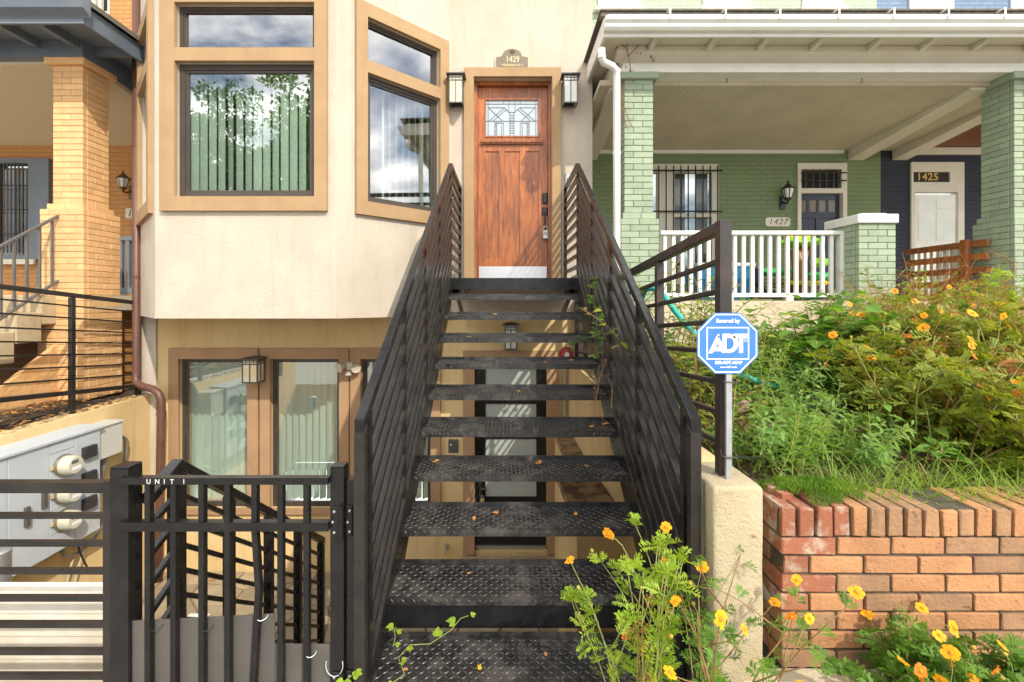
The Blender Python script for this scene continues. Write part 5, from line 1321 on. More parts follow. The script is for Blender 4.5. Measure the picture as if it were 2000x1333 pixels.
# wire mesh
wm = MB()
for i in range(34): x = PX(1440, 2.75) + i * 0.02; wm.bar((x, 2.75, 1.0), (x + 0.02, 2.80, 1.18), 0.0012, 0.0012)
for j in range(10): z = 1.0 + j * 0.02; wm.bar((PX(1440, 2.75), 2.75 + j * 0.005, z), (PX(1440, 2.75) + 0.68, 2.75 + j * 0.005, z), 0.0012, 0.0012)
obj('wire_netting', wm, K['galv'], label='low wire netting behind the feathery green plants', cat='netting')
# hose
cable('garden_hose', [P(1250, 600, 3.9), P(1262, 566, 3.6), P(1290, 572, 3.4), P(1320, 610, 3.2), P(1345, 640, 3.05), P(1372, 668, 2.95), P(1420, 720, 2.9), P(1480, 745, 2.9), P(1560, 775, 2.9), P(1600, 800, 2.9)], 0.020, K['teal'], 'teal garden hose draped through the weeds behind the railing', 'hose', 8)

# ================================================================== RIGHT NEIGHBOUR (green brick porch)
PYF = 5.10                      # front of pillars
RY = 7.25                       # porch back wall
gh = thing('green_house', 'green brick rowhouse numbered 1427 behind the white railed porch', 'house', (3.5, RY, 0))
def rX(px): return PX(px, RY)
def rZ(py): return PZ(py, RY)
XS = rX(1720)
gwin = (rX(1258), rX(1402), 2.0, rZ(322)); gdr = (rX(1556), rX(1652), 1.8, rZ(320))
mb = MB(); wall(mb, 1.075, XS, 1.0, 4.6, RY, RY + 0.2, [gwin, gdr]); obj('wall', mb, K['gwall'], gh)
UZ = 5.4
uw = [(rX(1168), rX(1250)), (rX(1372), rX(1460)), (rX(1566), rX(1642))]
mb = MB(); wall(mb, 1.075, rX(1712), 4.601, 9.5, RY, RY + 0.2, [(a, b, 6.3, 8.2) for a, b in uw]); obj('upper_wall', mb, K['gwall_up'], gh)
for a, b in uw:
    mb = MB(); wall(mb, a, b, 6.3, 8.2, RY - 0.03, RY + 0.06, [(a + 0.1, b - 0.1, 6.75, 8.1)]); w = obj('window', mb, K['white'], gh)
    mb = MB(); mb.box(a + 0.1, b - 0.1, RY + 0.02, RY + 0.03, 6.75, 8.1); obj('pane', mb, K['dark'], w)
    mb = MB(); mb.box(a - 0.06, b + 0.06, RY - 0.10, RY - 0.031, 6.24, 6.30); obj('sill', mb, K['offwhite'], w)
# window with bars
a0, a1, a2, a3 = gwin
mb = MB(); sx0 = rX(1330); wall(mb, a0, a1, a2, a3, RY - 0.03, RY + 0.08, [(rX(1262), rX(1284), a2 + 0.1, rZ(338)), (rX(1316), rX(1389), a2 + 0.1, rZ(425)), (rX(1316), rX(1389), rZ(418), rZ(338))]); w = obj('window', mb, K['offwhite'], gh)
mb = MB(); mb.box(a0, a1, RY + 0.05, RY + 0.055, a2, a3); obj('pane', mb, K['glass_far'], w)
mb = MB(); mb.box(rX(1318), rX(1345), RY + 0.15, RY + 0.17, a2, a3); mb.box(rX(1368), rX(1390), RY + 0.15, RY + 0.17, a2, a3); obj('curtain', mb, mat('grey_curtain', (0.25, 0.24, 0.21), 0.9), w)
for i in range(9):
    x = rX(1283 + i * 14.2); mb = MB(); mb.tube([(x, RY - 0.09, a2 + 0.05), (x, RY - 0.09, rZ(327))], 0.010, 6); obj('security_bar', mb, K['blackdoor'], w)
for py in (336, 415): mb = MB(); mb.tube([(rX(1270), RY - 0.075, rZ(py)), (rX(1406), RY - 0.075, rZ(py))], 0.012, 6); obj('security_bar', mb, K['blackdoor'], w)
# door
b0, b1, b2, b3 = gdr
mb = MB(); wall(mb, b0 - 0.0, b1, b2, b3, RY - 0.03, RY + 0.10, [(rX(1563), rX(1644), b2, rZ(378)), (rX(1563), rX(1641), rZ(369), rZ(332))]); obj('door_frame', mb, K['offwhite'], gh)
mb = MB(); lts = [(rX(1566 + i * 19), rX(1580 + i * 19), rZ(413), rZ(390)) for i in range(4)]
wall(mb, rX(1563), rX(1644), b2, rZ(378), RY + 0.05, RY + 0.09, lts + [(rX(1568), rX(1598), 1.95, rZ(425)), (rX(1606), rX(1638), 1.95, rZ(425))]); dr = obj('front_door', mb, K['navydoor'], gh)
mb = MB(); mb.box(rX(1563), rX(1644), RY + 0.065, RY + 0.085, b2 + 0.1, rZ(425) + 0.01); obj('panel', mb, K['navydoor'], dr)
for a, b, c_, d in lts: mb = MB(); mb.box(a, b, RY + 0.06, RY + 0.065, c_, d); obj('pane', mb, K['frost'] if False else mat('door_light_glass', (0.16, 0.12, 0.08), 0.2) if 'door_light_glass' not in bpy.data.materials else bpy.data.materials['door_light_glass'], dr)
mb = MB(); mb.box(rX(1563), rX(1641), RY + 0.05, RY + 0.06, rZ(369), rZ(332)); tr = obj('transom', mb, K['dark'], gh)
for px in (1570, 1584, 1597, 1610, 1624, 1637): mb = MB(); mb.tube([(rX(px), RY - 0.05, rZ(369)), (rX(px), RY - 0.05, rZ(333))], 0.012, 6); obj('security_bar', mb, K['blackdoor'], tr)
for py in (340, 355): mb = MB(); mb.tube([(rX(1560), RY - 0.065, rZ(py)), (rX(1647), RY - 0.065, rZ(py))], 0.012, 6); obj('security_bar', mb, K['blackdoor'], tr)
coach_lantern(1527, 382, RY, 0.46, 'black coach lantern on the green wall beside the navy door', K['blackdoor'])
np_ = thing('number_plate', 'cream plate reading 1427 on the green wall', 'sign', P(1518, 443, RY))
z0, z1, x0, x1 = rZ(443), rZ(425.5), rX(1494), rX(1542)
k = 0.03; mb = MB(); mb.prism([(x0 + k, z0), (x1 - k, z0), (x1 - k * .4, z0 + k * .4), (x1, z0 + k), (x1, z1 - k), (x1 - k * .4, z1 - k * .4), (x1 - k, z1), (x0 + k, z1), (x0 + k * .4, z1 - k * .4), (x0, z1 - k), (x0, z0 + k), (x0 + k * .4, z0 + k * .4)], RY - 0.02, RY - 0.001, 'y'); obj('plate', mb, K['offwhite'], np_)
text('lettering', '1427', 0.125, ((x0 + x1) / 2, RY - 0.0215, (z0 + z1) / 2), K['blackdoor'], np_, 0.0006, 0.0, shear=0.25, space=1.25)
# porch base, floor, ceiling, beams
mb = MB(); mb.box(1.075, 11, 5.02, 5.16, 0.9, PZ(588, 5.0)); obj('porch_base', mb, mat('cream_porch_base', (0.56, 0.48, 0.33), 0.85, col2=(0.62, 0.54, 0.39), vs=2, bump=0.2, bs=40), gh)
for i in range(6):
    cx = 3.05 + i * 0.33; mb = MB(); mb.lathe([(0.10, 0.0), (0.10, 0.01)], (cx, 5.019, 1.30), 16, (0, -1, 0)); obj('base_vent', mb, K['dark'], gh)
mb = MB(); mb.box(1.076, 11, 5.161, RY - 0.001, 1.55, PZ(588, 5.0) - 0.005); obj('porch_floor', mb, K['conc'], gh)
cz = lambda y: 4.20 - (y - 5.3) * 0.055
mb = MB(); mb.vbar(1.076, rX(1712) + 0.6, 5.3, RY - 0.002, cz(5.3), cz(5.3) + 0.06, cz(RY), cz(RY) + 0.06); obj('porch_ceiling', mb, K['ceil'], gh)
mb = MB(); mb.box(1.3, XS - 0.6, RY - 0.04, RY - 0.003, cz(RY) - 0.055, cz(RY) - 0.002); obj('ceiling_trim', mb, K['white'], gh)
mb = MB(); mb.box(1.29, 11, PYF + 0.01, PYF + 0.24, 4.242, 4.45); obj('porch_beam', mb, K['white'], gh)
mb = MB(); mb.box(1.27, 11, PYF - 0.02, PYF + 0.0095, 4.243, 4.29, 0.004); mb.box(1.28, 11, PYF - 0.005, PYF + 0.0095, 4.292, 4.31); obj('beam_moulding', mb, K['white'], gh)
for xa, xb in ((1.20, 1.42), (5.36, 5.60), (6.05, 6.28)):
    mb = MB(); mb.vbar(xa, xb, PYF + 0.245, RY - 0.004, 4.17, 4.45, 3.94, 4.45); obj('side_beam', mb, K['offwhite'], gh)
mb = MB(); mb.box(5.605, 6.045, PYF + 0.245, RY - 0.004, 4.35, 4.40); obj('gutter_board', mb, K['offwhite'], gh)
for y in (5.9, 6.6):
    mb = MB(); mb.box(5.605, 6.045, y, y + 0.06, 4.25, 4.349); obj('rafter_tail', mb, K['offwhite'], gh)
# eave
EV2 = 4.72; EX = 0.995
prf = [(EV2 + 0.0, 4.42), (EV2 - 0.05, 4.42), (EV2 - 0.075, 4.445), (EV2 - 0.08, 4.475), (EV2 - 0.105, 4.50), (EV2 - 0.115, 4.535), (EV2, 4.535)]
mb = MB(); mb.prism(prf, EX + 0.0, 11, 'x'); obj('gutter', mb, K['white'], gh)
mb = MB(); mb.box(EX, 11, EV2 + 0.0005, EV2 + 0.03, 4.385, 4.57); mb.box(EX, EX + 0.03, EV2 + 0.0305, RY, 4.385, 4.57); obj('fascia', mb, K['white'], gh)
mb = MB(); mb.vbar(EX + 0.0305, 11, EV2 + 0.0305, RY - 0.002, 4.44, 4.465, 4.455, 4.48); obj('soffit', mb, K['offwhite'], gh)
mb = MB(); mb.box(EX - 0.03, 11, EV2 - 0.03, EV2 + 0.05, 4.572, 4.622, 0.006); obj('roof_edge', mb, K['roof'], gh)
mb = MB(); mb.add([(EX - 0.04, EV2 - 0.05, 4.64), (11, EV2 - 0.05, 4.64), (11, RY, 5.39), (2.6, RY, 5.39), (EX - 0.04, RY, 4.64), (EX - 0.04, EV2 - 0.05, 4.624), (11, EV2 - 0.05, 4.624), (EX - 0.04, RY, 4.624), (11, RY, 4.624)],
                  [(0, 1, 2, 3), (0, 3, 4), (5, 6, 1, 0), (7, 5, 0, 4), (5, 7, 8, 6)]); obj('porch_roof', mb, K['roof'], gh)
mb = MB(); mb.box(EX + 0.03, 11, EV2 - 0.09, EV2 - 0.07, 4.548, 4.556); obj('roof_flashing', mb, K['galv'], gh)
for px in (1308, 1416, 1522, 1637, 1744, 1850, 1960):
    x = PX(px, 4.62); mb = MB(); mb.box(x - 0.008, x + 0.008, EV2 - 0.12, EV2 - 0.115 + 0.0, 4.50, 4.605); mb.box(x - 0.008, x + 0.008, EV2 - 0.1145, EV2 + 0.0, 4.6055, 4.611); obj('gutter_strap', mb, K['white'], gh)
for px in (1275, 1390, 1490, 1595, 1710, 1812, 1915, 2020):
    x = PX(px, 4.9); mb = MB(); mb.prism([(4.80, 4.436), (4.80, 4.412), (4.84, 4.395), (4.984, 4.375), (4.984, 4.436)], x - 0.025, x + 0.025, 'x'); obj('rafter_tail', mb, K['offwhite'], gh)
mb = MB(); mb.add([(1.2, 4.985, 4.437), (11, 4.985, 4.437), (11, 4.985, 4.36), (1.2, 4.985, 4.36), (1.2, PYF + 0.008, 4.437), (11, PYF + 0.008, 4.437), (11, PYF + 0.008, 4.313), (1.2, PYF + 0.008, 4.313)], [(0, 1, 2, 3), (3, 2, 6, 7), (0, 4, 5, 1), (4, 7, 6, 5), (0, 3, 7, 4), (1, 5, 6, 2)]); obj('frieze', mb, K['offwhite'], gh)
for px, py in ((1419, 154), (1682, 154)):
    c = P(px, py, PYF + 0.12); mb = MB(); mb.tube([(c.x, c.y, 4.241), (c.x + 0.012, c.y, 4.225), (c.x + 0.012, c.y, 4.205), (c.x, c.y, 4.195), (c.x - 0.01, c.y, 4.205)], 0.004, 6); obj('ceiling_hook', mb, K['blackdoor'], gh)
dsp = thing('downspout', 'white downspout elbow running down beside the green pillar', 'downspout', P(1204, 480, 4.95))
mb = MB(); mb.tube([P(1175, 96, 4.80), P(1175, 112, 4.80), P(1179, 122, 4.82), P(1196, 130, 4.90), P(1203, 138, 4.93), P(1204.5, 150, 4.95), P(1204.5, 470, 4.95), (PX(1204.5, 4.95), 4.95, 1.2)], 0.039, 12); obj('pipe', mb, K['white'], dsp, smooth=True)
for py in (112, 140, 300): c = P(1175 if py < 120 else 1204.5, py, 4.80 if py < 120 else 4.95); mb = MB(); mb.lathe([(0.043, -0.015), (0.043, 0.015)], c, 12); obj('collar', mb, K['white'], dsp)
for o_ in gh.children:
    if o_.name.split('.')[0] in ('gutter', 'fascia', 'soffit', 'roof_edge', 'porch_roof', 'roof_flashing', 'gutter_strap', 'rafter_tail', 'frieze') and o_.location.z > 2: o_.location.z += 0.042
# pillars
gx0, gx1 = PX(1219, PYF), PX(1276, PYF)
stp = [(PZ(588, 5.0), 2.63, 0.05), (2.63, 2.70, 0.025), (2.70, 4.19, 0.0)]
pillar('porch_pillar', 'pale green brick porch pillar beside the white downspout', gx0, gx1, PYF, PYF + 0.34, 1.75, 4.24, 0.0685, K['gbrick'], K['gmortar'], cap=(4.241, 0.075, 0.045, K['gbrick']), steps=stp, faces='flr')
pillar('porch_pillar', 'green brick porch pillar cut off by the right picture edge', 5.60, 5.95, PYF, PYF + 0.36, 1.75, 4.24, 0.0685, K['gbrick'], K['gmortar'], cap=(4.241, 0.075, 0.06, K['gbrick']), steps=stp, faces='fl')
PD = 4.94
pr = pillar('stair_pier', 'low pale green brick pier with white cap at the end of the white railing', PX(1677, PD), PX(1750, PD), PD, PD + 0.42, 1.40, PZ(437, PD), 0.0677, K['gbrick'], K['gmortar'], faces='flr')
mb = MB(); mb.box(PX(1672, PD), PX(1752, PD), PD - 0.03, PD + 0.50, PZ(437, PD) + 0.001, PZ(419, PD), 0.008); obj('cap', mb, K['white'], pr)
mb = MB(); mb.box(PX(1690, PD), PX(1740, PD), PD + 0.05, PD + 0.40, PZ(419, PD) + 0.0005, PZ(417, PD) + 0.012, 0.006); obj('cap_top', mb, K['white'], pr)
# white balustrade
wr = thing('porch_railing', 'white painted wooden railing with square balusters on the green porch', 'railing', (PX(1470, 5.2), 5.2, 1.75))
D = 5.2
mb = MB(); mb.box(PX(1288, D), PX(1646, D), D - 0.045, D + 0.045, PZ(460, D), PZ(452, D), 0.006); obj('top_rail', mb, K['white'], wr)
mb = MB(); mb.box(PX(1288, D), PX(1646, D), D - 0.03, D + 0.03, PZ(581, D), PZ(573, D), 0.006); obj('bottom_rail', mb, K['white'], wr)
mb = MB(); mb.box(PX(1637, D), PX(1652, D), D - 0.046, D + 0.046, PZ(588, D), PZ(452, D) + 0.002, 0.004); obj('newel', mb, K['white'], wr)
for i in range(20):
    px = 1298 + i * 17.1
    x = PX(px, D); mb = MB(); mb.box(x - 0.019, x + 0.019, D - 0.019, D + 0.019, PZ(573, D) + 0.0005, PZ(460, D) - 0.0005, 0.003); obj('baluster', mb, K['white'], wr)
for px in (1300, 1423, 1540): x = PX(px, D); mb = MB(); mb.box(x - 0.04, x + 0.04, D - 0.03, D + 0.03, PZ(588, D), PZ(581, D) - 0.0005); obj('foot_block', mb, K['offwhite'], wr)
# navy house 1425
nv = thing('navy_house', 'navy brick rowhouse numbered 1425 at the far right', 'house', (7.5, RY, 0))
nd = (rX(1777), rX(1880), 1.8, rZ(318))
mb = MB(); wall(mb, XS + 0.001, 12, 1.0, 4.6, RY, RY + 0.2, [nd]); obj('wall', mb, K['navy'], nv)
nuw = [(rX(1774), rX(1860)), (rX(1972), rX(2060))]
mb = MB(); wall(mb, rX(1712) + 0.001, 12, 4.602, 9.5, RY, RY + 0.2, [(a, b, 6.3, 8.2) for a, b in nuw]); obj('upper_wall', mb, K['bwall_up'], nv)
for a, b in nuw:
    mb = MB(); wall(mb, a, b, 6.3, 8.2, RY - 0.03, RY + 0.06, [(a + 0.1, b - 0.1, 6.75, 8.1)]); w = obj('window', mb, K['white'], nv)
    mb = MB(); mb.box(a + 0.1, b - 0.1, RY + 0.02, RY + 0.03, 6.75, 8.1); obj('pane', mb, K['dark'], w)
mb = MB(); wall(mb, *nd, RY - 0.03, RY + 0.10, [(rX(1784), rX(1868), 1.8, rZ(376)), (rX(1781), rX(1852), rZ(357), rZ(337))]); obj('door_frame', mb, K['offwhite'], nv)
mb = MB(); mb.box(rX(1781), rX(1852), RY - 0.005, RY + 0.05, rZ(357), rZ(337)); tr = obj('transom', mb, K['dark'], nv)
text('number', '1425', 0.16, (rX(1811), RY - 0.007, rZ(346.5)), K['gold'], tr, 0.0008, 0.003, sx=1.0, space=1.1)
mb = MB(); mb.box(rX(1786), rX(1866), RY + 0.0, RY + 0.05, 1.8, rZ(380)); dr = obj('storm_door', mb, K['white'], nv)
for a, b, c_, d in ((1793, 1820, 408, 388), (1828, 1857, 408, 388), (1793, 1820, 470, 414), (1828, 1857, 470, 414)):
    mb = MB(); mb.box(rX(a), rX(b), RY - 0.008, RY - 0.0005, rZ(c_), rZ(d), 0.003); obj('panel', mb, K['white'], dr)
mb = MB(); mb.add([(rX(1787), RY - 0.035, 1.9), (rX(1865), RY - 0.035, 1.9), (rX(1865), RY - 0.035, rZ(382)), (rX(1787), RY - 0.035, rZ(382))], [(0, 1, 2, 3)]); mb.leafy = True; obj('storm_glass', mb, K['glass_clear'], dr)
coach_lantern(1936, 372, RY, 0.36, 'brass wall lantern with clear shade on the navy wall', mat('polished_brass', (0.45, 0.30, 0.10), 0.3, 0.8))
mb = MB(); mb.vbar(6.3, 12, 5.3, RY - 0.002, 4.24, 4.30, 4.13, 4.19); obj('wood_ceiling', mb, K['darkwoodceil'], nv)
mb = MB(); mb.box(6.3, 12, RY - 0.05, RY - 0.003, 4.02, 4.125); obj('ceiling_trim', mb, K['offwhite'], nv)
# brown wooden divider
wd = thing('wooden_railing', 'brown stained wooden rail fence between the green and navy porches', 'railing', (5.5, 6, 1.75))
DX = 5.50
zr = lambda y, k: 2.44 - k * 0.155
ybk, yfr = 6.35, 5.28
for k in range(6):
    mb = MB(); mb.box(DX - 0.02, DX + 0.02, yfr, ybk, zr(0, k) - 0.075, zr(0, k)); obj('rail', mb, K['brownrail'], wd)
mb = MB(); mb.box(DX - 0.065, DX - 0.021, 5.46, 5.55, 1.75, 2.46, 0.003); obj('post', mb, K['brownrail'], wd)
mb = MB(); mb.bar((DX - 0.045, 5.56, 2.05), (DX - 0.045, 5.9, 1.75), 0.04, 0.07); obj('brace', mb, K['brownrail'], wd)
for i in range(12):
    y = yfr + 0.03 + i * 0.09
    mb = MB(); mb.box(DX + 0.06, DX + 0.10, y, y + 0.04, 1.75, 2.42); obj('white_baluster', mb, K['white'], wd)
# things on the porch
D = 5.75
cb = thing('storage_bin', 'blue plastic bin with pale lid behind the white porch railing', 'bin', (PX(1420, D), D, 1.75))
x0, x1 = PX(1362, D), PX(1470, D); zt = PZ(522, D)
mb = MB(); mb.add([(x0 + 0.04, D, 1.75), (x1 - 0.04, D, 1.75), (x1 - 0.04, D + 0.4, 1.75), (x0 + 0.04, D + 0.4, 1.75), (x0, D - 0.03, zt), (x1, D - 0.03, zt), (x1, D + 0.43, zt), (x0, D + 0.43, zt)], [(3, 2, 1, 0), (0, 1, 5, 4), (1, 2, 6, 5), (2, 3, 7, 6), (3, 0, 4, 7), (4, 5, 6, 7)]); obj('body', mb, K['cooler'], cb)
for f in (0.2, 0.4, 0.6, 0.8): x = x0 + (x1 - x0) * f; mb = MB(); mb.box(x - 0.012, x + 0.012, D - 0.045, D - 0.0, 1.80, zt - 0.03); obj('rib', mb, K['cooler'], cb)
mb = MB(); mb.box(x0 - 0.02, x1 + 0.02, D - 0.05, D + 0.45, zt + 0.0005, zt + 0.05, 0.012); obj('lid', mb, mat('pale_lid_plastic', (0.55, 0.60, 0.64), 0.4), cb)
mb = MB(); random.seed(3)
gxn, gyn = 12, 6; vs = []
for j in range(gyn + 1):
    for i in range(gxn + 1):
        u, v = i / gxn, j / gyn; h = 0.20 * math.sin(math.pi * min(1, u * 1.05)) ** 0.5 if 0 < u < 0.96 else 0.0
        vs.append((PX(1395, 6.3) + u * 0.75, 6.3 + v * 0.45 + 0.02 * math.sin(u * 20), 2.06 + h * (0.8 + 0.2 * math.sin(9 * u)) - (0.22 if i in (0, gxn) or j == 0 else 0)))
mb.add(vs, [(j * (gxn + 1) + i, j * (gxn + 1) + i + 1, (j + 1) * (gxn + 1) + i + 1, (j + 1) * (gxn + 1) + i) for j in range(gyn) for i in range(gxn)])
gc = thing('covered_grill', 'navy fabric covered grill behind the blue bin on the porch', 'grill', (PX(1430, 6.3), 6.4, 1.75))
obj('cover', mb, K['navycloth'], gc, smooth=True)
mb = MB(); mb.box(PX(1400, 6.3), PX(1500, 6.3), 6.36, 6.7, 1.76, 2.0, 0.02); obj('body', mb, K['navycloth'], gc)
# toy tree
tt = thing('toy_tree', 'plastic toy tree with brown trunk and lime green leaves on the porch', 'toy', (PX(1560, 5.9), 5.9, 1.75)); D = 5.9
mb = MB(); bx = PX(1562, D)
mb.tube([(bx, D, 1.74), (bx - 0.005, D, 1.98), (bx, D, 2.2), (bx - 0.06, D, 2.40)], [0.12, 0.09, 0.085, 0.07], 12); mb.tube([(bx, D, 2.18), (bx + 0.05, D, 2.3), (bx + 0.09, D, 2.42)], [0.06, 0.05, 0.04], 10); obj('trunk', mb, K['toyb'], tt, smooth=True)
def blob(cx, cy, cz_, rx, rz_, m, nm, seed):
    r = random.Random(seed); mb = MB(); n, k = 18, 8; vs = []
    for j in range(k + 1):
        ph = -math.pi / 2 + math.pi * j / k
        for i in range(n):
            a = 2 * math.pi * i / n; s = 1 + 0.13 * math.sin(5 * a + seed) * math.cos(ph)
            vs.append((cx + rx * s * math.cos(ph) * math.cos(a), cy + rx * 0.7 * s * math.cos(ph) * math.sin(a), cz_ + rz_ * math.sin(ph) + 0.02 * math.sin(5 * a + seed) * math.cos(ph)))
    fs = [(j * n + i, j * n + (i + 1) % n, (j + 1) * n + (i + 1) % n, (j + 1) * n + i) for j in range(k) for i in range(n)]
    mb.add(vs, fs); obj(nm, mb, m, tt, smooth=True)
blob(bx, D, 2.475, 0.26, 0.055, K['toyg'], 'leaf_canopy', 1); blob(bx + 0.0, D + 0.03, 2.53, 0.17, 0.04, K['toyy'], 'leaf_canopy', 2)
blob(PX(1512, D), D, 2.10, 0.20, 0.05, K['toyg2'], 'leaf_canopy', 3); blob(PX(1600, D), D, 2.22, 0.12, 0.06, K['toyg'], 'leaf_canopy', 4); blob(PX(1600, D), D, 2.05, 0.14, 0.05, K['toyg2'], 'leaf_canopy', 6)
mb = MB(); mb.box(PX(1525, D), PX(1604, D), D - 0.15, D + 0.2, 1.93, 1.985, 0.02); obj('table_top', mb, K['toyy'], tt)
cr_ = thing('wire_crate', 'dark wire crate on the porch floor beside the toy tree', 'crate', (PX(1500, 5.7), 5.7, 1.75)); D = 5.7
mb = MB(); x0, x1 = PX(1475, D), PX(1535, D)
for i in range(8):
    x = x0 + (x1 - x0) * i / 7; mb.tube([(x, D, 1.76), (x, D, 2.0)], 0.005, 5)
for j in range(6): mb.tube([(x0, D, 1.77 + j * 0.045), (x1, D, 1.77 + j * 0.045)], 0.005, 5); mb.tube([(x0, D, 1.77 + j * 0.045), (x0, D + 0.3, 1.77 + j * 0.045)], 0.005, 5); mb.tube([(x1, D, 1.77 + j * 0.045), (x1, D + 0.3, 1.77 + j * 0.045)], 0.005, 5)
obj('wire_side', mb, K['blackdoor'], cr_)
mb = MB(); mb.box(x0 + 0.02, x1 - 0.02, D + 0.02, D + 0.28, 1.76, 1.85, 0.01); obj('contents', mb, K['plastic'], cr_)
mb = MB(); mb.box(PX(1560, 5.35), PX(1620, 5.35), 5.28, 5.5, 1.749, 1.80, 0.02); obj('planter_tray', mb, mat('teal_plastic', (0.02, 0.35, 0.33), 0.4), label='teal plastic tray under the white porch railing', cat='tray')
# ================================================================== PLANTS
def rv(r, s=1.0): return V(r.uniform(-s, s), r.uniform(-s, s), r.uniform(-s, s))
def leaf(mb, p, d, nrm, L, W, fold=0.25, droop=0.15):
    """a pointed leaf folded along its midrib"""
    d = d.normalized(); s = d.cross(nrm)
    if s.length < 1e-4: s = d.orthogonal()
    s.normalize(); n = s.cross(d).normalized()
    def q(u, w, h): return p + d * (u * L) + s * (w * W) + n * (h * L) - V(0, 0, droop * L * u * u)
    mb.add([q(0, 0, 0), q(0.3, 0.42, fold * .2), q(0.62, 0.38, fold * .2), q(1, 0, 0), q(0.62, -0.38, fold * .2), q(0.3, -0.42, fold * .2), q(0.3, 0, 0), q(0.62, 0, 0)],
           [(0, 6, 1), (6, 7, 2, 1), (7, 3, 2), (0, 5, 6), (6, 5, 4, 7), (7, 4, 3)])
def blade(mb, p, d, L, w, r, bend=0.6):
    d = d.normalized(); s = d.cross(V(0, 0, 1))
    if s.length < 1e-3: s = V(1, 0, 0)
    s.normalize(); side = V(d.x, d.y, 0); side = side.normalized() if side.length > 1e-3 else rv(r).normalized()
    pts = []; q = Vector(p); dd = Vector(d)
    for k in range(5):
        ww = w * (1 - k / 4) ** 0.7
        pts += [q - s * ww, q + s * ww]; q = q + dd * (L / 4); dd = (dd + (side - V(0, 0, 0.6)) * bend * 0.35).normalized()
    mb.add(pts, [(2 * k, 2 * k + 1, 2 * k + 3, 2 * k + 2) for k in range(4)])
def feather(mb, p, d, L, r, n=6, ll=0.035, w=0.004, droop=0.3, roll=1.0):
    """a finely divided leaf: midrib with narrow leaflets"""
    d = d.normalized(); s = d.cross(V(0, 0, 1))
    if s.length < 1e-3: s = V(1, 0, 0)
    s.normalize(); s = Matrix.Rotation(r.uniform(-roll, roll), 3, d) @ s; up = s.cross(d)
    def pos(u): return p + d * (u * L) - V(0, 0, droop * L * u * u)
    mb.add([pos(0) - s * 0.0012, pos(0) + s * 0.0012, pos(1)], [(0, 1, 2)])
    for i in range(n):
        u = 0.25 + 0.75 * i / (n - 1); b = pos(u); l2 = ll * (1.15 - 0.55 * abs(u - 0.45)) * r.uniform(0.8, 1.2)
        for sg in (-1, 1):
            dd = (d * 0.75 + s * sg * 0.75 + up * r.uniform(-0.25, 0.35)).normalized()
            pr = dd.cross(up).normalized() * w
            mb.add([b, b + dd * l2 * 0.5 + pr, b + dd * l2, b + dd * l2 * 0.5 - pr], [(0, 1, 2, 3)])
            if l2 > 0.02:
                for t, q in ((0.45, 0.5), (0.7, 0.4)):
                    b2 = b + dd * l2 * t; d2 = (dd * 0.7 + d * 0.7 * (1 if q > .45 else -0.4)).normalized(); l3 = l2 * q
                    p2 = d2.cross(up).normalized() * w * 0.8
                    mb.add([b2, b2 + d2 * l3 * 0.5 + p2, b2 + d2 * l3, b2 + d2 * l3 * 0.5 - p2], [(0, 1, 2, 3)])
def flower_mesh(seed, pet, R_=0.026, n=8):
    r = random.Random(seed); mb = MB(); mb.leafy = True
    for layer in (0, 1):
        for i in range(n if layer == 0 else 5):
            a = 2 * math.pi * i / (n if layer == 0 else 5) + r.uniform(-0.15, 0.15) + layer * 0.35; L = R_ * r.uniform(0.85, 1.1) * (1 if layer == 0 else 0.62); w = L * 0.36; up = 0.12 + 0.16 * layer + r.uniform(-0.1, 0.15)
            d = V(math.cos(a), math.sin(a), up).normalized(); s = V(-math.sin(a), math.cos(a), r.uniform(-.2, .2))
            mb.add([d * 0.004, d * L * 0.5 + s * w * 0.85, d * L * 0.92 + s * w * 0.75 + V(0, 0, -.002), d * L + V(0, 0, -0.003), d * L * 0.92 - s * w * 0.75 + V(0, 0, -.002), d * L * 0.5 - s * w * 0.85], [(0, 1, 2, 3, 4, 5)])
    mb.cur = 1; mb.lathe([(0.007, -0.004), (0.008, 0.003), (0.005, 0.007), (0.001, 0.008)], (0, 0, 0), 8)
    return mesh_of('flower', mb, [pet, K['centre']], V(0, 0, 0), False)
FL = [flower_mesh(i, K['petal']) for i in range(3)] + [flower_mesh(9, K['petal2'], 0.021, 9)]
bud_mb = MB(); bud_mb.lathe([(0.002, 0), (0.0065, 0.004), (0.0075, 0.010), (0.004, 0.015), (0.001, 0.016)], (0, 0, 0), 7)
BUD = mesh_of('bud', bud_mb, mat('yellow_bud', (0.45, 0.26, 0.03), 0.7, col2=(0.30, 0.32, 0.05), vs=40), V(0, 0, 0), True)
def curve_pts(p, d, L, r, n=6, bend=0.25, grav=0.0):
    pts = [Vector(p)]; dd = d.normalized(); b = rv(r) * bend
    for k in range(n):
        dd = (dd + b * 0.5 + rv(r) * 0.08 - V(0, 0, grav)).normalized(); pts.append(pts[-1] + dd * (L / n))
    return pts
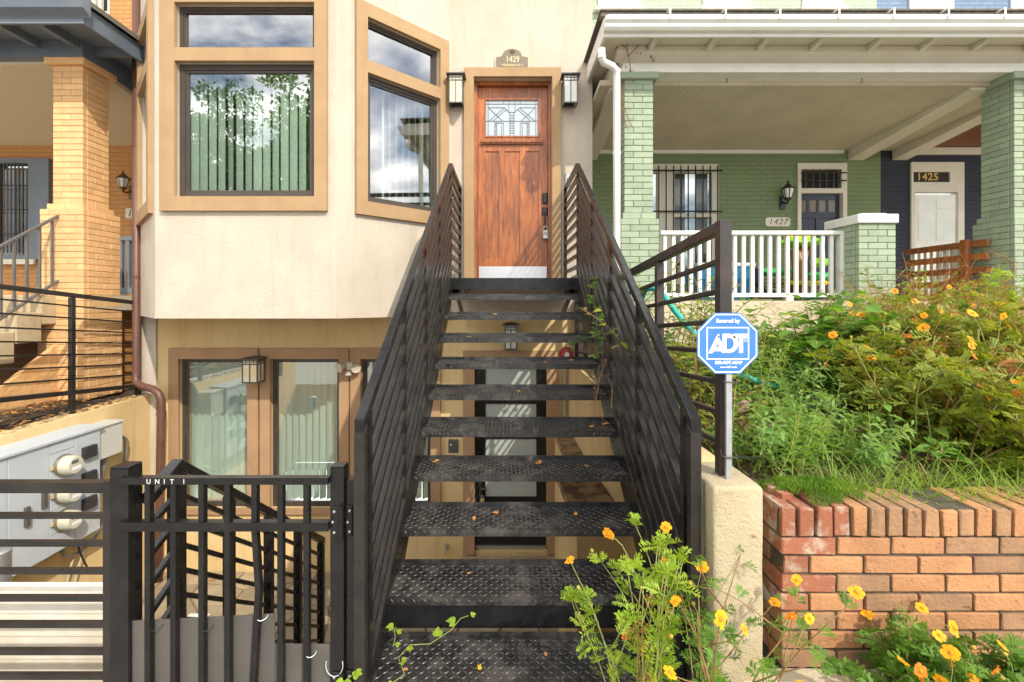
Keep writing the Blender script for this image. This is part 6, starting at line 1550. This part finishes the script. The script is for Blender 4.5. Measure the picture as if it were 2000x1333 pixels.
def cosmos(name, label, bases, H, r_seed, nfl, leafm, stemm=None, spread=0.35, lean=V(0, 0, 0), nl=11, fsize=1.0, leafL=0.11, group='orange flowering cosmos plants', ll=0.035, face=V(0, -0.75, 0.55), lw=0.004, shoots=True, bushy=1.0, whorl=0, sr=1.0, dry=0.04, bend=0.18):
    r = random.Random(r_seed); stemm = stemm or K['stem']
    c = sum((Vector(b) for b in bases), V(0, 0, 0)) / len(bases)
    t = thing(name, label, 'plant', c, group)
    sm, lm = MB(), MB(); lm.leafy = True
    tips = []
    for b in bases:
        h = H * r.uniform(0.72, 1.05)
        d = (V(0, 0, 1) + rv(r) * spread + lean)
        pts = curve_pts(b, d, h, r, 8, bend)
        sm.tube(pts, [0.0045 * sr * (1 - 0.6 * k / 8) for k in range(9)], 5)
        for k in range(1, 9):
            for q in range(max(1, int(nl / 8 + r.random()))):
                a = r.uniform(0, 6.28); dd = V(math.cos(a), math.sin(a), r.uniform(0.0, 0.8))
                f = r.random(); p = pts[k - 1].lerp(pts[k], f); lm.cur = 1 if r.random() < dry else 0
                feather(lm, p, dd, leafL * r.uniform(0.6, 1.2) * (1.1 - 0.05 * k), r, 6, ll * r.uniform(.7, 1.1), lw)
        if shoots:
            for k in (3, 5, 6):
                if r.random() < 0.75 * bushy:
                    a = r.uniform(0, 6.28); L = h * r.uniform(0.22, 0.42)
                    bp = curve_pts(pts[k], V(math.cos(a), math.sin(a), 1.1), L, r, 5, 0.2)
                    sm.tube(bp, [0.003, .0027, .0024, .002, .0018, .0014], 4); tips.append((bp[-1], (bp[-1] - bp[-2]).normalized()))
                    for q in range(int(5 * bushy)):
                        k2 = r.randrange(1, 5); a2 = r.uniform(0, 6.28); feather(lm, bp[k2], V(math.cos(a2), math.sin(a2), r.uniform(0.1, 0.9)), leafL * 0.7 * r.uniform(0.6, 1.1), r, 5, ll * 0.75, lw)
        lm.cur = 0; tips.append((pts[-1], (pts[-1] - pts[-2]).normalized()))
    for p, d in tips:
        for q in range(whorl):
            a = r.uniform(0, 6.28); feather(lm, p - d * r.uniform(0, 0.02), (d * 0.8 + V(math.cos(a), math.sin(a), 0.2)), leafL * r.uniform(0.35, 0.6), r, 4, ll * 0.6, lw)
    r.shuffle(tips)
    obj('stem', sm, stemm, t, smooth=True); obj('foliage', lm, [leafm, K['brownveg']], t)
    for i, (p, d) in enumerate(tips):
        if i < nfl:
            L = r.uniform(0.05, 0.14); st_ = MB(); dd = (d + rv(r) * 0.35).normalized(); q = p + dd * L
            fr_ = inst(FL[3] if r.random() < 0.22 else FL[r.randrange(3)], t, q, 'flower', scale=(fsize * r.uniform(0.8, 1.1),) * 3)
            nn = (face + rv(r) * 0.8).normalized(); fr_.rotation_euler = nn.to_track_quat('Z', 'Y').to_euler()
            st_.tube([p, p.lerp(q, 0.5) + rv(r) * 0.008, q - nn * 0.003], 0.0013, 4); obj('flower_stalk', st_, stemm, t)
        elif i < nfl * 1.7 and r.random() < 0.7:
            L = r.uniform(0.03, 0.09); q = p + (d + rv(r) * 0.4).normalized() * L; st_ = MB(); st_.tube([p, q], 0.0012, 4); obj('flower_stalk', st_, stemm, t)
            bo = inst(BUD, t, q, 'bud'); bo.rotation_euler = (d + rv(r) * 0.5).to_track_quat('Z', 'Y').to_euler()
    return t
def around(x, y, z, n, rad, r):
    out = []
    for _ in range(n):
        a = r.uniform(0, 6.28); q = rad * math.sqrt(r.random()); out.append(V(x + q * math.cos(a), y + q * math.sin(a) * 0.7, z))
    return out
r0 = random.Random(5)
# front plants
cosmos('cosmos_plant', 'tall feathery cosmos growing over the right end of the lowest steps', [V(b.x, b.y, 0.0) for b in around(0.455, 1.61, 0, 14, 0.075, r0)], 0.90, 21, 6, K['lime'], spread=0.06, lean=V(0.05, 0, 0), bend=0.07, nl=12, leafL=0.085, lw=0.0030, ll=0.030, bushy=0.55, fsize=0.9, whorl=8)
cosmos('cosmos_plant', 'leaning cosmos with orange flowers in front of the cream cheek wall', [V(b.x, b.y, 0.0) for b in around(0.69, 1.58, 0, 8, 0.08, r0)], 0.92, 22, 13, K['gleaf'], K['rstem'], spread=0.30, lean=V(0.12, 0, 0), nl=5, leafL=0.085, lw=0.0032, ll=0.03, bushy=0.9, fsize=0.85, whorl=3)
cosmos('cosmos_plant', 'low dark green cosmos with large orange flowers in front of the brick wall', [V(b.x, b.y, 0.33) for b in around(1.5, 1.50, 0, 26, 0.30, r0)], 0.27, 23, 20, K['gleaf'], spread=0.55, nl=14, leafL=0.09, lw=0.005, fsize=0.88)
# big orange bush on the bank: several plants
for i, (x, y, H, n, nf, lab, lm, sm_) in enumerate((
        (2.30, 2.50, 0.62, 34, 18, 'cosmos clump with many orange flowers behind the brick wall middle', K['olive'], K['stem']),
        (2.90, 2.70, 0.80, 42, 24, 'tallest bushy cosmos at the right edge above the brick wall', K['olive'], K['rstem']),
        (3.15, 3.4, 0.74, 38, 16, 'reddish dry cosmos bush below the brown wooden railing', K['olive'], K['rstem']),
        (2.60, 3.05, 0.72, 30, 12, 'green cosmos bush below the pale green pier', K['gleaf'], K['rstem']),
        (1.95, 3.0, 0.5, 14, 6, 'small cosmos between the timber edging and the big orange bush', K['gleaf'], K['stem']),
        (2.45, 2.12, 0.36, 30, 10, 'low cosmos leaning over the grass on the brick wall', K['olive'], K['rstem']))):
    cosmos('cosmos_plant', lab, [V(b.x, b.y, gz(b.x, b.y) - 0.02) for b in around(x, y, 0, n, 0.32, r0)], H, 40 + i, nf, lm, sm_, spread=0.42, nl=9, leafL=0.13, fsize=0.98, bushy=1.1, lw=0.0065, ll=0.052, sr=1.3, dry=0.02)
# bright feathery weed at the far right
cosmos('weed_clump', 'bright lime feathery weed by the right edge below the green pillar', [V(b.x, b.y, gz(b.x, b.y)) for b in around(4.35, 4.2, 0, 22, 0.45, r0)], 0.85, 60, 0, K['lime'], spread=0.4, nl=14, leafL=0.16, group=None, ll=0.05, lw=0.005)
# goldenrod-like clump with narrow leaves
def narrow_clump(name, label, bases, H, seed, m, stemm, n_leaf=30, LL=0.08, spread=0.4, w=0.1, group=None, lean=V(0, 0, 0)):
    r = random.Random(seed); c = sum((Vector(b) for b in bases), V(0, 0, 0)) / len(bases)
    t = thing(name, label, 'plant', c, group); sm, lm = MB(), MB(); lm.leafy = True
    for b in bases:
        h = H * r.uniform(0.6, 1.08); pts = curve_pts(b, V(0, 0, 1) + rv(r) * spread + lean, h, r, 8, 0.25)
        sm.tube(pts, [0.0035 * (1 - 0.6 * k / 8) for k in range(9)], 4)
        for q in range(n_leaf):
            f = 0.12 + 0.88 * q / n_leaf; k = min(int(f * 8), 7); p = pts[k].lerp(pts[k + 1], f * 8 - k)
            ax = (pts[k + 1] - pts[k]).normalized(); a = q * 2.4 + r.uniform(-.3, .3)
            o = ax.orthogonal().normalized(); o2 = ax.cross(o); dd = (o * math.cos(a) + o2 * math.sin(a)) * 0.9 + ax * r.uniform(0.3, 0.9)
            leaf(lm, p, dd, ax, LL * r.uniform(0.6, 1.15) * (1.1 - 0.5 * f), LL * w * 2, 0.1, 0.35)
    obj('stem', sm, stemm, t); obj('foliage', lm, m, t); return t
narrow_clump('goldenrod_plant', 'dense feathery green plant right of the blue sign stake', [V(b.x, b.y, gz(b.x, b.y)) for b in around(1.28, 2.16, 0, 34, 0.24, r0)], 0.40, 70, K['bluegreen'], K['stem'], spread=0.5, group='narrow leaved green plants')
narrow_clump('goldenrod_plant', 'tall narrow leaved green plant behind the sign beside the teal hose', [V(b.x, b.y, gz(b.x, b.y)) for b in around(1.62, 2.85, 0, 40, 0.34, r0)], 0.62, 71, K['bluegreen'], K['stem'], spread=0.4, group='narrow leaved green plants')
narrow_clump('goldenrod_plant', 'narrow leaved green plant over the grey timber in the middle of the bank', [V(b.x, b.y, gz(b.x, b.y)) for b in around(1.72, 2.3, 0, 24, 0.24, r0)], 0.36, 72, K['bluegreen'], K['stem'], spread=0.55, group='narrow leaved green plants')
narrow_clump('goldenrod_plant', 'light green narrow leaved plant behind the upper timber', [V(b.x, b.y, gz(b.x, b.y)) for b in around(2.0, 3.75, 0, 26, 0.4, r0)], 0.5, 73, K['gleaf'], K['stem'], spread=0.4, group='narrow leaved green plants', LL=0.09, w=0.16)
# weeds by the railing, wider leaves
def leafy(name, label, bases, H, seed, m, stemm, n_leaf, LL, w=0.45, spread=0.4, as_parts=False, lean=V(0, 0, 0), group=None, droop=0.3, cat='plant'):
    r = random.Random(seed); c = sum((Vector(b) for b in bases), V(0, 0, 0)) / len(bases)
    t = thing(name, label, cat, c, group); sm, lm = MB(), MB(); lm.leafy = True
    for b in bases:
        h = H * r.uniform(0.6, 1.05); pts = curve_pts(b, V(0, 0, 1) + rv(r) * spread + lean, h, r, 8, 0.3)
        sm.tube(pts, [0.006 * (1 - 0.65 * k / 8) for k in range(9)], 5)
        for q in range(n_leaf):
            f = 0.2 + 0.8 * q / n_leaf; k = min(int(f * 8), 7); p = pts[k].lerp(pts[k + 1], f * 8 - k)
            a = q * 2.4 + r.uniform(-.4, .4); dd = V(math.cos(a), math.sin(a), r.uniform(-0.1, 0.7)).normalized()
            L = LL * r.uniform(0.6, 1.15) * (1.15 - 0.45 * f); pe = p + dd * L * 0.35
            sm.tube([p, p.lerp(pe, .5) + V(0, 0, 0.004), pe], 0.0014, 4)
            if as_parts:
                m1 = MB(); m1.leafy = True; leaf(m1, pe, dd, V(0, 0, 1) + rv(r) * 0.3, L, L * w * 1.4, 0.35, droop); obj('leaf', m1, m, t)
            else: leaf(lm, pe, dd, V(0, 0, 1) + rv(r) * 0.4, L, L * w * 1.3, 0.3, droop)
    obj('stem', sm, stemm, t, smooth=True)
    if not as_parts: obj('foliage', lm, m, t)
    return t
leafy('broadleaf_plant', 'broad leaved green plant standing below the white porch railing', [V(b.x, b.y, gz(b.x, b.y)) for b in around(2.08, 3.25, 0, 9, 0.30, r0)], 0.84, 80, K['gleaf'], K['stem'], 18, 0.20, 0.55, 0.32, as_parts=True)
leafy('weed_clump', 'sparse leafy weeds behind the railing left of the blue sign', [V(b.x, b.y, gz(b.x, b.y)) for b in around(1.22, 3.0, 0, 18, 0.34, r0)], 1.0, 81, K['olive'], K['rstem'], 20, 0.085, 0.5, 0.35)
leafy('weed_clump', 'green weeds at the foot of the pale green pillar', [V(b.x, b.y, gz(b.x, b.y)) for b in around(1.6, 4.3, 0, 22, 0.5, r0)], 0.9, 82, K['gleaf'], K['rstem'], 20, 0.09, 0.5, 0.35)
leafy('weed_clump', 'low tangled weeds beside the cheek wall under the sign', [V(b.x, b.y, gz(b.x, b.y)) for b in around(1.12, 2.45, 0, 16, 0.22, r0)], 0.42, 83, K['olive'], K['rstem'], 14, 0.06, 0.5, 0.5)
leafy('shrub', 'leafy dark green shrub in front of the pale green pier', [V(b.x, b.y, gz(b.x, b.y)) for b in around(3.75, 4.3, 0, 26, 0.5, r0)], 0.98, 84, K['gleaf'], K['rstem'], 22, 0.10, 0.5, 0.42)
leafy('shrub', 'leafy green shrub under the brown wooden railing', [V(b.x, b.y, gz(b.x, b.y)) for b in around(4.35, 4.55, 0, 20, 0.35, r0)], 0.72, 86, K['gleaf'], K['rstem'], 20, 0.10, 0.5, 0.4)
leafy('ground_weeds', 'dark leafy undergrowth filling the middle of the bank', [V(b.x, b.y, gz(b.x, b.y)) for b in [V(r0.uniform(1.1, 4.6), r0.uniform(2.2, 4.8), 0) for _ in range(170)]], 0.40, 85, K['gleaf'], K['stem'], 16, 0.09, 0.5, 0.6)
# dried stalks through the bush
def stalks(label, cx, cy, rad, n, H, seed):
    r = random.Random(seed); mb = MB()
    for _ in range(n):
        a = r.uniform(0, 6.28); q = rad * math.sqrt(r.random()); x, y = cx + q * math.cos(a), cy + q * 0.7 * math.sin(a)
        pts = curve_pts(V(x, y, gz(x, y)), V(r.uniform(-.7, .7), r.uniform(-.5, .5), 1), H * r.uniform(0.5, 1.1), r, 7, 0.55, 0.06)
        mb.tube(pts, [0.0028 * (1 - .1 * k) for k in range(8)], 4, False)
        for k in range(3, 8):
            for s in range(2): mb.tube([pts[k], pts[k] + rv(r) * 0.08 + V(0, 0, 0.02), pts[k] + rv(r) * 0.13], [0.0014, 0.0011, 0.0007], 3, False)
    return obj('dried_stalks', mb, K['brownveg'], label=label, cat='plant')
stalks('tangle of brown dried stalks on top of the orange cosmos bush', 3.1, 3.55, 0.65, 170, 1.0, 91)
stalks('brown dried stalks leaning at the right edge above the brick wall', 3.0, 2.75, 0.5, 110, 0.8, 92)
stalks('thin orange brown stalks arching in front of the cosmos clump', 2.55, 2.5, 0.5, 110, 0.62, 93)
stalks('fine dry stalks standing below the brown wooden railing', 3.7, 3.7, 0.6, 120, 0.95, 94)
# grass on the wall top, groundcover
mb = MB(); mb.leafy = True; rg = random.Random(31)
for _ in range(1400):
    x = 1.38 + 1.9 * rg.random() ** 0.9; y = 1.82 + 0.30 * rg.random() ** 1.2
    a = rg.uniform(0, 6.28); blade(mb, V(x, y, gz(x, y) - 0.01), V(math.cos(a) * 0.7, math.sin(a) * 0.7 - 0.25, 1.0), rg.uniform(0.09, 0.27), rg.uniform(0.0015, 0.0042), rg, rg.uniform(0.3, 0.9))
obj('wall_top_grass', mb, K['grass'], kind='stuff')
mb = MB(); mb.leafy = True
for _ in range(5200):
    a = rg.uniform(0, 6.28); q = math.sqrt(rg.random()) * (0.72 + 0.2 * math.sin(3 * a) + 0.16 * math.sin(7 * a + 1) + 0.1 * math.sin(13 * a)); x = 1.25 + 0.27 * q * math.cos(a); y = 1.89 + 0.13 * q * math.sin(a)
    z = 0.94 + 0.035 * (1 - q * q) + rg.uniform(-0.01, 0.012); d = V(rg.uniform(-.6, .6), rg.uniform(-.9, .2), 1)
    leaf(mb, V(x, y, z), d, rv(rg), rg.uniform(0.012, 0.028), 0.004, 0.1, 0.1)
obj('groundcover_mat', mb, K['moss'], kind='stuff')
mb = MB(); mb.leafy = True
for _ in range(4500):
    x = 0.97 + 4.2 * rg.random(); y = rg.uniform(1.98, 4.95)
    a = rg.uniform(0, 6.28); blade(mb, V(x, y, gz(x, y) - 0.01), V(math.cos(a) * 0.8, math.sin(a) * 0.8, 0.9), rg.uniform(0.04, 0.13), rg.uniform(0.002, 0.006), rg, rg.uniform(0.3, 0.9))
obj('bank_grass', mb, K['grass'], kind='stuff')
# climbing weeds on the right stair railing
def climber(label, pts, seed, m, n_leaf, LL, name='climbing_vine', stem=None, w=0.6):
    r = random.Random(seed); t = thing(name, label, 'vine', pts[0]); sm, lm = MB(), MB(); lm.leafy = True
    P_ = [Vector(p) for p in pts]; sm.tube(P_, 0.0016, 5)
    for q in range(n_leaf):
        f = q / max(n_leaf - 1, 1) * (len(P_) - 1); k = min(int(f), len(P_) - 2); p = P_[k].lerp(P_[k + 1], f - k)
        d = rv(r); d.z = abs(d.z) * 0.5; d.y -= 0.5; d.normalize(); L = LL * r.uniform(0.6, 1.2)
        m1 = MB(); m1.leafy = True
        if LL > 0.03:
            for sg in (-0.8, 0, 0.8):
                s = d.cross(V(0, -0.3, 1)).normalized(); leaf(m1, p + d * 0.01, d + s * sg, V(0, -0.6, 1) + rv(r) * 0.3, L * (1 if sg == 0 else 0.75), L * w, 0.3, 0.2)
            obj('leaf', m1, m, t)
        else: leaf(lm, p, d, rv(r), L, L * w, 0.3, 0.3)
    obj('stem', sm, stem or K['stem'], t)
    if lm.v: obj('foliage', lm, m, t)
    return t
climber('hop vine with lime leaves lying on the lowest step at left', [P(712, 1340, 1.75), P(760, 1338, 1.80), P(790, 1318, 1.84), P(778, 1285, 1.90), P(800, 1260, 1.95), P(840, 1258, 1.98), P(880, 1232, 2.02), P(900, 1208, 2.05), P(915, 1203, 2.05)], 101, K['lime'], 7, 0.042)
climber('hop vine sprig with leaf at the left end of the lowest step', [P(768, 1262, 1.98), P(772, 1245, 2.0), P(770, 1232, 2.0), P(773, 1225, 2.0)], 104, K['lime'], 3, 0.034)
climber('green climbing weed growing up the right stair railing', [P(1168, 700, 3.2), P(1163, 660, 3.3), P(1166, 620, 3.4), P(1160, 590, 3.5), P(1166, 560, 3.6), P(1160, 545, 3.6)], 102, K['gleaf'], 22, 0.075, w=0.45)
climber('leafy shoot crossing the treads from the right railing', [P(1185, 650, 3.1), P(1165, 655, 3.2), P(1140, 662, 3.3), P(1125, 670, 3.35), P(1115, 685, 3.35)], 103, K['dgreen'], 9, 0.06)
climber('hop leaves at the gate hinge by the bottom edge', [P(668, 1335, 1.72), P(680, 1325, 1.72), P(690, 1318, 1.72)], 105, K['lime'], 4, 0.045)
rt = random.Random(8)
def twigs(label, strands, m, rad=0.003):
    mb = MB()
    for s in strands:
        pts = [Vector(p) for p in s]; mb.tube(pts, rad, 4, False)
        for k in range(len(pts)):
            for q in range(2):
                e = pts[k] + rv(rt) * 0.07; mb.tube([pts[k], pts[k].lerp(e, .5) + rv(rt) * 0.015, e], rad * 0.5, 3, False)
    t = obj('dry_vine', mb, m, label=label, cat='vine'); return t
twigs('dry brown vine hanging from the right end of the middle treads', [[P(1172, 735, 2.95), P(1168, 760, 2.95), P(1162, 790, 2.9), P(1160, 810, 2.9)], [P(1190, 740, 2.9), P(1196, 760, 2.9), P(1194, 800, 2.85)], [P(1185, 700, 3.0), P(1172, 735, 2.95), P(1160, 760, 2.95)]], K['twig'], 0.003)
pf = PYF - 0.03
twigs('dry leafless vine spreading over the top of the green pillar', [[P(1222, 250, pf), P(1216, 200, pf), P(1220, 160, pf), P(1232, 140, pf), P(1228, 110, pf - .12), P(1222, 90, pf - .12)], [P(1228, 110, pf - .1), P(1250, 85, pf - .1), P(1268, 75, pf - .1)], [P(1225, 95, pf - .1), P(1205, 80, pf - .1), P(1192, 62, pf - .12)], [P(1232, 85, pf - .1), P(1245, 66, pf - .12)], [P(1268, 75, pf - .1), P(1270, 100, pf - .05), P(1276, 122, pf - .05)], [P(1216, 200, pf), P(1226, 230, pf), P(1236, 250, pf)], [P(1213, 150, pf), P(1214, 200, pf), P(1212, 280, pf)]], K['twig'], 0.004)
mbx = MB(); mbx.leafy = True
for px, py in ((1222, 128), (1230, 135), (1243, 100), (1252, 102), (1262, 88), (1229, 150), (1270, 108), (1205, 90)):
    leaf(mbx, P(px, py, pf - 0.1), V(rt.uniform(-.3, .3), -0.2, -1), rv(rt), 0.04, 0.02)
obj('dead_vine_leaves', mbx, mat('dead_red_leaf', (0.22, 0.06, 0.03), 0.8), label='few dead red leaves on the dry vine above the green pillar', cat='leaves')
# ------------------------------------------------ fallen leaves
def leafmesh(seed, m):
    r = random.Random(seed); mb = MB(); mb.leafy = True; n = 14; vs = [V(0, 0, 0.004)]
    for i in range(n):
        a = 2 * math.pi * i / n; rr = (0.5 + 0.5 * abs(math.cos(2.5 * a))) * r.uniform(0.8, 1.1)
        vs.append(V(math.cos(a) * rr, math.sin(a) * rr * 0.6, r.uniform(0.0, 0.35) * rr))
    mb.add(vs, [(0, 1 + i, 1 + (i + 1) % n) for i in range(n)]); return mesh_of('fallen_leaf', mb, m, V(0, 0, 0), False)
LM = [leafmesh(1, K['dryleaf']), leafmesh(2, K['dryleaf']), leafmesh(3, K['yleaf'])]
def on_tread(i, px):
    f = rng.uniform(0.25, 0.85); y = t_y(i) + 0.27 * f; return V(PX(px, y), y, t_z(i) + 0.004)
for i, px, s, k, lab in ((7, 852, 0.028, 0, 'curled tan leaf at the left end of the seventh tread'), (7, 1052, 0.036, 1, 'large tan leaf right of centre on the seventh tread from the top'),
        (7, 1146, 0.020, 0, 'small brown leaf at the right of the seventh tread'), (8, 926, 0.020, 0, 'small brown leaf left of centre on the eighth tread'), (8, 968, 0.026, 1, 'brown leaf at centre left of the eighth tread'),
        (8, 1124, 0.022, 1, 'brown leaf right of centre on the eighth tread'), (6, 1182, 0.040, 0, 'curled brown leaf at the right end of the sixth tread'), (6, 1155, 0.030, 1, 'flat brown leaf left of the curled one on the sixth tread'),
        (5, 1012, 0.022, 1, 'tan leaf at the middle of the fifth tread'), (5, 888, 0.020, 0, 'tan leaf at the left of the fifth tread'), (4, 1115, 0.028, 1, 'brown leaf at the right of the fourth tread'), (4, 1066, 0.022, 0, 'brown leaf right of centre on the fourth tread'),
        (3, 916, 0.022, 0, 'orange leaf at the left of the third tread'), (2, 966, 0.034, 1, 'curled orange leaf standing on the second tread'), (9, 916, 0.014, 0, 'small yellow leaf at the back left of the ninth tread'),
        (10, 937, 0.018, 2, 'yellow leaf at the middle of the lowest tread'), (10, 1066, 0.014, 1, 'small brown leaf at the right of the lowest tread'), (10, 792, 0.014, 0, 'small tan leaf by the hop vine on the lowest tread')):
    o = inst(LM[k], None, on_tread(i, px), 'fallen_leaf', rot=(rng.uniform(-.2, .2), rng.uniform(-.2, .2), rng.uniform(0, 6.28)), scale=(s,) * 3)
    tag(o, lab, 'leaf', 'fallen leaves on the treads')
for k, (px, py) in enumerate(((458, 1135), (480, 1142), (591, 1134), (418, 1134))):
    d = (EZ - PITZ) * FPX / (py - HY); o = inst(LM[k % 2], None, V(PX(px, d), d, PITZ + 0.014), 'fallen_leaf', rot=(0, 0, k * 1.3), scale=(0.05,) * 3)
    tag(o, ('orange leaf on the patio flags below the gate middle', 'brown leaf on the patio flags right of the orange one', 'red brown leaf on the patio flags near the railing end', 'brown leaf on the patio flags farthest left')[k], 'leaf', 'fallen leaves on the patio')
mb = MB(); mb.box(PX(362, 4.85), PX(402, 4.85), 4.85, 4.92, PITZ + 0.012, PITZ + 0.03, 0.003); obj('white_strip', mb, K['white'], label='short white board lying on the patio flags behind the gate', cat='board')

# ------------------------------------------------ trees across the street (seen mirrored in the bay windows)
def street_tree(x, y, H, rad, seed, label, m):
    r = random.Random(seed); t = thing('street_tree', label, 'tree', (x, y, 0)); tm, lm = MB(), MB(); lm.leafy = True
    trunk = [V(x, y, 0), V(x + .1, y, H * .2), V(x - .1, y, H * .45), V(x, y, H * .75)]; tm.tube(trunk, [0.3, 0.24, 0.18, 0.08], 10)
    ends = []
    for i in range(26):
        a = r.uniform(0, 6.28); b = trunk[1].lerp(trunk[3], r.uniform(0.15, 1)); e = b + V(math.cos(a) * rad * r.uniform(.4, .95), math.sin(a) * rad * r.uniform(.4, .95), r.uniform(0.05, 0.33) * H)
        if e.z > H: e.z = H * r.uniform(.9, 1)
        tm.tube([b, b.lerp(e, .5) + rv(r) * 0.3, e], [0.09, 0.05, 0.015], 5); ends.append(e); ends.append(b.lerp(e, .65))
    for e in ends:
        cr_ = r.uniform(0.7, 1.35)
        for _ in range(300):
            d = rv(r).normalized() * cr_ * r.random() ** 0.4; d.z *= 0.7
            leaf(lm, e + d, rv(r), rv(r), r.uniform(0.18, 0.36), r.uniform(.10, .20), 0.2, 0.2)
    obj('trunk', tm, K['bark'], t, smooth=True); obj('crown', lm, m, t)
street_tree(-15.6, -18.0, 13.6, 3.3, 201, 'street tree mirrored in the left part of the bay window', K['dgreen'])
street_tree(-20.2, -17.5, 12.6, 3.4, 202, 'lower street tree mirrored at the left edge of the bay window', K['dgreen'])
street_tree(-10.6, -16.5, 15.2, 2.7, 203, 'street tree mirrored at the right edge of the bay window', K['gleaf'])
